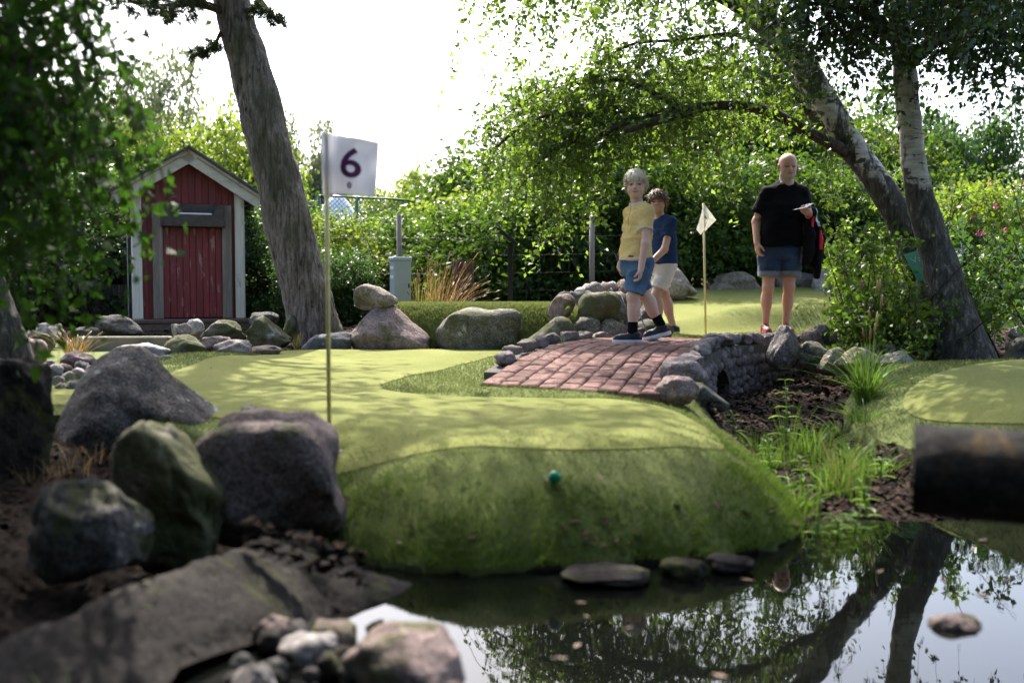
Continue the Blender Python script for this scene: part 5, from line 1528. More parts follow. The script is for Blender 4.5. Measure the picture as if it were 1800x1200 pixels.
for k in range(npk):
    u0 = -W2 + k * pw + 0.002; u1 = u0 + pw - 0.004; v1 = 0.010 if k % 2 else 0.0
    V = [S3(u0, -.02, ZB), S3(u1, -.02, ZB), S3(u1, v1, ZB), S3(u0, v1, ZB), S3(u0, -.02, ztop(u0)), S3(u1, -.02, ztop(u1)), S3(u1, v1, ztop(u1)), S3(u0, v1, ztop(u0))]
    obj('plank', np.array(V), [(0, 1, 2, 3)[::-1], (4, 5, 6, 7), (3, 2, 6, 7), (0, 4, 5, 1), (1, 5, 6, 2), (0, 3, 7, 4)], M['red'], fw, origin=S3((u0 + u1) / 2, 0, ZB), smooth=False)
gv = [S3(u, v, z) for v in (-.05, -.024) for u, z in ((-W2 + .02, 1.70), (W2 - .02, 1.70), (0.0, 2.10))]
obj('gable_board', np.array(gv), [(3, 4, 5), (2, 1, 0), (0, 1, 4, 3), (1, 2, 5, 4), (2, 0, 3, 5)], M['red'], fw, smooth=False)
door = sbox('door', 'red_worn', -0.30, 0.375, 0.011, 0.02, ZB + .01, 1.28)
for k in range(9):
    u0 = -0.30 + k * 0.075; sbox('plank', 'red_worn', u0 + .002, u0 + .073, 0.021, 0.032 + (0.005 if k % 2 else 0), ZB + .012, 1.278, door)
for u in (-W2 + 0.045, W2 - 0.045): sbox('corner_board', 'cream', u - .048, u + .048, 0.012, 0.036, ZB, 1.76)
for u in (-W2 - 0.012, W2 + 0.012): sbox('corner_board', 'cream', u - .011, u + .011, -0.09, 0.034, ZB, 1.75)
sbox('door_post', 'greywood', -0.415, -0.300, 0.014, 0.06, ZB, 1.55)
sbox('door_post', 'greywood', 0.378, 0.490, 0.014, 0.06, ZB, 1.55)
tray = sbox('tray_box', 'darkwood', -0.30, 0.385, 0.17, 0.195, 1.283, 1.425)
sbox('tray_floor', 'darkwood', -0.30, 0.385, 0.04, 0.169, 1.284, 1.305, tray)
sbox('tray_back', 'darkwood', -0.298, 0.376, 0.034, 0.050, 1.306, 1.56, tray)
sbox('tray_liner', 'cup', -0.14, 0.255, 0.11, 0.165, 1.40, 1.445, tray)
sbox('tray_side', 'darkwood', -0.325, -0.301, 0.062, 0.196, 1.283, 1.545, tray)
sbox('tray_side', 'darkwood', 0.386, 0.410, 0.062, 0.196, 1.283, 1.545, tray)
for sg, ua, ub in ((-1, -0.30, -0.15), (1, 0.385, 0.265)):
    um = ua + (ub - ua) * 0.55
    V = [S3(u, v, z) for v in (0.172, 0.193) for u, z in ((ua, 1.427), (ub, 1.427), (um, 1.53), (ua, 1.535))]
    F = [(4, 5, 6, 7), (3, 2, 1, 0), (0, 1, 5, 4), (1, 2, 6, 5), (2, 3, 7, 6), (3, 0, 4, 7)]
    if sg > 0: F = [f[::-1] for f in F]
    obj('tray_cheek', np.array(V), F, M['darkwood'], tray, smooth=False)
DP = 1.15
for nm, u, sg in (('side_wall', -W2, -1), ('side_wall', W2, 1)):
    sw = sbox(nm, 'red', u - (0.02 if sg < 0 else 0), u + (0.02 if sg > 0 else 0), -DP, -0.09, ZB, ztop(W2) - .02)
    if sg < 0:
        sbox('side_door', 'black', u - .030, u - .021, -DP + .22, -0.16, ZB + .02, 1.25, sw)
        sbox('door_frame', 'cream', u - .040, u - .021, -DP + .14, -DP + .22, ZB, 1.33, sw)
        sbox('door_frame', 'cream', u - .040, u - .021, -DP + .22, -0.12, 1.25, 1.33, sw)
sbox('back_wall', 'red', -W2 + .02, W2 - .02, -DP, -DP + .03, ZB, 1.72)
# roof
sl = math.atan(0.63); ln_ = 0.89 / math.cos(sl)
for sg in (-1, 1):
    ax = SX * (sg * math.cos(sl)) - SZ * math.sin(sl); nz = SZ * math.cos(sl) + SX * (sg * math.sin(sl))
    M3 = axes_to_mat(ax, SN, nz)
    apex = S3(0, 0, 2.24)
    rf = MB().box(apex + ax * (ln_ / 2 + .01) - SN * (DP / 2 - .05) - nz * 0.022, (ln_ + .02, DP + .36, 0.03), M3, .003).build('roof', M['roof'], shed, origin=apex)
    for nm, off, wd, vv_ in (('rake_board', 0.036, 0.066, 0.150), ('rake_board', 0.128, 0.108, 0.140)):
        MB().box(apex + ax * (ln_ / 2) + SN * vv_ - nz * (off + .002) , (ln_, 0.022, wd), M3, .003).build(nm, M['creamh'], rf, origin=apex + ax * ln_ / 2)
    MB().box(apex + ax * (ln_ - .02) - SN * (DP / 2 - .05) - nz * 0.085, (0.022, DP + .28, 0.09), M3, .003).build('eaves_board', M['creamh'], rf, origin=apex + ax * ln_)
plat = sbox('platform', 'brownwood', -0.66, 0.80, -DP, 0.30, 0.145, 0.186)
sbox('riser_board', 'brownwood', -0.64, 0.76, 0.25, 0.285, 0.005, 0.143, plat)
for u in (-0.6, 0.05, 0.7): sbox('platform_leg', 'brownwood', u - .04, u + .04, 0.15, 0.245, -0.12, 0.144, plat)

# dark picket fence behind, at the shed's left
pfx = thing('picket_fence', 'dark shaded fence of narrow upright slats left of the shed', 'fence', (P(170, 507, 13.0)[0], 13.0, 0.0))
for k in range(24):
    p = P(118 + k * 5.1, 507, 13.0); zb = hz(p[0], 13.0)
    MB().box((p[0], 13.0, zb + 0.24), (0.028, 0.018, 0.52), None, .002).build('slat', M['greywood'], pfx, origin=(p[0], 13.0, zb))
pa, pb = P(116, 507, 13.0), P(240, 507, 13.0)
for z_ in (0.16, 0.40): MB().box(((pa[0] + pb[0]) / 2, 13.03, 0.1 + z_), (pb[0] - pa[0], 0.03, 0.05)).build('rail', M['greywood'], pfx)
# concrete kerb in front of the shed
c0 = P(215, 600, 8.9)
kb = MB().box((c0[0], 8.95, 0.02), (0.82, 0.14, 0.20), rotz(R(4)), .012).build('concrete_kerb', M['concrete'], origin=(c0[0], 8.95, 0))
tag(kb, 'low grey concrete kerb below the shed platform', 'kerb')

# ------------------------------------------------------------------ cabinet, info stand, stump
cc = P(704, 507, 11.2); zc = hz(cc[0], 11.2)
cb = thing('utility_cabinet', 'grey-blue metal utility cabinet standing behind the turf berm', 'cabinet', (cc[0], 11.2, zc))
CM = rotz(R(28)); ztc = P(704, 455, 11.2)[2]
MB().box((cc[0], 11.2, (zc + ztc) / 2 - .02), (0.20, 0.15, ztc - zc), CM, .006).build('body', M['cabinet'], cb)
MB().box((cc[0], 11.2, ztc - 0.002), (0.222, 0.172, 0.045), CM, .008).build('lid', M['cabinet'], cb)
lf = CM @ np.array([-1, 0, 0]); ft = CM @ np.array([0, -1, 0])
for z_ in (0.10, 0.20):
    MB().box(np.array([cc[0], 11.2, ztc - z_]) + lf * 0.101, (0.004, 0.10, 0.035), CM).build('label_plate', M['cabinet_lab'], cb)
MB().box(np.array([cc[0], 11.2, ztc - .30]) + ft * 0.078 + CM @ np.array([.07, 0, 0]), (0.014, 0.012, 0.05), CM, .003).build('lock', M['black'], cb)
ic = P(897, 507, 11.0); zi = hz(ic[0], 11.0)
st_ = thing('info_stand', 'black slanted information panel on a thin black post', 'sign', (ic[0], 11.0, zi))
zt = P(897, 424, 11.0)[2]
MB().box((ic[0], 11.0, (zi + zt) / 2 - .02), (0.055, 0.055, zt - zi), None, .004).build('post', M['black'], st_)
A_, B_ = P(874, 402, 11.0), P(917, 437, 11.0)
dx = (B_ - A_); L = np.linalg.norm(dx); dx /= L; up_ = np.cross(dx, [0, -1, 0]); up_ = up_ / np.linalg.norm(up_)
if up_[2] < 0: up_ = -up_
PM = axes_to_mat(dx, [0, 1, 0], up_)
MB().box((A_ + B_) / 2, (L, 0.34, 0.028), PM, .004).build('panel', M['black'], st_)
MB().box((A_ + B_) / 2 + up_ * 0.017, (L - .04, 0.30, 0.003), PM).build('panel_face', M['panel'], st_)
s0 = P(812, 545, 12.0)
V, F, q = bark_tube([[s0[0] - .04, 12.0, hz(s0[0], 12) - .1, .16], [s0[0], 12, .3, .13], [s0[0] + .02, 12, .6, .125], [s0[0] + .03, 12, .88, .12]], 40, 30, 0.012, 77, 2.0)
tag(obj('tree_stump', V, F, M['stump'], origin=(s0[0], 12, 0)), 'reddish brown barkless tree stump behind the dry grass', 'stump')

# ------------------------------------------------------------------ wire fence with posts, steel pole, chain link
wf = thing('wire_fence', 'wooden post and wire fence along the foot of the hedge', 'fence', (0, 12.35, 0.1))
posts = [(702, 378), (1040, 377), (520, 384)]
for px, tp_ in posts:
    p = P(px, 507, 12.35); zb = hz(p[0], 12.35) - .1; z1 = P(px, tp_, 12.35)[2]
    V, F = tube([[p[0], 12.35, zb], [p[0] + .004, 12.35, (zb + z1) / 2], [p[0], 12.35, z1]], [.036, .034, .033], 12)
    obj('post', V, F, M['postwood'], wf)
xa, xb = P(500, 507, 12.35)[0], P(1130, 507, 12.35)[0]
for k in range(5):
    z_ = 0.3 + k * 0.22
    V, F = tube([[xa, 12.39, z_], [(xa + xb) / 2, 12.39, z_ - .01], [xb, 12.39, z_ + .03]], [.0018] * 3, 4)
    obj('wire', V, F, M['wire'], wf)
mb = MB()
for x_ in np.arange(xa, xb, 0.15): mb.tube([[x_, 12.393, 0.2], [x_ + .004, 12.393, 1.32]], [.0012, .0012], 3, False)
tag(mb.build('mesh_wires', M['wire'], wf), kind='stuff')
p = P(1686, 507, 12.0); z1 = P(1686, 381, 12.0)[2]
V, F = tube([[p[0], 12.0, hz(p[0], 12) - .1], [p[0], 12.0, z1 - .01], [p[0], 12.0, z1]], [.037, .037, .030], 14)
tag(obj('steel_post', V, F, M['steel'], origin=(p[0], 12.0, 0)), 'plain grey steel post right of the upright birch', 'post')
DC = 18.5
a0, a1, a2 = P(560, 344, DC), P(690, 350, DC), P(850, 364, DC)
clf = thing('chain_link_fence', 'tall green chain-link fence behind the hedge', 'fence', (a1[0], DC, hz(a1[0], DC)))
V, F = tube([a0, a1, a2], [.02] * 3, 8); obj('top_rail', V, F, M['greenwire'], clf)
for px, t_ in ((627, 347), (760, 356), (560, 344)):
    p = P(px, t_, DC); V, F = tube([[p[0], DC, hz(p[0], DC) - .1], p], [.034, .034], 8); obj('post', V, F, M['greenwire'], clf)
mb = MB(); hC = 1.7
for sgn in (-1, 1):
    for x_ in np.arange(a0[0] - hC, a2[0] + hC, 0.085):
        pts = []
        t = np.linspace(0, 1, 2)
        xs, xe = x_, x_ + sgn * hC
        lo, hi = a0[0], a2[0]
        f0 = 0.0; f1 = 1.0
        # clip to the fence's width
        for lim, side in ((lo, -1), (hi, 1)):
            if abs(xe - xs) > 1e-6:
                f = (lim - xs) / (xe - xs)
                inside0 = (xs - lim) * side <= 0; inside1 = (xe - lim) * side <= 0
                if not inside0 and not inside1: f0 = 1; f1 = 0
                elif not inside0: f0 = max(f0, f)
                elif not inside1: f1 = min(f1, f)
        if f1 - f0 < 0.05: continue
        zt_ = lambda xx: float(np.interp(xx, [a0[0], a1[0], a2[0]], [a0[2], a1[2], a2[2]]))
        A1 = xs + (xe - xs) * f0; A2 = xs + (xe - xs) * f1
        mb.tube([[A1, DC - .02 * sgn, zt_(A1) - hC * f0], [A2, DC - .02 * sgn, zt_(A2) - hC * f1]], [.006, .006], 3, False)
tag(mb.build('chain_link', M['greenwire'], clf), kind='stuff')
# white tarpaulin heap behind the fence
tc = P(600, 507, 20.5); zb = hz(tc[0], 20.5)
V, F = ico(4); V = V.copy()
V = V[:, :] * np.array([1.15, 1.0, 1.0]); V[:, 2] = np.where(V[:, 2] < 0, V[:, 2] * 0.1, V[:, 2])
ht_ = P(600, 338, 20.5)[2] - zb
V[:, :2] *= (1 - 0.55 * np.clip(V[:, 2], 0, 1) ** 1.5)[:, None]
V = V * np.array([0.95, .9, ht_]); V += nrm(V) * (0.06 * fbm(V * 2.2, 5, 3) + 0.03 * fbm(V * np.array([6, 6, 1.2]), 8, 2))[:, None]
tag(obj('tarpaulin_cover', V + np.array([tc[0] - .1, 20.5, zb]), F, M['tarp'], origin=(tc[0], 20.5, zb)), 'white tarpaulin draped over a tall heap behind the chain-link fence', 'tarpaulin')
# white house at the left
DH = 24.0
hp = P(120, 507, DH); zb = hz(hp[0], DH) - .2
hs_ = thing('white_house', 'white rendered house with a flat grey roof edge far behind the trees', 'building', (hp[0], DH, zb))
zt = P(120, 262, DH)[2]; x0, x1 = P(20, 507, DH)[0], P(262, 507, DH)[0]
MB().box(((x0 + x1) / 2, DH + 2.5, (zb + zt) / 2), (x1 - x0, 5.0, zt - zb)).build('wall', M['render'], hs_)
rf = MB().box(((x0 + x1) / 2, DH + 2.4, zt + .13), (x1 - x0 + .5, 5.6, 0.24), None, .02).build('roof', M['steel'], hs_)
MB().box(((x0 + x1) / 2, DH - .46, zt + .02), (x1 - x0 + .5, 0.10, 0.10), None, .02).build('gutter', M['cup'], rf)
for k in range(3):
    wx_ = x0 + 0.7 + k * 1.1
    wi = MB().box((wx_, DH - .01, zt - 1.1), (0.75, 0.06, 1.1), None, .01).build('window', M['cup'], hs_)
    MB().box((wx_, DH - .045, zt - 1.1), (0.63, 0.02, 0.98)).build('pane', M['glass'], wi)

# ------------------------------------------------------------------ green sign by the birch
sgA, sgB, sgC, sgD_ = P(1589, 447, 8.0), P(1628, 437, 8.0), P(1655, 485, 8.0), P(1614, 495, 8.0)
cen = (sgA + sgB + sgC + sgD_) / 4
sg_ = thing('green_sign', 'tilted green notice with pale lettering half hidden behind the birch', 'sign', (cen[0], 8.03, hz(cen[0], 8.0)))
V = np.array([sgA, sgB, sgC, sgD_]); V = np.vstack([V, V + np.array([0, .008, 0])])
obj('board', V, [(3, 2, 1, 0), (4, 5, 6, 7), (0, 1, 5, 4), (1, 2, 6, 5), (2, 3, 7, 6), (3, 0, 4, 7)], M['signgreen'], sg_, smooth=False)
eu = (sgB - sgA); evv = (sgD_ - sgA)
tv, tf = text_mesh('Var', 0.0)
w_t = tv[:, 0].max() - tv[:, 0].min()
Vt = sgA + np.outer(0.12 + (tv[:, 0] - tv[:, 0].min()) / w_t * 0.72, eu) + np.outer(0.26 - tv[:, 1] * 0.20, evv) + np.array([0, -.004, 0])
obj('lettering', Vt, tf, M['signtext'], sg_, smooth=False)
V, F = tube([[cen[0], 8.035, hz(cen[0], 8.0) - .1], [cen[0] - .02, 8.035, cen[2]]], [.016, .016], 8)
obj('stake', V, F, M['postwood'], sg_)

# ------------------------------------------------------------------ pipe over the water
def hollow(a, b, ro, ri, n=36):
    a = np.array(a, float); b = np.array(b, float)
    d = (b - a) / np.linalg.norm(b - a); u = np.cross(d, [0, 0, 1]); u /= np.linalg.norm(u); w = np.cross(u, d)
    an = np.linspace(0, 2 * np.pi, n, endpoint=False)
    ring = lambda c, r: c + r * (np.cos(an)[:, None] * u + np.sin(an)[:, None] * w)
    rows = [ring(a + d * .004, ro - .004), ring(a + d * .008, ro)] + [ring(a + (b - a) * t, ro) for t in np.linspace(.05, 1, 14)] + [ring(b, ri)] + [ring(a + (b - a) * t, ri) for t in (.6, .2, .02)] + [ring(a + d * .004, ri + .003)]
    V = np.vstack(rows); F = []
    m = len(rows)
    for j in range(m):
        k = (j + 1) % m
        F += [(j * n + i, j * n + (i + 1) % n, k * n + (i + 1) % n, k * n + i) for i in range(n)]
    return V, F
pipe = thing('water_pipe', 'dark weathered pipe end jutting out low over the pond', 'pipe', (1.5, 2.2, -0.6))
pa_ = P(1601, 824, 2.2); 
V, F = hollow(pa_, pa_ + np.array([1.25, -0.52, -0.02]), 0.10, 0.085)
obj('tube', V, F, M['pipe'], pipe)
for dx_ in (0.55, 1.0):
    for dy_ in (-0.11, 0.11):
        MB().box((pa_[0] + dx_, pa_[1] - dx_ * .416 + dy_ * 1.15, (pa_[2] - .75) / 2 + .05), (0.05, 0.03, pa_[2] + .85), None, .003).build('post', M['darkwood'], pipe)
    MB().box((pa_[0] + dx_, pa_[1] - dx_ * .416, pa_[2] - .13), (0.05, 0.20, 0.05), None, .003).build('crossbar', M['darkwood'], pipe)

# ------------------------------------------------------------------ grasses and weeds
def tuft(name, label, cat, base, n, h, spread, m, width=0.006, bend=0.5, seed=1, heads=False, group=None, lean=(0, 0), rb_=0.25):
    r = np.random.default_rng(seed)
    base = np.array(base, float)
    a = r.uniform(0, 2 * np.pi, n); rr = np.sqrt(r.random(n)) * spread * rb_
    b = np.column_stack([base[0] + rr * np.cos(a), base[1] + rr * np.sin(a), np.full(n, base[2] - .01)])
    H = h * r.uniform(0.45, 1.05, n)
    out = np.column_stack([np.cos(a), np.sin(a), 0 * a]) + r.normal(size=(n, 3)) * 0.5; out[:, 2] = 0
    out = out * (spread * r.uniform(0.15, 1, n))[:, None] + np.array([lean[0], lean[1], 0])
    sd = nrm(np.column_stack([-out[:, 1], out[:, 0], 0 * a]) + r.normal(size=(n, 3)) * 0.3)
    rows = []
    K = 5
    for k in range(K + 1):
        t = k / K
        c = b + out * t ** 1.8 + np.column_stack([0 * a, 0 * a, H * (t - bend * 0.35 * t ** 3)])
        w = width * (1 - t) ** 0.6 * r.uniform(0.9, 1.1, n)
        rows += [c - sd * w[:, None] / 2, c + sd * w[:, None] / 2]
    V = np.stack(rows, 1).reshape(-1, 3)
    idx = np.arange(n)[:, None] * (2 * (K + 1))
    F = np.concatenate([idx + np.array([[2 * k, 2 * k + 1, 2 * k + 3, 2 * k + 2]]) for k in range(K)], 0)
    root = thing(name, label, cat, base, group)
    obj('blades', V, F, M[m], root)
    if heads:
        HV, HF, nv = [], [], 0
        tips = rows[-2]; prev = rows[-6]
        sel = np.where(H > 0.55 * h)[0][:heads]
        for i in sel:
            d = nrm(tips[i] - prev[i]); L = r.uniform(0.05, 0.09)
            V, F = tube(np.array([tips[i] - d * L, tips[i] - d * L * .4, tips[i] + d * .01]), [.002, .0075, .002], 5)
            HV.append(V); HF += [tuple(q + nv for q in f) for f in F]; nv += len(V)
        tag(obj('seed_heads', np.vstack(HV), HF, M['straw'], root), kind='stuff')
    return root
tuft('dry_grass', 'tall tan grass with drooping seed heads behind the berm', 'grass', gp(770, 540, 10.95), 130, 1.0, 0.24, 'straw', 0.008, 0.4, 5, 40, lean=(0.14, 0), rb_=0.6)
tuft('dry_grass', 'greenish dry grass beside the utility cabinet', 'grass', gp(742, 540, 10.9), 130, 0.78, 0.13, 'strawgreen', 0.008, 0.3, 6, 20, lean=(0.05, 0), rb_=0.8)
tuft('dry_grass', 'single arching straw stalks in front of the stump', 'grass', gp(790, 540, 11.0), 22, 0.88, 0.32, 'straw', 0.008, 0.9, 7, 20, lean=(0.3, 0), rb_=0.3)
tuft('dry_grass', 'pale dry grass clump between the concrete kerb and the cobble heap', 'grass', gp(132, 625, 7.7), 130, 0.28, 0.14, 'straw', 0.006, 0.5, 8, 20, rb_=0.5)
tuft('dry_grass', 'small green and straw tuft at the pine foot', 'grass', gp(522, 616, 9.0), 50, 0.22, 0.09, 'strawgreen', 0.007, 0.3, 9)
tuft('grass_tuft', 'tall fresh green grass tuft in the stream bed', 'grass', gp(1522, 722, 5.6), 170, 0.46, 0.26, 'grass', 0.009, 0.8, 10, rb_=0.22)
tuft('grass_tuft', 'thin tall grass stalks rising above the green tuft', 'grass', gp(1528, 720, 5.7), 14, 0.72, 0.06, 'grass', 0.006, 0.15, 11, 12)
rg = random.Random(12)
spots = [(1330, 745), (1350, 765), (1372, 790), (1395, 812), (1412, 838), (1428, 862), (1440, 890), (1462, 850), (1485, 825), (1470, 800), (1500, 800), (1445, 825), (1520, 780), (1535, 755), (1455, 780), (1500, 860), (1300, 722), (1480, 770), (1545, 820), (1425, 800)]
spots = [q for k, q in enumerate(spots) if k not in (4, 5, 6, 9, 11, 13, 15, 16)]
for i, (px, py) in enumerate(spots):
    z_ = -0.14 if px < 1420 else -0.27
    p = G(px, py, z_); p[2] = hz(p[0], p[1])
    tuft('grass_tuft', 'short fresh grass clump on the stream bank', 'grass', p, 80, rg.uniform(0.12, 0.28), rg.uniform(0.10, 0.18), 'grass', 0.007, 0.7, 20 + i, group='short grass clumps on the stream bank', rb_=0.5)
for i, (px, py) in enumerate([(1420, 845), (1385, 785), (1480, 815), (1440, 800), (1510, 830)]):
    p = G(px, py, -.2); p[2] = hz(p[0], p[1])
    tuft('grass_tuft', 'feathery pale grass clump with fine stalks on the stream bank', 'grass', p, 40, rg.uniform(0.28, 0.42), 0.10, 'strawgreen' if i == 2 else 'grass', 0.004, 0.35, 50 + i, 0, group='feathery grasses on the stream bank', rb_=0.5)
def weed(label, base, h, seed, pairs=7, leaf=0.07, group=None):
    r = np.random.default_rng(seed)
    base = np.array(base, float)
    root = thing('leafy_weed', label, 'plant', base, group)
    top_ = base + np.array([r.normal() * .03, r.normal() * .03, h])
    q = smooth_path([base - [0, 0, .02], (base + top_) / 2 + r.normal(size=3) * .012, top_], 14)
    V, F = tube(q, np.linspace(.005, .002, 14), 6); obj('stem', V, F, M['weed'], root)
    LV, LF, nv = [], [], 0
    for k in range(pairs):
        t = 0.2 + 0.8 * k / (pairs - 1); p = q[int(t * 13)]
        a0_ = k * 1.57 + r.uniform(-.2, .2); L = leaf * (1.25 - 0.7 * t) * r.uniform(.85, 1.15)
        for s_ in (0, math.pi):
            d = np.array([math.cos(a0_ + s_), math.sin(a0_ + s_), 0.45]); sd = np.array([-math.sin(a0_ + s_), math.cos(a0_ + s_), 0])
            pts = []
            for tt, ww in ((0, .05), (.25, .28), (.5, .34), (.75, .22), (1, .01)):
                c = p + d * L * tt - np.array([0, 0, L * 0.5 * tt * tt])
                pts += [c - sd * L * ww * .5 + [0, 0, L * .05], c, c + sd * L * ww * .5 + [0, 0, L * .05]]
            LV.append(np.array(pts)); 
            for j in range(4):
                for c_ in range(2): LF.append((nv + 3 * j + c_, nv + 3 * j + c_ + 1, nv + 3 * j + c_ + 4, nv + 3 * j + c_ + 3))
            nv += 15
    obj('leaves', np.vstack(LV), LF, M['weed'], root)
p = G(1378, 745, -.16); weed('tall leafy weed standing alone in front of the bridge arch', [p[0], p[1], hz(p[0], p[1])], 0.33, 1, 9, .085)
for i, (px, py) in enumerate([(1362, 772), (1345, 752), (1408, 815), (1460, 862), (1500, 870), (1525, 845), (1475, 880), (1430, 880), (1545, 800), (1290, 725)]):
    p = G(px, py, -.2 if px > 1400 else -.12); weed('low leafy weed among the stream grass', [p[0], p[1], hz(p[0], p[1])], rg.uniform(.10, .2), 10 + i, 6, .065, 'low weeds among the stream grass')
for i, (px, py, D) in enumerate([(905, 632, 7.0), (1000, 610, 7.35)]):
    p = deck(1.55 + i * .6, -HW - .0); weed('tiny weed sprouting at the left bridge kerb', p + np.array([0, 0, .0]), 0.05, 40 + i, 4, .05, 'tiny weeds at the bridge kerb')
tuft('grass_tuft', 'dim green blades at the lower left corner', 'grass', [G(105, 1200, -.2)[0], G(105, 1200, -.2)[1], hz(*G(105, 1200, -.2)[:2])], 30, 0.10, .08, 'grass', .007, .5, 77)
for i, (px, py) in enumerate([(120, 815), (60, 830), (170, 800), (210, 838)]):
    p = G(px, py, -.12); p[2] = hz(p[0], p[1])
    tuft('dry_grass', 'sparse brown stalks in the dark soil behind the low boulder', 'grass', p, 24, 0.14, .1, 'straw', .004, .6, 80 + i, group='brown stalks in the dark soil', rb_=0.8)
# ------------------------------------------------------------------ figures: implicit surfaces meshed with surface nets
class Field:
    def __init__(s, lo, hi, h):
        s.lo = np.array(lo, float); s.h = h
        s.n = np.ceil((np.array(hi, float) - s.lo) / h).astype(int) + 1
        s.f = np.full(s.n, 0.2, dtype=np.float32)
    def _sub(s, lo, hi):
        a = np.clip(np.floor((np.array(lo) - s.lo) / s.h).astype(int), 0, s.n)
        b = np.clip(np.ceil((np.array(hi) - s.lo) / s.h).astype(int) + 1, 0, s.n)
        sl = tuple(slice(i, j) for i, j in zip(a, b))
        ax = [s.lo[k] + s.h * np.arange(a[k], b[k]) for k in range(3)]
        return sl, ax[0][:, None, None], ax[1][None, :, None], ax[2][None, None, :]
    def put(s, sl, d, k, sub=False):
        f = s.f[sl]
        if f.size == 0: return
        if sub:
            d = -d
            if k > 0:
                hh = np.clip(0.5 - 0.5 * (d - f) / k, 0, 1); r = d + (f - d) * hh + k * hh * (1 - hh)
            else: r = np.maximum(f, d)
        elif k > 0:
            hh = np.clip(0.5 + 0.5 * (d - f) / k, 0, 1); r = d + (f - d) * hh - k * hh * (1 - hh)
        else: r = np.minimum(f, d)
        s.f[sl] = r
    def clip(s, d, X, Y, Z, clips):
        for p, n in clips:
            d = np.maximum(d, (X - p[0]) * n[0] + (Y - p[1]) * n[1] + (Z - p[2]) * n[2])
        return d
    def cone(s, a, b, ra, rb, k=0.02, sub=False, clips=()):
        a = np.array(a, float); b = np.array(b, float); m = max(ra, rb) + k + 3 * s.h
        sl, X, Y, Z = s._sub(np.minimum(a, b) - m, np.maximum(a, b) + m)
        d = b - a; l2 = d @ d + 1e-12
        t = np.clip(((X - a[0]) * d[0] + (Y - a[1]) * d[1] + (Z - a[2]) * d[2]) / l2, 0, 1)
        q = np.sqrt((X - a[0] - t * d[0]) ** 2 + (Y - a[1] - t * d[1]) ** 2 + (Z - a[2] - t * d[2]) ** 2) - (ra + (rb - ra) * t)
        s.put(sl, s.clip(q, X, Y, Z, clips), k, sub)
    def chain(s, pts, rad, k=0.015):
        for i in range(len(pts) - 1): s.cone(pts[i], pts[i + 1], rad[i], rad[i + 1], k)
    def ell(s, c, A, r, k=0.02, sub=False, clips=()):
        """A: 3 axes rows, r: radii"""
        c = np.array(c, float); A = np.array(A, float); r = np.array(r, float); m = r.max() + k + 3 * s.h
        sl, X, Y, Z = s._sub(c - m, c + m)
        X = X - c[0]; Y = Y - c[1]; Z = Z - c[2]
        p = [(X * A[i, 0] + Y * A[i, 1] + Z * A[i, 2]) / r[i] for i in range(3)]
        k0 = np.sqrt(p[0] ** 2 + p[1] ** 2 + p[2] ** 2)
        k1 = np.sqrt((p[0] / r[0]) ** 2 + (p[1] / r[1]) ** 2 + (p[2] / r[2]) ** 2) + 1e-6
        d = k0 * (k0 - 1) / k1
        s.put(sl, s.clip(d, X + c[0], Y + c[1], Z + c[2], clips), k, sub)
    def loft(s, rows, fd, ld, k=0.02, clips=(), pw=2.3):
        """rows: z, cx, cy, half width (side), half depth (front)"""
        rows = np.array(rows, float); o = np.argsort(rows[:, 0]); rows = rows[o]
        m = rows[:, 3:5].max() + k + 4 * s.h
        sl, X, Y, Z = s._sub([rows[:, 1].min() - m, rows[:, 2].min() - m, rows[0, 0] - 0.02], [rows[:, 1].max() + m, rows[:, 2].max() + m, rows[-1, 0] + 0.02])
        zz = Z.ravel()
        cx, cy, a, b = (np.interp(zz, rows[:, 0], rows[:, i])[None, None, :] for i in (1, 2, 3, 4))
        u = (X - cx) * ld[0] + (Y - cy) * ld[1]; v = (X - cx) * fd[0] + (Y - cy) * fd[1]
        g = (np.abs(u / a) ** pw + np.abs(v / b) ** pw) ** (1 / pw)
        d = (g - 1) * np.minimum(a, b)
        d = np.maximum(d, np.maximum(rows[0, 0] - Z, Z - rows[-1, 0]))
        s.put(sl, s.clip(d, X, Y, Z, clips), k)
    def mesh(s):
        f = s.f; h = s.h
        c = [f[i:f.shape[0] - 1 + i, j:f.shape[1] - 1 + j, k:f.shape[2] - 1 + k] for i in (0, 1) for j in (0, 1) for k in (0, 1)]
        cnt = sum((x < 0).astype(np.int8) for x in c)
        act = (cnt > 0) & (cnt < 8)
        I = np.array(np.nonzero(act))
        idx = np.full(act.shape, -1, np.int64); idx[act] = np.arange(I.shape[1])
        cv = [x[act].astype(np.float64) for x in c]
        off = [np.array([i, j, k], float) for i in (0, 1) for j in (0, 1) for k in (0, 1)]
        acc = np.zeros((I.shape[1], 3)); w = np.zeros(I.shape[1])
        for a in range(8):
            for b in range(a + 1, 8):
                if np.abs(off[a] - off[b]).sum() != 1: continue
                cr = (cv[a] < 0) != (cv[b] < 0)
                t = np.where(cr, cv[a] / (cv[a] - cv[b] + 1e-12), 0)
                acc += np.where(cr[:, None], off[a] + t[:, None] * (off[b] - off[a]), 0); w += cr
        V = s.lo + h * (I.T + acc / w[:, None])
        F = []
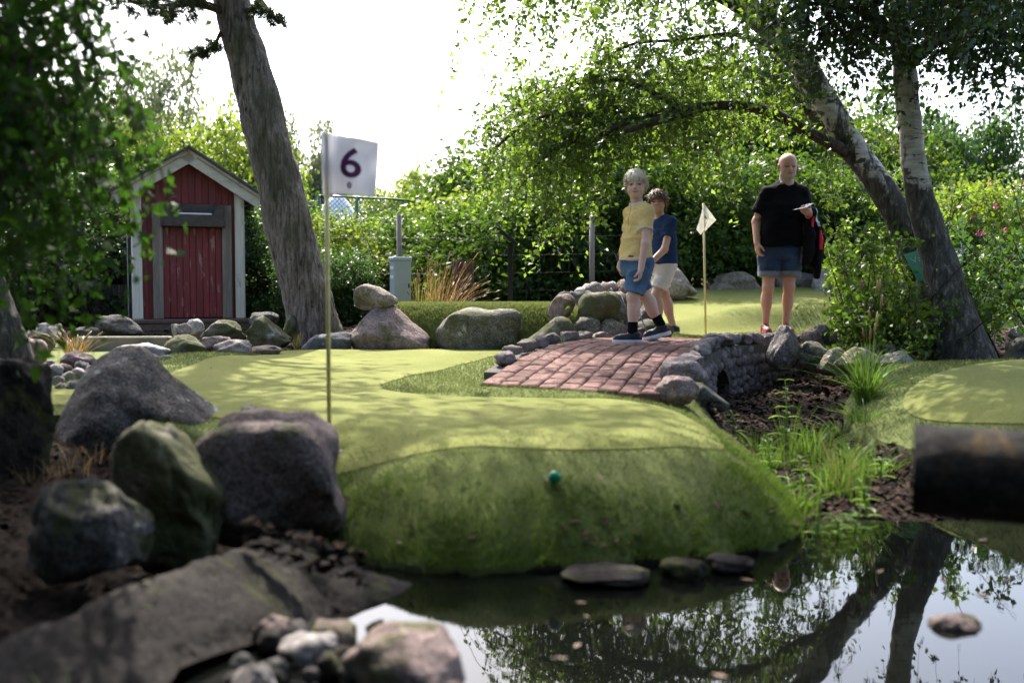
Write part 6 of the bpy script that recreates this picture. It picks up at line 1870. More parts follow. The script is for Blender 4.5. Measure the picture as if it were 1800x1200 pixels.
        for ax in range(3):
            o1, o2 = [(1, 2), (2, 0), (0, 1)][ax]
            sa = [slice(1, n - 1) for n in f.shape]; sb = list(sa)
            sa[ax] = slice(0, f.shape[ax] - 1); sb[ax] = slice(1, f.shape[ax])
            A = f[tuple(sa)] < 0; B = f[tuple(sb)] < 0
            for flip, msk in ((False, A & ~B), (True, ~A & B)):
                q = np.array(np.nonzero(msk))
                q = q + np.array([[0 if k == ax else 1] for k in range(3)])
                def cell(d1, d2):
                    r = q.copy(); r[o1] += d1; r[o2] += d2
                    return idx[r[0], r[1], r[2]]
                quad = np.stack([cell(-1, -1), cell(0, -1), cell(0, 0), cell(-1, 0)], 1)
                F.append(quad[:, ::-1] if flip else quad)
        F = np.vstack(F)
        F = F[(F >= 0).all(1)]
        return V, F
def relax(V, F, it=2, lam=0.5):
    n = len(V)
    for _ in range(it):
        acc = np.zeros_like(V); cnt = np.zeros(n)
        for a, b in ((0, 1), (1, 2), (2, 3), (3, 0)):
            np.add.at(acc, F[:, a], V[F[:, b]]); np.add.at(cnt, F[:, a], 1)
            np.add.at(acc, F[:, b], V[F[:, a]]); np.add.at(cnt, F[:, b], 1)
        V = V + lam * (acc / np.maximum(cnt, 1)[:, None] - V)
    return V
def vnormals(V, F):
    n = np.cross(V[F[:, 2]] - V[F[:, 0]], V[F[:, 3]] - V[F[:, 1]])
    N_ = np.zeros_like(V)
    for k in range(4): np.add.at(N_, F[:, k], n)
    return nrm(N_)
def wrinkle(V, F, amp, sc, seed):
    f = fbm(V * np.array(sc), seed, 3)
    f2 = 1 - 2 * np.abs(fbm(V * np.array(sc) * 0.55 + 7, seed + 4, 2))
    return V + vnormals(V, F) * (amp * (0.6 * f + 0.55 * f2))[:, None]
def unit(v):
    v = np.array(v, float); return v / np.linalg.norm(v)
def hand(Fd, w, d, n, t, sc, curl, k=0.005, spreadf=1.0):
    d = unit(d); n = np.array(n, float); n = unit(n - d * (n @ d)); t = np.array(t, float); t = unit(t - d * (t @ d) - n * (t @ n))
    w = np.array(w, float)
    Fd.ell(w + d * .048 * sc, [d, t, n], np.array([.056, .042, .019]) * sc, .02 * sc)
    lens = [.072, .080, .074, .058]
    for i in range(4):
        p = w + (d * .088 + t * (.030 - .0195 * i) * spreadf) * sc
        ang = 0.15; dirv = d
        rad = [.0095, .0090, .0082, .0072]
        for sgm, fr in enumerate((.45, .30, .25)):
            ang += curl * (0.75 if sgm == 0 else 1.0) + 0.06 * i
            dv = d * math.cos(ang) + n * math.sin(ang)
            q = p + dv * lens[i] * fr * sc
            Fd.cone(p, q, rad[sgm] * sc, rad[sgm + 1] * sc, k)
            p = q
    p = w + (d * .025 + t * .034 + n * .008) * sc
    q = p + unit(d * .75 + t * .55 + n * .35) * .042 * sc
    q2_ = q + unit(d * .9 + t * .0 + n * (.3 + curl * .6)) * .034 * sc
    Fd.cone(p, q, .0135 * sc, .0105 * sc, .012 * sc); Fd.cone(q, q2_, .0105 * sc, .0085 * sc, k)
def head_sdf(Fd, c, f, u, hh, child=True, smile=False, k=0.02):
    """c centre of head, f facing, u up, hh chin to crown"""
    f = unit(f); u = unit(np.array(u) - f * (np.array(u) @ f)); l = np.cross(u, f)
    A = [f, l, u]
    T = lambda a, b, e: np.array(c) + (f * a + l * b + u * e) * hh
    Fd.ell(T(-.06, 0, .13), A, np.array([.425, .345, .37]) * hh, .0)
    Fd.ell(T(.07, 0, -.13), A, np.array([.315, .30 if child else .315, .345 if child else .36]) * hh, .10 * hh)
    Fd.ell(T(.20, 0, -.36), A, np.array([.14, .16 if child else .19, .13]) * hh, .08 * hh)
    if child:
        for sg in (-1, 1): Fd.ell(T(.19, sg * .18, -.20), A, np.array([.12, .11, .13]) * hh, .06 * hh)
    else:
        Fd.ell(T(.27, 0, .055), A, np.array([.10, .24, .045]) * hh, .05 * hh)
        for sg in (-1, 1): Fd.ell(T(.10, sg * .20, -.31), A, np.array([.16, .10, .11]) * hh, .06 * hh)
    for sg in (-1, 1):
        Fd.ell(T(.405, sg * .145, -.005), A, np.array([.075, .085, .055]) * hh, .05 * hh, True)
        Fd.ell(T(.300, sg * .140, -.012), A, np.array([.068, .072, .052]) * hh, .012 * hh)
        Fd.ell(T(-.06, sg * .36, -.04), [unit(f + l * sg * .35), unit(l * sg - f * .35), u], np.array([.085, .035, .125]) * hh, .025 * hh)
    Fd.cone(T(.345, 0, .02), T(.43, 0, -.115), .030 * hh, .044 * hh, .03 * hh)
    for sg in (-1, 1): Fd.ell(T(.385, sg * .045, -.125), A, np.array([.04, .03, .028]) * hh, .02 * hh)
    zm = -.255
    Fd.ell(T(.345, 0, zm + .025), A, np.array([.045, .10, .022]) * hh, .02 * hh)
    Fd.ell(T(.335, 0, zm - .03), A, np.array([.048, .085, .025]) * hh, .02 * hh)
    Fd.ell(T(.385, 0, zm - .002), A, np.array([.035, .12 if smile else .095, .009]) * hh, .012 * hh, True)
    return T, A
def paint_head(V, C, c, A, hh, brow, lip, eye=(0.03, 0.025, 0.02), beard=None, smile=False, open_eye=True, stub=0.0):
    q = (V - np.array(c)) @ np.array(A).T / hh
    inh = (np.abs(q) < 0.62).all(1)
    fr = inh & (q[:, 0] > 0.12)
    def blend(m, col, w=1.0):
        w = np.clip(m, 0, 1)[:, None] * w
        C[:] = C * (1 - w) + np.array(col) * w
    # cheeks and nose a little redder
    for sg in (-1, 1): blend(np.exp(-((q[:, 1] - sg * .19) / .09) ** 2 - ((q[:, 2] + .14) / .08) ** 2) * fr, C.mean(0) * np.array([1.15, .72, .68]), .35)
    blend(np.exp(-(q[:, 1] / .05) ** 2 - ((q[:, 2] + .11) / .05) ** 2) * fr, C.mean(0) * np.array([1.15, .75, .7]), .35)
    for sg in (-1, 1):
        e1 = (q[:, 1] - sg * .142) / .082; e2 = (q[:, 2] + .006) / (.030 if open_eye else .018)
        m = (e1 ** 2 + e2 ** 2)
        blend((1.9 - m) * 1.2 * fr, (0.17, 0.085, 0.065), .7)  # eyelid area darkened, shadow of the sockets put into the skin colour
        if open_eye:
            blend((1.0 - m) * 3 * fr, (0.36, 0.33, 0.31), .8)
            blend((1.0 - (((q[:, 1] - sg * .142) / .036) ** 2 + ((q[:, 2] + .004) / .036) ** 2)) * 3 * fr * (m < 1.3), eye)
        else:
            blend((1.0 - m) * 3 * fr, eye)
        lash = np.exp(-((q[:, 2] - .026 + 1.6 * (q[:, 1] - sg * .142) ** 2) / .012) ** 2) * (np.abs(e1) < 1.05)
        blend(lash * fr, (0.05, 0.03, 0.022), .8)
        b = np.exp(-((q[:, 2] - .105 + 1.5 * (q[:, 1] - sg * .15) ** 2) / .020) ** 2) * (np.abs(q[:, 1] - sg * .15) < .10)
        blend(b * fr, brow, .75)
        blend(np.exp(-((q[:, 1] - sg * .04) / .018) ** 2 - ((q[:, 2] + .158) / .012) ** 2) * fr, (0.10, 0.035, 0.025), .8)
    zl = -.258 + (1.9 * q[:, 1] ** 2 if smile else (-.9 * q[:, 1] ** 2 if beard is not None else 0))
    wl_ = .125 if smile else .10
    blend(np.exp(-((q[:, 2] - zl) / .030) ** 2) * (np.abs(q[:, 1]) < wl_) * fr, lip, .8)
    if smile: blend(np.exp(-((q[:, 2] - zl - .004) / .014) ** 4) * (np.abs(q[:, 1]) < .098) * fr, (0.62, 0.57, 0.52), .9)
    else: blend(np.exp(-((q[:, 2] - zl) / .008) ** 2) * (np.abs(q[:, 1]) < wl_) * fr, (0.07, 0.022, 0.018), .85)
    if beard is not None:
        ang = np.abs(q[:, 1])
        jaw = sstep(-.20, -.30, q[:, 2] + 0.25 * ang - 0.0) * (q[:, 0] > -.02) * inh * (q[:, 2] > -.56)
        mo = (np.abs(q[:, 1]) < .10) & (np.abs(q[:, 2] + .258) < .055)
        blend(jaw * ~mo, beard, .62)
        must = np.exp(-((q[:, 2] + .205 + .8 * q[:, 1] ** 2) / .022) ** 2) * (ang < .13) * fr
        blend(must, beard, .7)
        side = np.exp(-((ang - .30) / .05) ** 2) * (q[:, 2] < -.05) * (q[:, 2] > -.35) * (q[:, 0] > -.02) * inh
        blend(side, beard, .45)
    return C
def hair_mesh(c, A, hh, col, col2, seed, fringe=0.16, side=-0.06, back=-0.22, thick=0.06, lift=0.0, n_str=2600, slen=0.26, messy=0.35):
    A = np.array(A); f, l, u = A
    c = np.array(c)
    F_ = Field(c - .85 * hh, c + .85 * hh, hh * 0.028)
    T = lambda a, b, e: c + (f * a + l * b + u * e) * hh
    F_.ell(T(-.07, 0, .14), A, np.array([.425 + thick, .350 + thick, .385 + thick + lift]) * hh, 0)
    X, Y, Z = (F_.lo[k] + F_.h * np.arange(F_.n[k]) for k in range(3))
    X = X[:, None, None] - c[0]; Y = Y[None, :, None] - c[1]; Z = Z[None, None, :] - c[2]
    a, b, e = ((X * v[0] + Y * v[1] + Z * v[2]) / hh for v in (f, l, u))
    # lower hairline: fringe at the front, above the ears at the sides, nape at the back
    line = np.where(a > .10, fringe + (side - fringe) * np.clip((np.abs(b) - .24) / .10, 0, 1) * np.clip(1.0 - (a - .1) / .25, 0, 1), side + (back - side) * np.clip((-.02 - a) / .22, 0, 1))
    F_.f = np.maximum(F_.f, ((line - e) * hh).astype(np.float32))
    V, F = F_.mesh()
    V = relax(V, F, 2)
    q = (V - c) @ A.T / hh
    nv = vnormals(V, F)
    ang = np.arctan2(q[:, 1], q[:, 0])
    V = V + nv * (hh * 0.020 * (fbm(np.column_stack([ang * 7, q[:, 2] * 2.5, ang * 0]), seed, 3)))[:, None]
    # strands
    r = np.random.default_rng(seed)
    k = r.integers(0, len(V), n_str)
    p = V[k]; n = nv[k]
    qq = q[k]
    keep = (qq[:, 2] > line_at(qq, fringe, side, back) - .02)
    p, n, qq = p[keep], n[keep], qq[keep]
    crown = np.array([-.15, 0.05, .5])
    d = nrm((qq - crown) * np.array([1, 1, .6]))
    dw = d @ A
    dw = dw - n * np.sum(dw * n, 1)[:, None]
    dw = nrm(dw + np.array([0, 0, -0.5]) + r.normal(size=p.shape) * messy)
    L = hh * slen * r.uniform(.4, 1.0, (len(p), 1))
    sd = nrm(np.cross(dw, n)) * hh * 0.012
    base = p + n * hh * 0.005
    mid_ = base + dw * L * .55 + n * hh * r.uniform(.0, .05, (len(p), 1))
    tip = base + dw * L + n * hh * r.uniform(-.02, .04, (len(p), 1))
    SV = np.stack([base - sd, base + sd, mid_ + sd * .7, mid_ - sd * .7, tip, tip], 1)[:, [0, 1, 2, 3, 4]].reshape(-1, 3)
    m = len(p)
    i = np.arange(m) * 5
    SF = [tuple(x) for x in np.stack([i, i + 1, i + 2, i + 3], 1)] + [tuple(x) for x in np.stack([i + 3, i + 2, i + 4], 1)]
    allV = np.vstack([V, SV]); nF = len(V)
    allF = [tuple(x) for x in F.tolist()] + [tuple(int(y) + nF for y in x) for x in SF]
    C = np.array(col) + (np.array(col2) - np.array(col)) * np.clip(0.5 + 0.6 * fbm(np.column_stack([ang * 6, q[:, 2] * 2, ang * 0]), seed + 2, 3), 0, 1)[:, None]
    C2 = np.array(col) + (np.array(col2) - np.array(col)) * r.random((m, 1))
    C = np.vstack([C, np.repeat(C2, 5, 0)])
    return allV, allF, C
def line_at(q, fringe, side, back):
    a, b = q[:, 0], q[:, 1]
    return np.where(a > .10, fringe + (side - fringe) * np.clip((np.abs(b) - .24) / .10, 0, 1) * np.clip(1.0 - (a - .1) / .25, 0, 1), side + (back - side) * np.clip((-.02 - a) / .22, 0, 1))
def colored(name, V, F, C, m, parent, origin):
    o = obj(name, V, F, M[m], parent, origin=origin); setcol(o, C); return o
def shoe(name, root, O, heel, toe, up, h_ankle, sc, upper, sole, accent, width=.043):
    """heel/toe points on the ground line"""
    heel = np.array(heel, float); toe = np.array(toe, float)
    d = unit(toe - heel); up = np.array(up, float); up = unit(up - d * (up @ d)); l = np.cross(up, d); L = np.linalg.norm(toe - heel)
    F_ = Field(np.minimum(heel, toe) - .12, np.maximum(heel, toe) + .16, .0045)
    A = [d, l, up]
    T = lambda a, b, e: heel + d * a * L + l * b + up * e
    g0 = [(T(0, 0, 0.0), -up)]
    # sole plate
    F_.ell(T(.30, 0, .012), A, [L * .34, width * .80, .030], .0, clips=g0)
    F_.ell(T(.70, 0, .012), A, [L * .32, width * .98, .026], .02, clips=g0)
    # upper
    F_.ell(T(.26, 0, .045), A, [L * .27, width * .74, .055 * sc], .01, clips=g0)
    F_.ell(T(.66, 0, .035), A, [L * .32, width * .86, .042 * sc], .02, clips=g0)
    F_.cone(T(.22, 0, .05), T(.20, 0, h_ankle), width * .78, width * .74, .03, clips=[(T(.2, 0, h_ankle - .012), up + d * -.15)])
    F_.cone(T(.36, 0, .062 * sc), T(.62, 0, .046 * sc), .026, .020, .015)
    V, F = F_.mesh(); V = relax(V, F, 1)
    e = (V - heel) @ up; a = ((V - heel) @ d) / L
    C = np.tile(np.array(upper, float), (len(V), 1))
    C[(a > .38) & (a < .62) & (e > .058 * sc) & ((np.floor(a * 26) % 2) == 0)] = accent
    C[(e > h_ankle - .028)] = np.array(upper) * .6
    C[(a < .10) & (e > .05) & (e < .075)] = accent
    C[e < .030] = sole
    return colored(name, V + O, F, C, 'shoe', root, heel + O)

SKIN = np.array([0.60, 0.375, 0.285])
# ================================================================== boy in yellow, mid-stride on the bridge crown
def boy_yellow():
    O = np.array([P(1130, 605, 7.45)[0], 7.45, 0.0])
    O[2] = P(1130, 602.5, 7.45)[2]
    root = thing('person', 'blond boy in yellow T-shirt and denim shorts striding across the footbridge', 'person', O)
    fd = unit([-.86, -.51, 0]); ld = np.array([-fd[1], fd[0], 0])
    h = .004
    B = Field([-.36, -.30, -.02], [.34, .30, 1.33], h)
    hip = np.array([-.045, 0, .60]); ch = np.array([-.035, 0, .90])
    sk = SKIN
    # torso
    B.loft([(.55, -.05, 0, .10, .075), (.62, -.05, 0, .118, .088), (.72, -.048, 0, .102, .080), (.86, -.04, 0, .115, .085), (.955, -.035, 0, .115, .072), (1.005, -.035, 0, .055, .05)], fd[:2], ld[:2], .02)
    shL = np.array([-.040, 0, .978]) + ld * .106; shR = np.array([-.040, 0, .978]) - ld * .106
    B.cone(shL, shR, .040, .040, .03)
    B.cone([-.038, 0, .98], [-.062, -.005, 1.10], .047, .044, .025)
    # head
    hc = np.array([-.062, -.018, 1.172]); hh = .208; hf = unit([-.20, -.97, -.02]); hu = unit([-.03, 0, 1])
    T, A = head_sdf(B, hc, hf, hu, hh, True)
    # legs: near leg upright, far leg trailing
    hL = hip + ld * .062; hR = hip - ld * .062
    kL = np.array([-.083, -.075, .345]); aL = np.array([-.088, -.085, .085])
    kR = np.array([.012, .065, .365]); aR = np.array([.145, .085, .135])
    for hp_, kn, an in ((hL, kL, aL), (hR, kR, aR)):
        B.cone(hp_, kn, .074, .046, .03); B.cone(kn, an, .045, .030, .02)
        ca = kn * .62 + an * .38 - fd * .012
        B.ell(ca, np.eye(3), [.042, .042, .08], .03)
        B.ell(kn + fd * .012, np.eye(3), [.036, .036, .045], .02)
    # arms
    eL = np.array([-.006, -.140, .735]); wL = np.array([-.040, -.165, .545])
    eR = np.array([-.10, .15, .76]); wR = np.array([-.165, .12, .570])
    for s0_, e_, w_ in ((shL, eL, wL), (shR, eR, wR)):
        B.cone(s0_, e_, .039, .031, .02); B.cone(e_, w_, .032, .023, .015)
    hand(B, wL, [-.10, -.02, -1], [-.75, .3, 0], [-.8, -.5, .0], .70, .55)
    hand(B, wR, [.25, -.1, -1], [.9, -.4, 0], [-.3, -.9, 0], .68, .75)
    V, F = B.mesh(); V = relax(V, F, 1, .4)
    C = np.tile(sk, (len(V), 1)) * (1 + .05 * fbm(V * 9, 3, 2))[:, None]
    C = paint_head(V, C, hc, A, hh, (.33, .24, .15), (.42, .16, .14), (.05, .05, .05))
    colored('body', V + O, F, C, 'skin', root, O)
    hv, hf_, hcC = hair_mesh(hc, A, hh, (.62, .54, .38), (.90, .83, .68), 5, fringe=.225, side=.04, back=-.27, thick=.038, lift=.015, messy=.3, slen=.2, n_str=3600)
    colored('hair', hv + O, hf_, hcC, 'hair', root, O)
    # T-shirt
    S_ = Field([-.36, -.32, .52], [.34, .32, 1.12], .005)
    S_.loft([(.615, -.062, 0, .138, .116), (.66, -.060, 0, .134, .112), (.75, -.055, 0, .124, .104), (.86, -.048, 0, .120, .098), (.95, -.042, 0, .116, .086), (1.0, -.042, 0, .088, .072), (1.046, -.046, 0, .056, .058)], fd[:2], ld[:2], .01)
    hem = []
    for s0_, e_ in ((shL, eL), (shR, eR)):
        dv = unit(e_ - s0_); end = s0_ + dv * .145
        S_.cone(s0_ + np.array([0, 0, -.006]), s0_ + dv * .22, .047, .055, .04, clips=[(end, dv)])
        hem.append((end, dv))
    for s0_ in (shL, shR): S_.cone([-.04, 0, 1.008], s0_, .046, .046, .03)
    npx = np.array([-.056, -.012, 1.062]); nn2 = unit([-.25, -.12, 1])
    S_.ell(npx, [unit([1, 0, .2]), [0, 1, 0], [0, 0, 1]], [.062, .060, .052], .006, True)
    V, F = S_.mesh(); V = relax(V, F, 2)
    V = wrinkle(V, F, .012, (8, 8, 15), 8)
    C = np.tile(np.array([.66, .47, .19]), (len(V), 1))
    tr = np.array([.60, .52, .46])
    C[V[:, 2] < .632] = tr
    for e_, dv in hem:
        dd = (V - e_) @ dv; pr = np.linalg.norm((V - e_) - np.outer(dd, dv), axis=1); C[(dd > -.014) & (dd < .008) & (pr < .072) & (V[:, 2] < 0.99)] = tr
    C[np.linalg.norm((V - npx) / np.array([.062, .060, .052]), axis=1) < 1.25] = tr
    u_ = (V - np.array([-.04, 0, 0])) @ ld; v_ = (V - np.array([-.04, 0, 0])) @ fd
    C[(np.abs(u_) < .006) & (v_ > 0) & (V[:, 2] > .87)] *= .62           # placket
    pk = (v_ > 0) & (u_ > .03) & (u_ < .10) & (V[:, 2] > .80) & (V[:, 2] < .885)
    pki = (v_ > 0) & (u_ > .036) & (u_ < .094) & (V[:, 2] > .806) & (V[:, 2] < .868)
    C[pk & ~pki] *= .78
    C[(v_ > 0) & (u_ > .05) & (u_ < .085) & (V[:, 2] > .636) & (V[:, 2] < .648)] = (.13, .06, .03)   # little tab above the hem
    colored('t_shirt', V + O, F, C, 'fabric', root, O)
    # shorts
    D_ = Field([-.30, -.30, .28], [.34, .30, .68], .005)
    D_.loft([(.50, -.050, 0, .112, .096), (.56, -.052, 0, .120, .100), (.645, -.055, 0, .118, .096)], fd[:2], ld[:2], .02)
    for hp_, kn, rr in ((hL, kL, .072), (hR, kR, .072)):
        dv = unit(kn - hp_); end = hp_ + dv * np.linalg.norm(kn - hp_) * .90
        D_.cone(hp_, kn + dv * .06, .084, rr, .02, clips=[(end, dv)])
    V, F = D_.mesh(); V = relax(V, F, 2); V = wrinkle(V, F, .011, (11, 11, 12), 18)
    C = np.tile(np.array([.045, .095, .18]), (len(V), 1))
    fade = np.clip(fbm(V * 6, 4, 3), 0, 1)[:, None] * .55
    C = C * (1 - fade) + np.array([.14, .22, .32]) * fade
    colored('shorts', V + O, F, C, 'denim', root, O)
    for nm, an, kn in (('sock', aL, kL), ('sock', aR, kR)):
        dv = unit(kn - an)
        F_ = Field(an - .1, an + .17, .005); F_.cone(an - dv * .05, an + dv * .14, .036, .041, 0, clips=[(an + dv * .075, dv)])
        V, F = F_.mesh(); V = relax(V, F, 1); colored(nm, V + O, F, np.tile(np.array([.006, .006, .007]), (len(V), 1)), 'fabric', root, an + O)
    dk = (.008, .010, .018)
    shoe('shoe', root, O, [-.018, -.085, .0], [-.238, -.105, .0], [0, 0, 1], .085, .92, dk, (.62, .62, .66), (.25, .03, .05), .042)
    shoe('shoe', root, O, [.222, .085, .060], [.012, .060, .008], [-.25, 0, 1], .085, .92, dk, (.62, .62, .66), (.25, .03, .05), .042)
    # putter in his far hand
    pt = thing('putter', 'steel golf putter held low behind the boy in yellow', 'golf club', O + np.array([.02, .05, .01]))
    g0 = wR + np.array([.03, -.005, -.045]); g1 = np.array([.055, .045, .03])
    dv = unit(g1 - g0)
    V, F = tube([g0 - dv * .16 + O, g0 + dv * .10 + O], [.012, .010], 10); obj('grip', V, F, M['black'], pt)
    V, F = tube([g0 + dv * .09 + O, g1 + O], [.0055, .0045], 8); obj('shaft', V, F, M['steel'], pt)
    V, F = rock_shape(3, 3, 0, .0, .8); V = V * np.array([.045, .016, .016]); obj('club_head', V + g1 + O + np.array([.025, -.005, -.008]), F, M['steel'], pt)
boy_yellow()

# ================================================================== boy in blue behind him
def boy_blue():
    O = np.array([P(1160, 589, 9.4)[0], 9.4, 0.0]); O[2] = P(1160, 589, 9.4)[2]
    root = thing('person', 'smiling brown-haired boy in blue T-shirt and white shorts behind the blond boy', 'person', O)
    fd = unit([-.80, -.60, 0]); ld = np.array([-fd[1], fd[0], 0])
    B = Field([-.42, -.32, -.02], [.34, .32, 1.40], .0044)
    B.loft([(.60, .02, 0, .10, .078), (.68, .02, 0, .118, .09), (.78, .022, 0, .102, .082), (.93, .02, 0, .118, .088), (1.03, .01, 0, .118, .075), (1.085, .0, 0, .055, .05)], fd[:2], ld[:2], .02)
    shL = np.array([.010, 0, 1.058]) + ld * .122; shR = np.array([.010, 0, 1.058]) - ld * .122
    B.cone(shL, shR, .038, .038, .02)
    B.cone([.0, 0, 1.05], [-.028, -.01, 1.19], .047, .044, .025)
    hc = np.array([-.034, -.025, 1.244]); hh = .212; hf = unit([-.25, -.96, .02]); hu = unit([-.04, 0, 1])
    T, A = head_sdf(B, hc, hf, hu, hh, True, True)
    hip = np.array([.02, 0, .66]); hL = hip + ld * .064; hR = hip - ld * .064
    kL = np.array([-.045, -.07, .385]); aL = np.array([-.018, -.085, .085])
    kR = np.array([.045, .05, .385]); aR = np.array([.135, .085, .085])
    for hp_, kn, an in ((hL, kL, aL), (hR, kR, aR)):
        B.cone(hp_, kn, .076, .047, .03); B.cone(kn, an, .046, .031, .02)
        B.ell(kn * .62 + an * .38 - fd * .012, np.eye(3), [.043, .043, .085], .03); B.ell(kn + fd * .01, np.eye(3), [.037, .037, .045], .02)
    eL = np.array([.010, -.17, .80]); wL = np.array([-.165, -.225, .635])
    eR = np.array([-.13, .07, .80]); wR = np.array([-.19, -.10, .645])
    for s0_, e_, w_ in ((shL, eL, wL), (shR, eR, wR)):
        B.cone(s0_, e_, .038, .033, .02); B.cone(e_, w_, .034, .025, .015)
    hand(B, wL, [-.35, -.1, -1], [-.4, .9, 0], [-.9, -.4, .2], .72, .7)
    hand(B, wR, [-.1, -.25, -1], [.2, -1, 0], [-.9, 0, .2], .70, .7)
    V, F = B.mesh(); V = relax(V, F, 1, .4)
    C = np.tile(SKIN * np.array([.92, .88, .85]), (len(V), 1)) * (1 + .05 * fbm(V * 9, 3, 2))[:, None]
    C = paint_head(V, C, hc, A, hh, (.10, .06, .035), (.36, .13, .11), (.03, .02, .015), smile=True, open_eye=False)
    colored('body', V + O, F, C, 'skin', root, O)
    hv, hf_, hcC = hair_mesh(hc, A, hh, (.075, .045, .025), (.24, .155, .085), 9, fringe=.19, side=.02, back=-.25, thick=.05, lift=.02, messy=.5, slen=.26, n_str=3200)
    colored('hair', hv + O, hf_, hcC, 'hair', root, O)
    S_ = Field([-.36, -.34, .60], [.36, .34, 1.20], .0055)
    S_.loft([(.675, .02, 0, .150, .125), (.74, .02, 0, .143, .118), (.85, .022, 0, .134, .110), (.95, .02, 0, .134, .106), (1.035, .012, 0, .130, .092), (1.08, .006, 0, .098, .078), (1.122, -.004, 0, .058, .058)], fd[:2], ld[:2], .01)
    for s0_, e_ in ((shL, eL), (shR, eR)):
        dv = unit(e_ - s0_); S_.cone(s0_ + np.array([0, 0, -.008]), s0_ + dv * .23, .049, .060, .04, clips=[(s0_ + dv * .155, dv)])
    for s0_ in (shL, shR): S_.cone([.002, 0, 1.084], s0_, .050, .050, .03)
    S_.ell([-.026, -.016, 1.138], np.eye(3), [.064, .062, .055], .006, True)
    V, F = S_.mesh(); V = relax(V, F, 2); V = wrinkle(V, F, .013, (8, 8, 14), 28)
    C = np.tile(np.array([.022, .042, .105]), (len(V), 1))
    C[np.linalg.norm((V - np.array([-.026, -.016, 1.138])) / np.array([.064, .062, .055]), axis=1) < 1.2] *= .75
    colored('t_shirt', V + O, F, C, 'fabric', root, O)
    D_ = Field([-.30, -.32, .30], [.36, .32, .76], .0055)
    D_.loft([(.56, .02, 0, .116, .100), (.62, .02, 0, .124, .104), (.70, .02, 0, .122, .098)], fd[:2], ld[:2], .02)
    for hp_, kn in ((hL, kL), (hR, kR)):
        dv = unit(kn - hp_); end = hp_ + dv * np.linalg.norm(kn - hp_) * .80
        D_.cone(hp_, kn + dv * .06, .085, .080, .02, clips=[(end, dv)])
    V, F = D_.mesh(); V = relax(V, F, 2); V = wrinkle(V, F, .011, (11, 11, 12), 38)
    colored('shorts', V + O, F, np.tile(np.array([.68, .65, .61]), (len(V), 1)), 'fabric', root, O)
    dk = (.02, .025, .04)
    shoe('shoe', root, O, [.05, -.085, .0], [-.155, -.14, .0], [0, 0, 1], .085, .92, dk, (.55, .55, .55), (.1, .1, .1), .042)
    shoe('shoe', root, O, [.20, .095, .0], [.0, .03, .0], [0, 0, 1], .085, .92, dk, (.55, .55, .55), (.1, .1, .1), .042)
boy_blue()

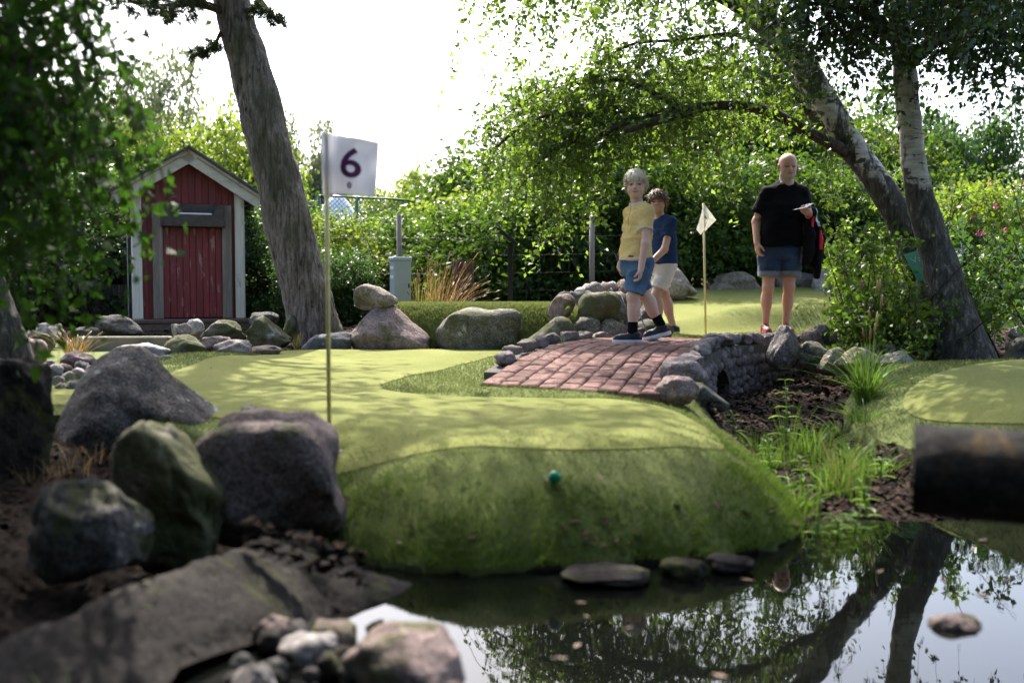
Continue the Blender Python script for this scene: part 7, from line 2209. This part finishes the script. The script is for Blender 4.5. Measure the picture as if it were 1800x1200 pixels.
# ================================================================== the man with the score card
def man():
    O = np.array([P(1370, 586, 10.1)[0], 10.1, 0.0]); O[2] = P(1370, 587, 10.1)[2]
    root = thing('person', 'bald bearded man in black T-shirt and denim shorts reading a card', 'person', O)
    fd = np.array([0, -1.0, 0]); ld = np.array([1.0, 0, 0])
    B = Field([-.42, -.50, -.02], [.46, .28, 1.86], .0050)
    B.loft([(.84, -.01, 0, .165, .125), (.93, -.01, 0, .182, .140), (1.06, .0, -.01, .172, .140), (1.22, .02, 0, .185, .135), (1.36, .03, .01, .190, .118), (1.46, .04, .015, .13, .09), (1.52, .045, .01, .075, .072)], fd[:2], ld[:2], .03)
    shR = np.array([-.148, .01, 1.418]); shL = np.array([.220, .01, 1.422])
    B.cone(shR, shL, .048, .048, .03)
    B.cone([.045, .015, 1.46], [.052, -.005, 1.60], .074, .072, .03)
    hc = np.array([.053, -.035, 1.687]); hh = .252; hf = unit([.0, -.985, -.16]); hu = unit([0, -.16, .985])
    T, A = head_sdf(B, hc, hf, hu, hh, False)
    hR = np.array([-.105, 0, .88]); hL = np.array([.085, 0, .88])
    kR = np.array([-.128, -.03, .475]); aR = np.array([-.140, .015, .095])
    kL = np.array([.083, -.03, .475]); aL = np.array([.068, .015, .095])
    for hp_, kn, an, sg in ((hR, kR, aR, -1), (hL, kL, aL, 1)):
        B.cone(hp_, kn, .095, .056, .04); B.cone(kn, an, .052, .034, .025)
        B.ell(kn * .66 + an * .34 + np.array([sg * .006, .022, 0]), np.eye(3), [.052, .054, .105], .035); B.ell(kn + fd * .012, np.eye(3), [.044, .042, .055], .025)
    eR = np.array([-.236, .035, 1.135]); wR = np.array([-.252, -.055, .915])
    eL = np.array([.272, -.02, 1.150]); wL = np.array([.215, -.235, 1.205])
    for s0_, e_, w_ in ((shR, eR, wR), (shL, eL, wL)):
        B.cone(s0_, e_, .052, .046, .03); B.cone(e_, w_, .050, .032, .02)
    hand(B, wR, [.05, -.15, -1], [.85, .2, 0], [.0, -1, -.1], 1.0, .45)
    hand(B, wL, [-.55, -.75, .10], [-.55, .4, .6], [.1, -.2, 1], .98, .55)
    V, F = B.mesh(); V = relax(V, F, 1, .4)
    C = np.tile(SKIN * np.array([.80, .70, .66]), (len(V), 1)) * (1 + .06 * fbm(V * 8, 13, 2))[:, None]
    C = paint_head(V, C, hc, A, hh, (.22, .15, .11), (.30, .11, .09), (.03, .02, .015), beard=(.36, .34, .32), open_eye=False)
    # tattoo on the outer upper arm
    tm = (V[:, 0] < -.2) & (V[:, 2] > 1.12) & (V[:, 2] < 1.27) & (fbm(V * 38, 5, 2) > .15)
    C[tm] *= .55
    colored('body', V + O, F, C, 'skin', root, O)
    S_ = Field([-.42, -.32, .84], [.46, .30, 1.58], .0065)
    S_.loft([(.885, -.005, -.005, .222, .178), (1.0, .0, -.005, .215, .178), (1.15, .012, -.005, .206, .168), (1.30, .028, 0, .203, .148), (1.375, .036, .01, .188, .126), (1.455, .044, .015, .140, .104), (1.548, .050, .004, .080, .083)], fd[:2], ld[:2], .02)
    for s0_, e_ in ((shR, eR), (shL, eL)):
        dv = unit(e_ - s0_); S_.cone(s0_ + np.array([0, 0, -.008]), s0_ + dv * .30, .064, .080, .06, clips=[(s0_ + dv * .20, dv)])
    for s0_ in (shR, shL): S_.cone([.047, .012, 1.470], s0_, .068, .068, .04)
    S_.ell([.052, -.055, 1.553], [[1, 0, 0], [0, .9, .43], [0, -.43, .9]], [.088, .105, .060], .008, True)
    V, F = S_.mesh(); V = relax(V, F, 2); V = wrinkle(V, F, .015, (7, 7, 11), 48)
    colored('t_shirt', V + O, F, np.tile(np.array([.003, .003, .0036]), (len(V), 1)), 'fabric', root, O)
    D_ = Field([-.34, -.28, .50], [.32, .28, 1.0], .0065)
    D_.loft([(.76, -.01, 0, .195, .145), (.84, -.01, 0, .200, .152), (.96, -.008, 0, .196, .15)], fd[:2], ld[:2], .03)
    ends = []
    for hp_, kn in ((hR, kR), (hL, kL)):
        dv = unit(kn - hp_); end = hp_ + dv * np.linalg.norm(kn - hp_) * .745
        D_.cone(hp_, kn, .122, .108, .02, clips=[(end, dv)])
        D_.cone(end - dv * .065, end + dv * .03, .1135, .1135, .0, clips=[(end, dv), (end - dv * .052, -dv)])
        ends.append((end, dv))
    V, F = D_.mesh(); V = relax(V, F, 1); V = wrinkle(V, F, .012, (9, 9, 10), 58)
    C = np.tile(np.array([.018, .034, .075]), (len(V), 1))
    fade = np.clip(fbm(V * 5, 14, 3), 0, 1)[:, None] * .4
    C = C * (1 - fade) + np.array([.06, .10, .17]) * fade
    for e_, dv in ends:
        dd = (V - e_) @ dv; C[(dd > -.050) & (np.linalg.norm(V - e_, axis=1) < .17)] = (.15, .175, .21)
    colored('shorts', V + O, F, C, 'denim', root, O)
    rd = (.17, .010, .016)
    shoe('shoe', root, O, [-.138, .075, .0], [-.158, -.195, .0], [0, 0, 1], .10, 1.1, rd, (.22, .03, .04), (.55, .5, .5), .050)
    shoe('shoe', root, O, [.064, .075, .0], [.075, -.195, .0], [0, 0, 1], .10, 1.1, rd, (.22, .03, .04), (.55, .5, .5), .050)
    # pink band at the wrist
    dv = unit(wL - eL)
    V, F = tube([wL - dv * .035 + O, wL - dv * .03 + O, wL - dv * .012 + O, wL - dv * .007 + O], [.034, .040, .040, .034], 20); obj('wristband', V, F, M['rose'], root)
    # score card
    cp = wL + unit([-.55, -.75, .10]) * .11 + np.array([-.02, -.01, .035])
    ax = unit([-.86, -.35, -.34]); ay = unit(np.cross([0, 0, 1], ax)); az = np.cross(ax, ay)
    V = []
    for a in np.linspace(-1, 1, 9):
        for b in (-1, 1): V.append(cp + ax * a * .085 + ay * b * .055 + az * (.010 * a * a))
    V = np.array(V); F = [(2 * i, 2 * i + 2, 2 * i + 3, 2 * i + 1) for i in range(8)]
    o = obj('score_card', V + O, F, M['card'], origin=cp + O); md = o.modifiers.new('t', 'SOLIDIFY'); md.thickness = .0015
    tag(o, 'bent white score card in the raised hand of the man', 'card')
    # jacket over the forearm
    J = Field([.10, -.36, .48], [.48, .16, 1.34], .0065)
    mid_ = eL * .45 + wL * .55
    J.cone(eL + np.array([.0, -.03, .012]), wL + np.array([.035, .05, .012]), .072, .058, .02)
    # the two hanging sides and a sleeve
    def drape(pts, k=.03):
        for (p, r0), (q, r1) in zip(pts[:-1], pts[1:]): J.cone(p, q, r0, r1, k)
    drape([(np.array([.305, -.06, 1.15]), .052), (np.array([.325, -.07, .98]), .056), (np.array([.325, -.06, .80]), .052), (np.array([.320, -.06, .70]), .046)])
    drape([(np.array([.245, -.13, 1.15]), .046), (np.array([.250, -.14, 1.0]), .050), (np.array([.245, -.13, .84]), .050), (np.array([.235, -.13, .74]), .044)])
    drape([(np.array([.335, -.12, 1.10]), .036), (np.array([.355, -.12, .95]), .034), (np.array([.350, -.11, .76]), .032), (np.array([.330, -.11, .585]), .034)], .015)
    V, F = J.mesh(); V = relax(V, F, 2); V = wrinkle(V, F, .012, (16, 16, 5), 68)
    C = np.tile(np.array([.007, .007, .009]), (len(V), 1))
    st = (V[:, 0] > .345) & (V[:, 1] < -.11) & (V[:, 2] > .85) & (V[:, 2] < 1.04); C[st] = (.55, .03, .05)
    st = (V[:, 0] > .255) & (V[:, 0] < .285) & (V[:, 1] < -.13) & (V[:, 2] > 1.07) & (V[:, 2] < 1.17); C[st] = (.5, .03, .05)
    st = (np.abs(V[:, 0] - .305 - .25 * (1.22 - V[:, 2])) < .013) & (V[:, 2] > 1.08) & (V[:, 1] < 0); C[st] = (.50, .52, .58)
    o = obj('jacket', V + O, F, M['fabric'], origin=O + np.array([.3, -.1, .6])); setcol(o, C)
    tag(o, 'black jacket with red and white stripes draped over the forearm of the man', 'jacket')
man()
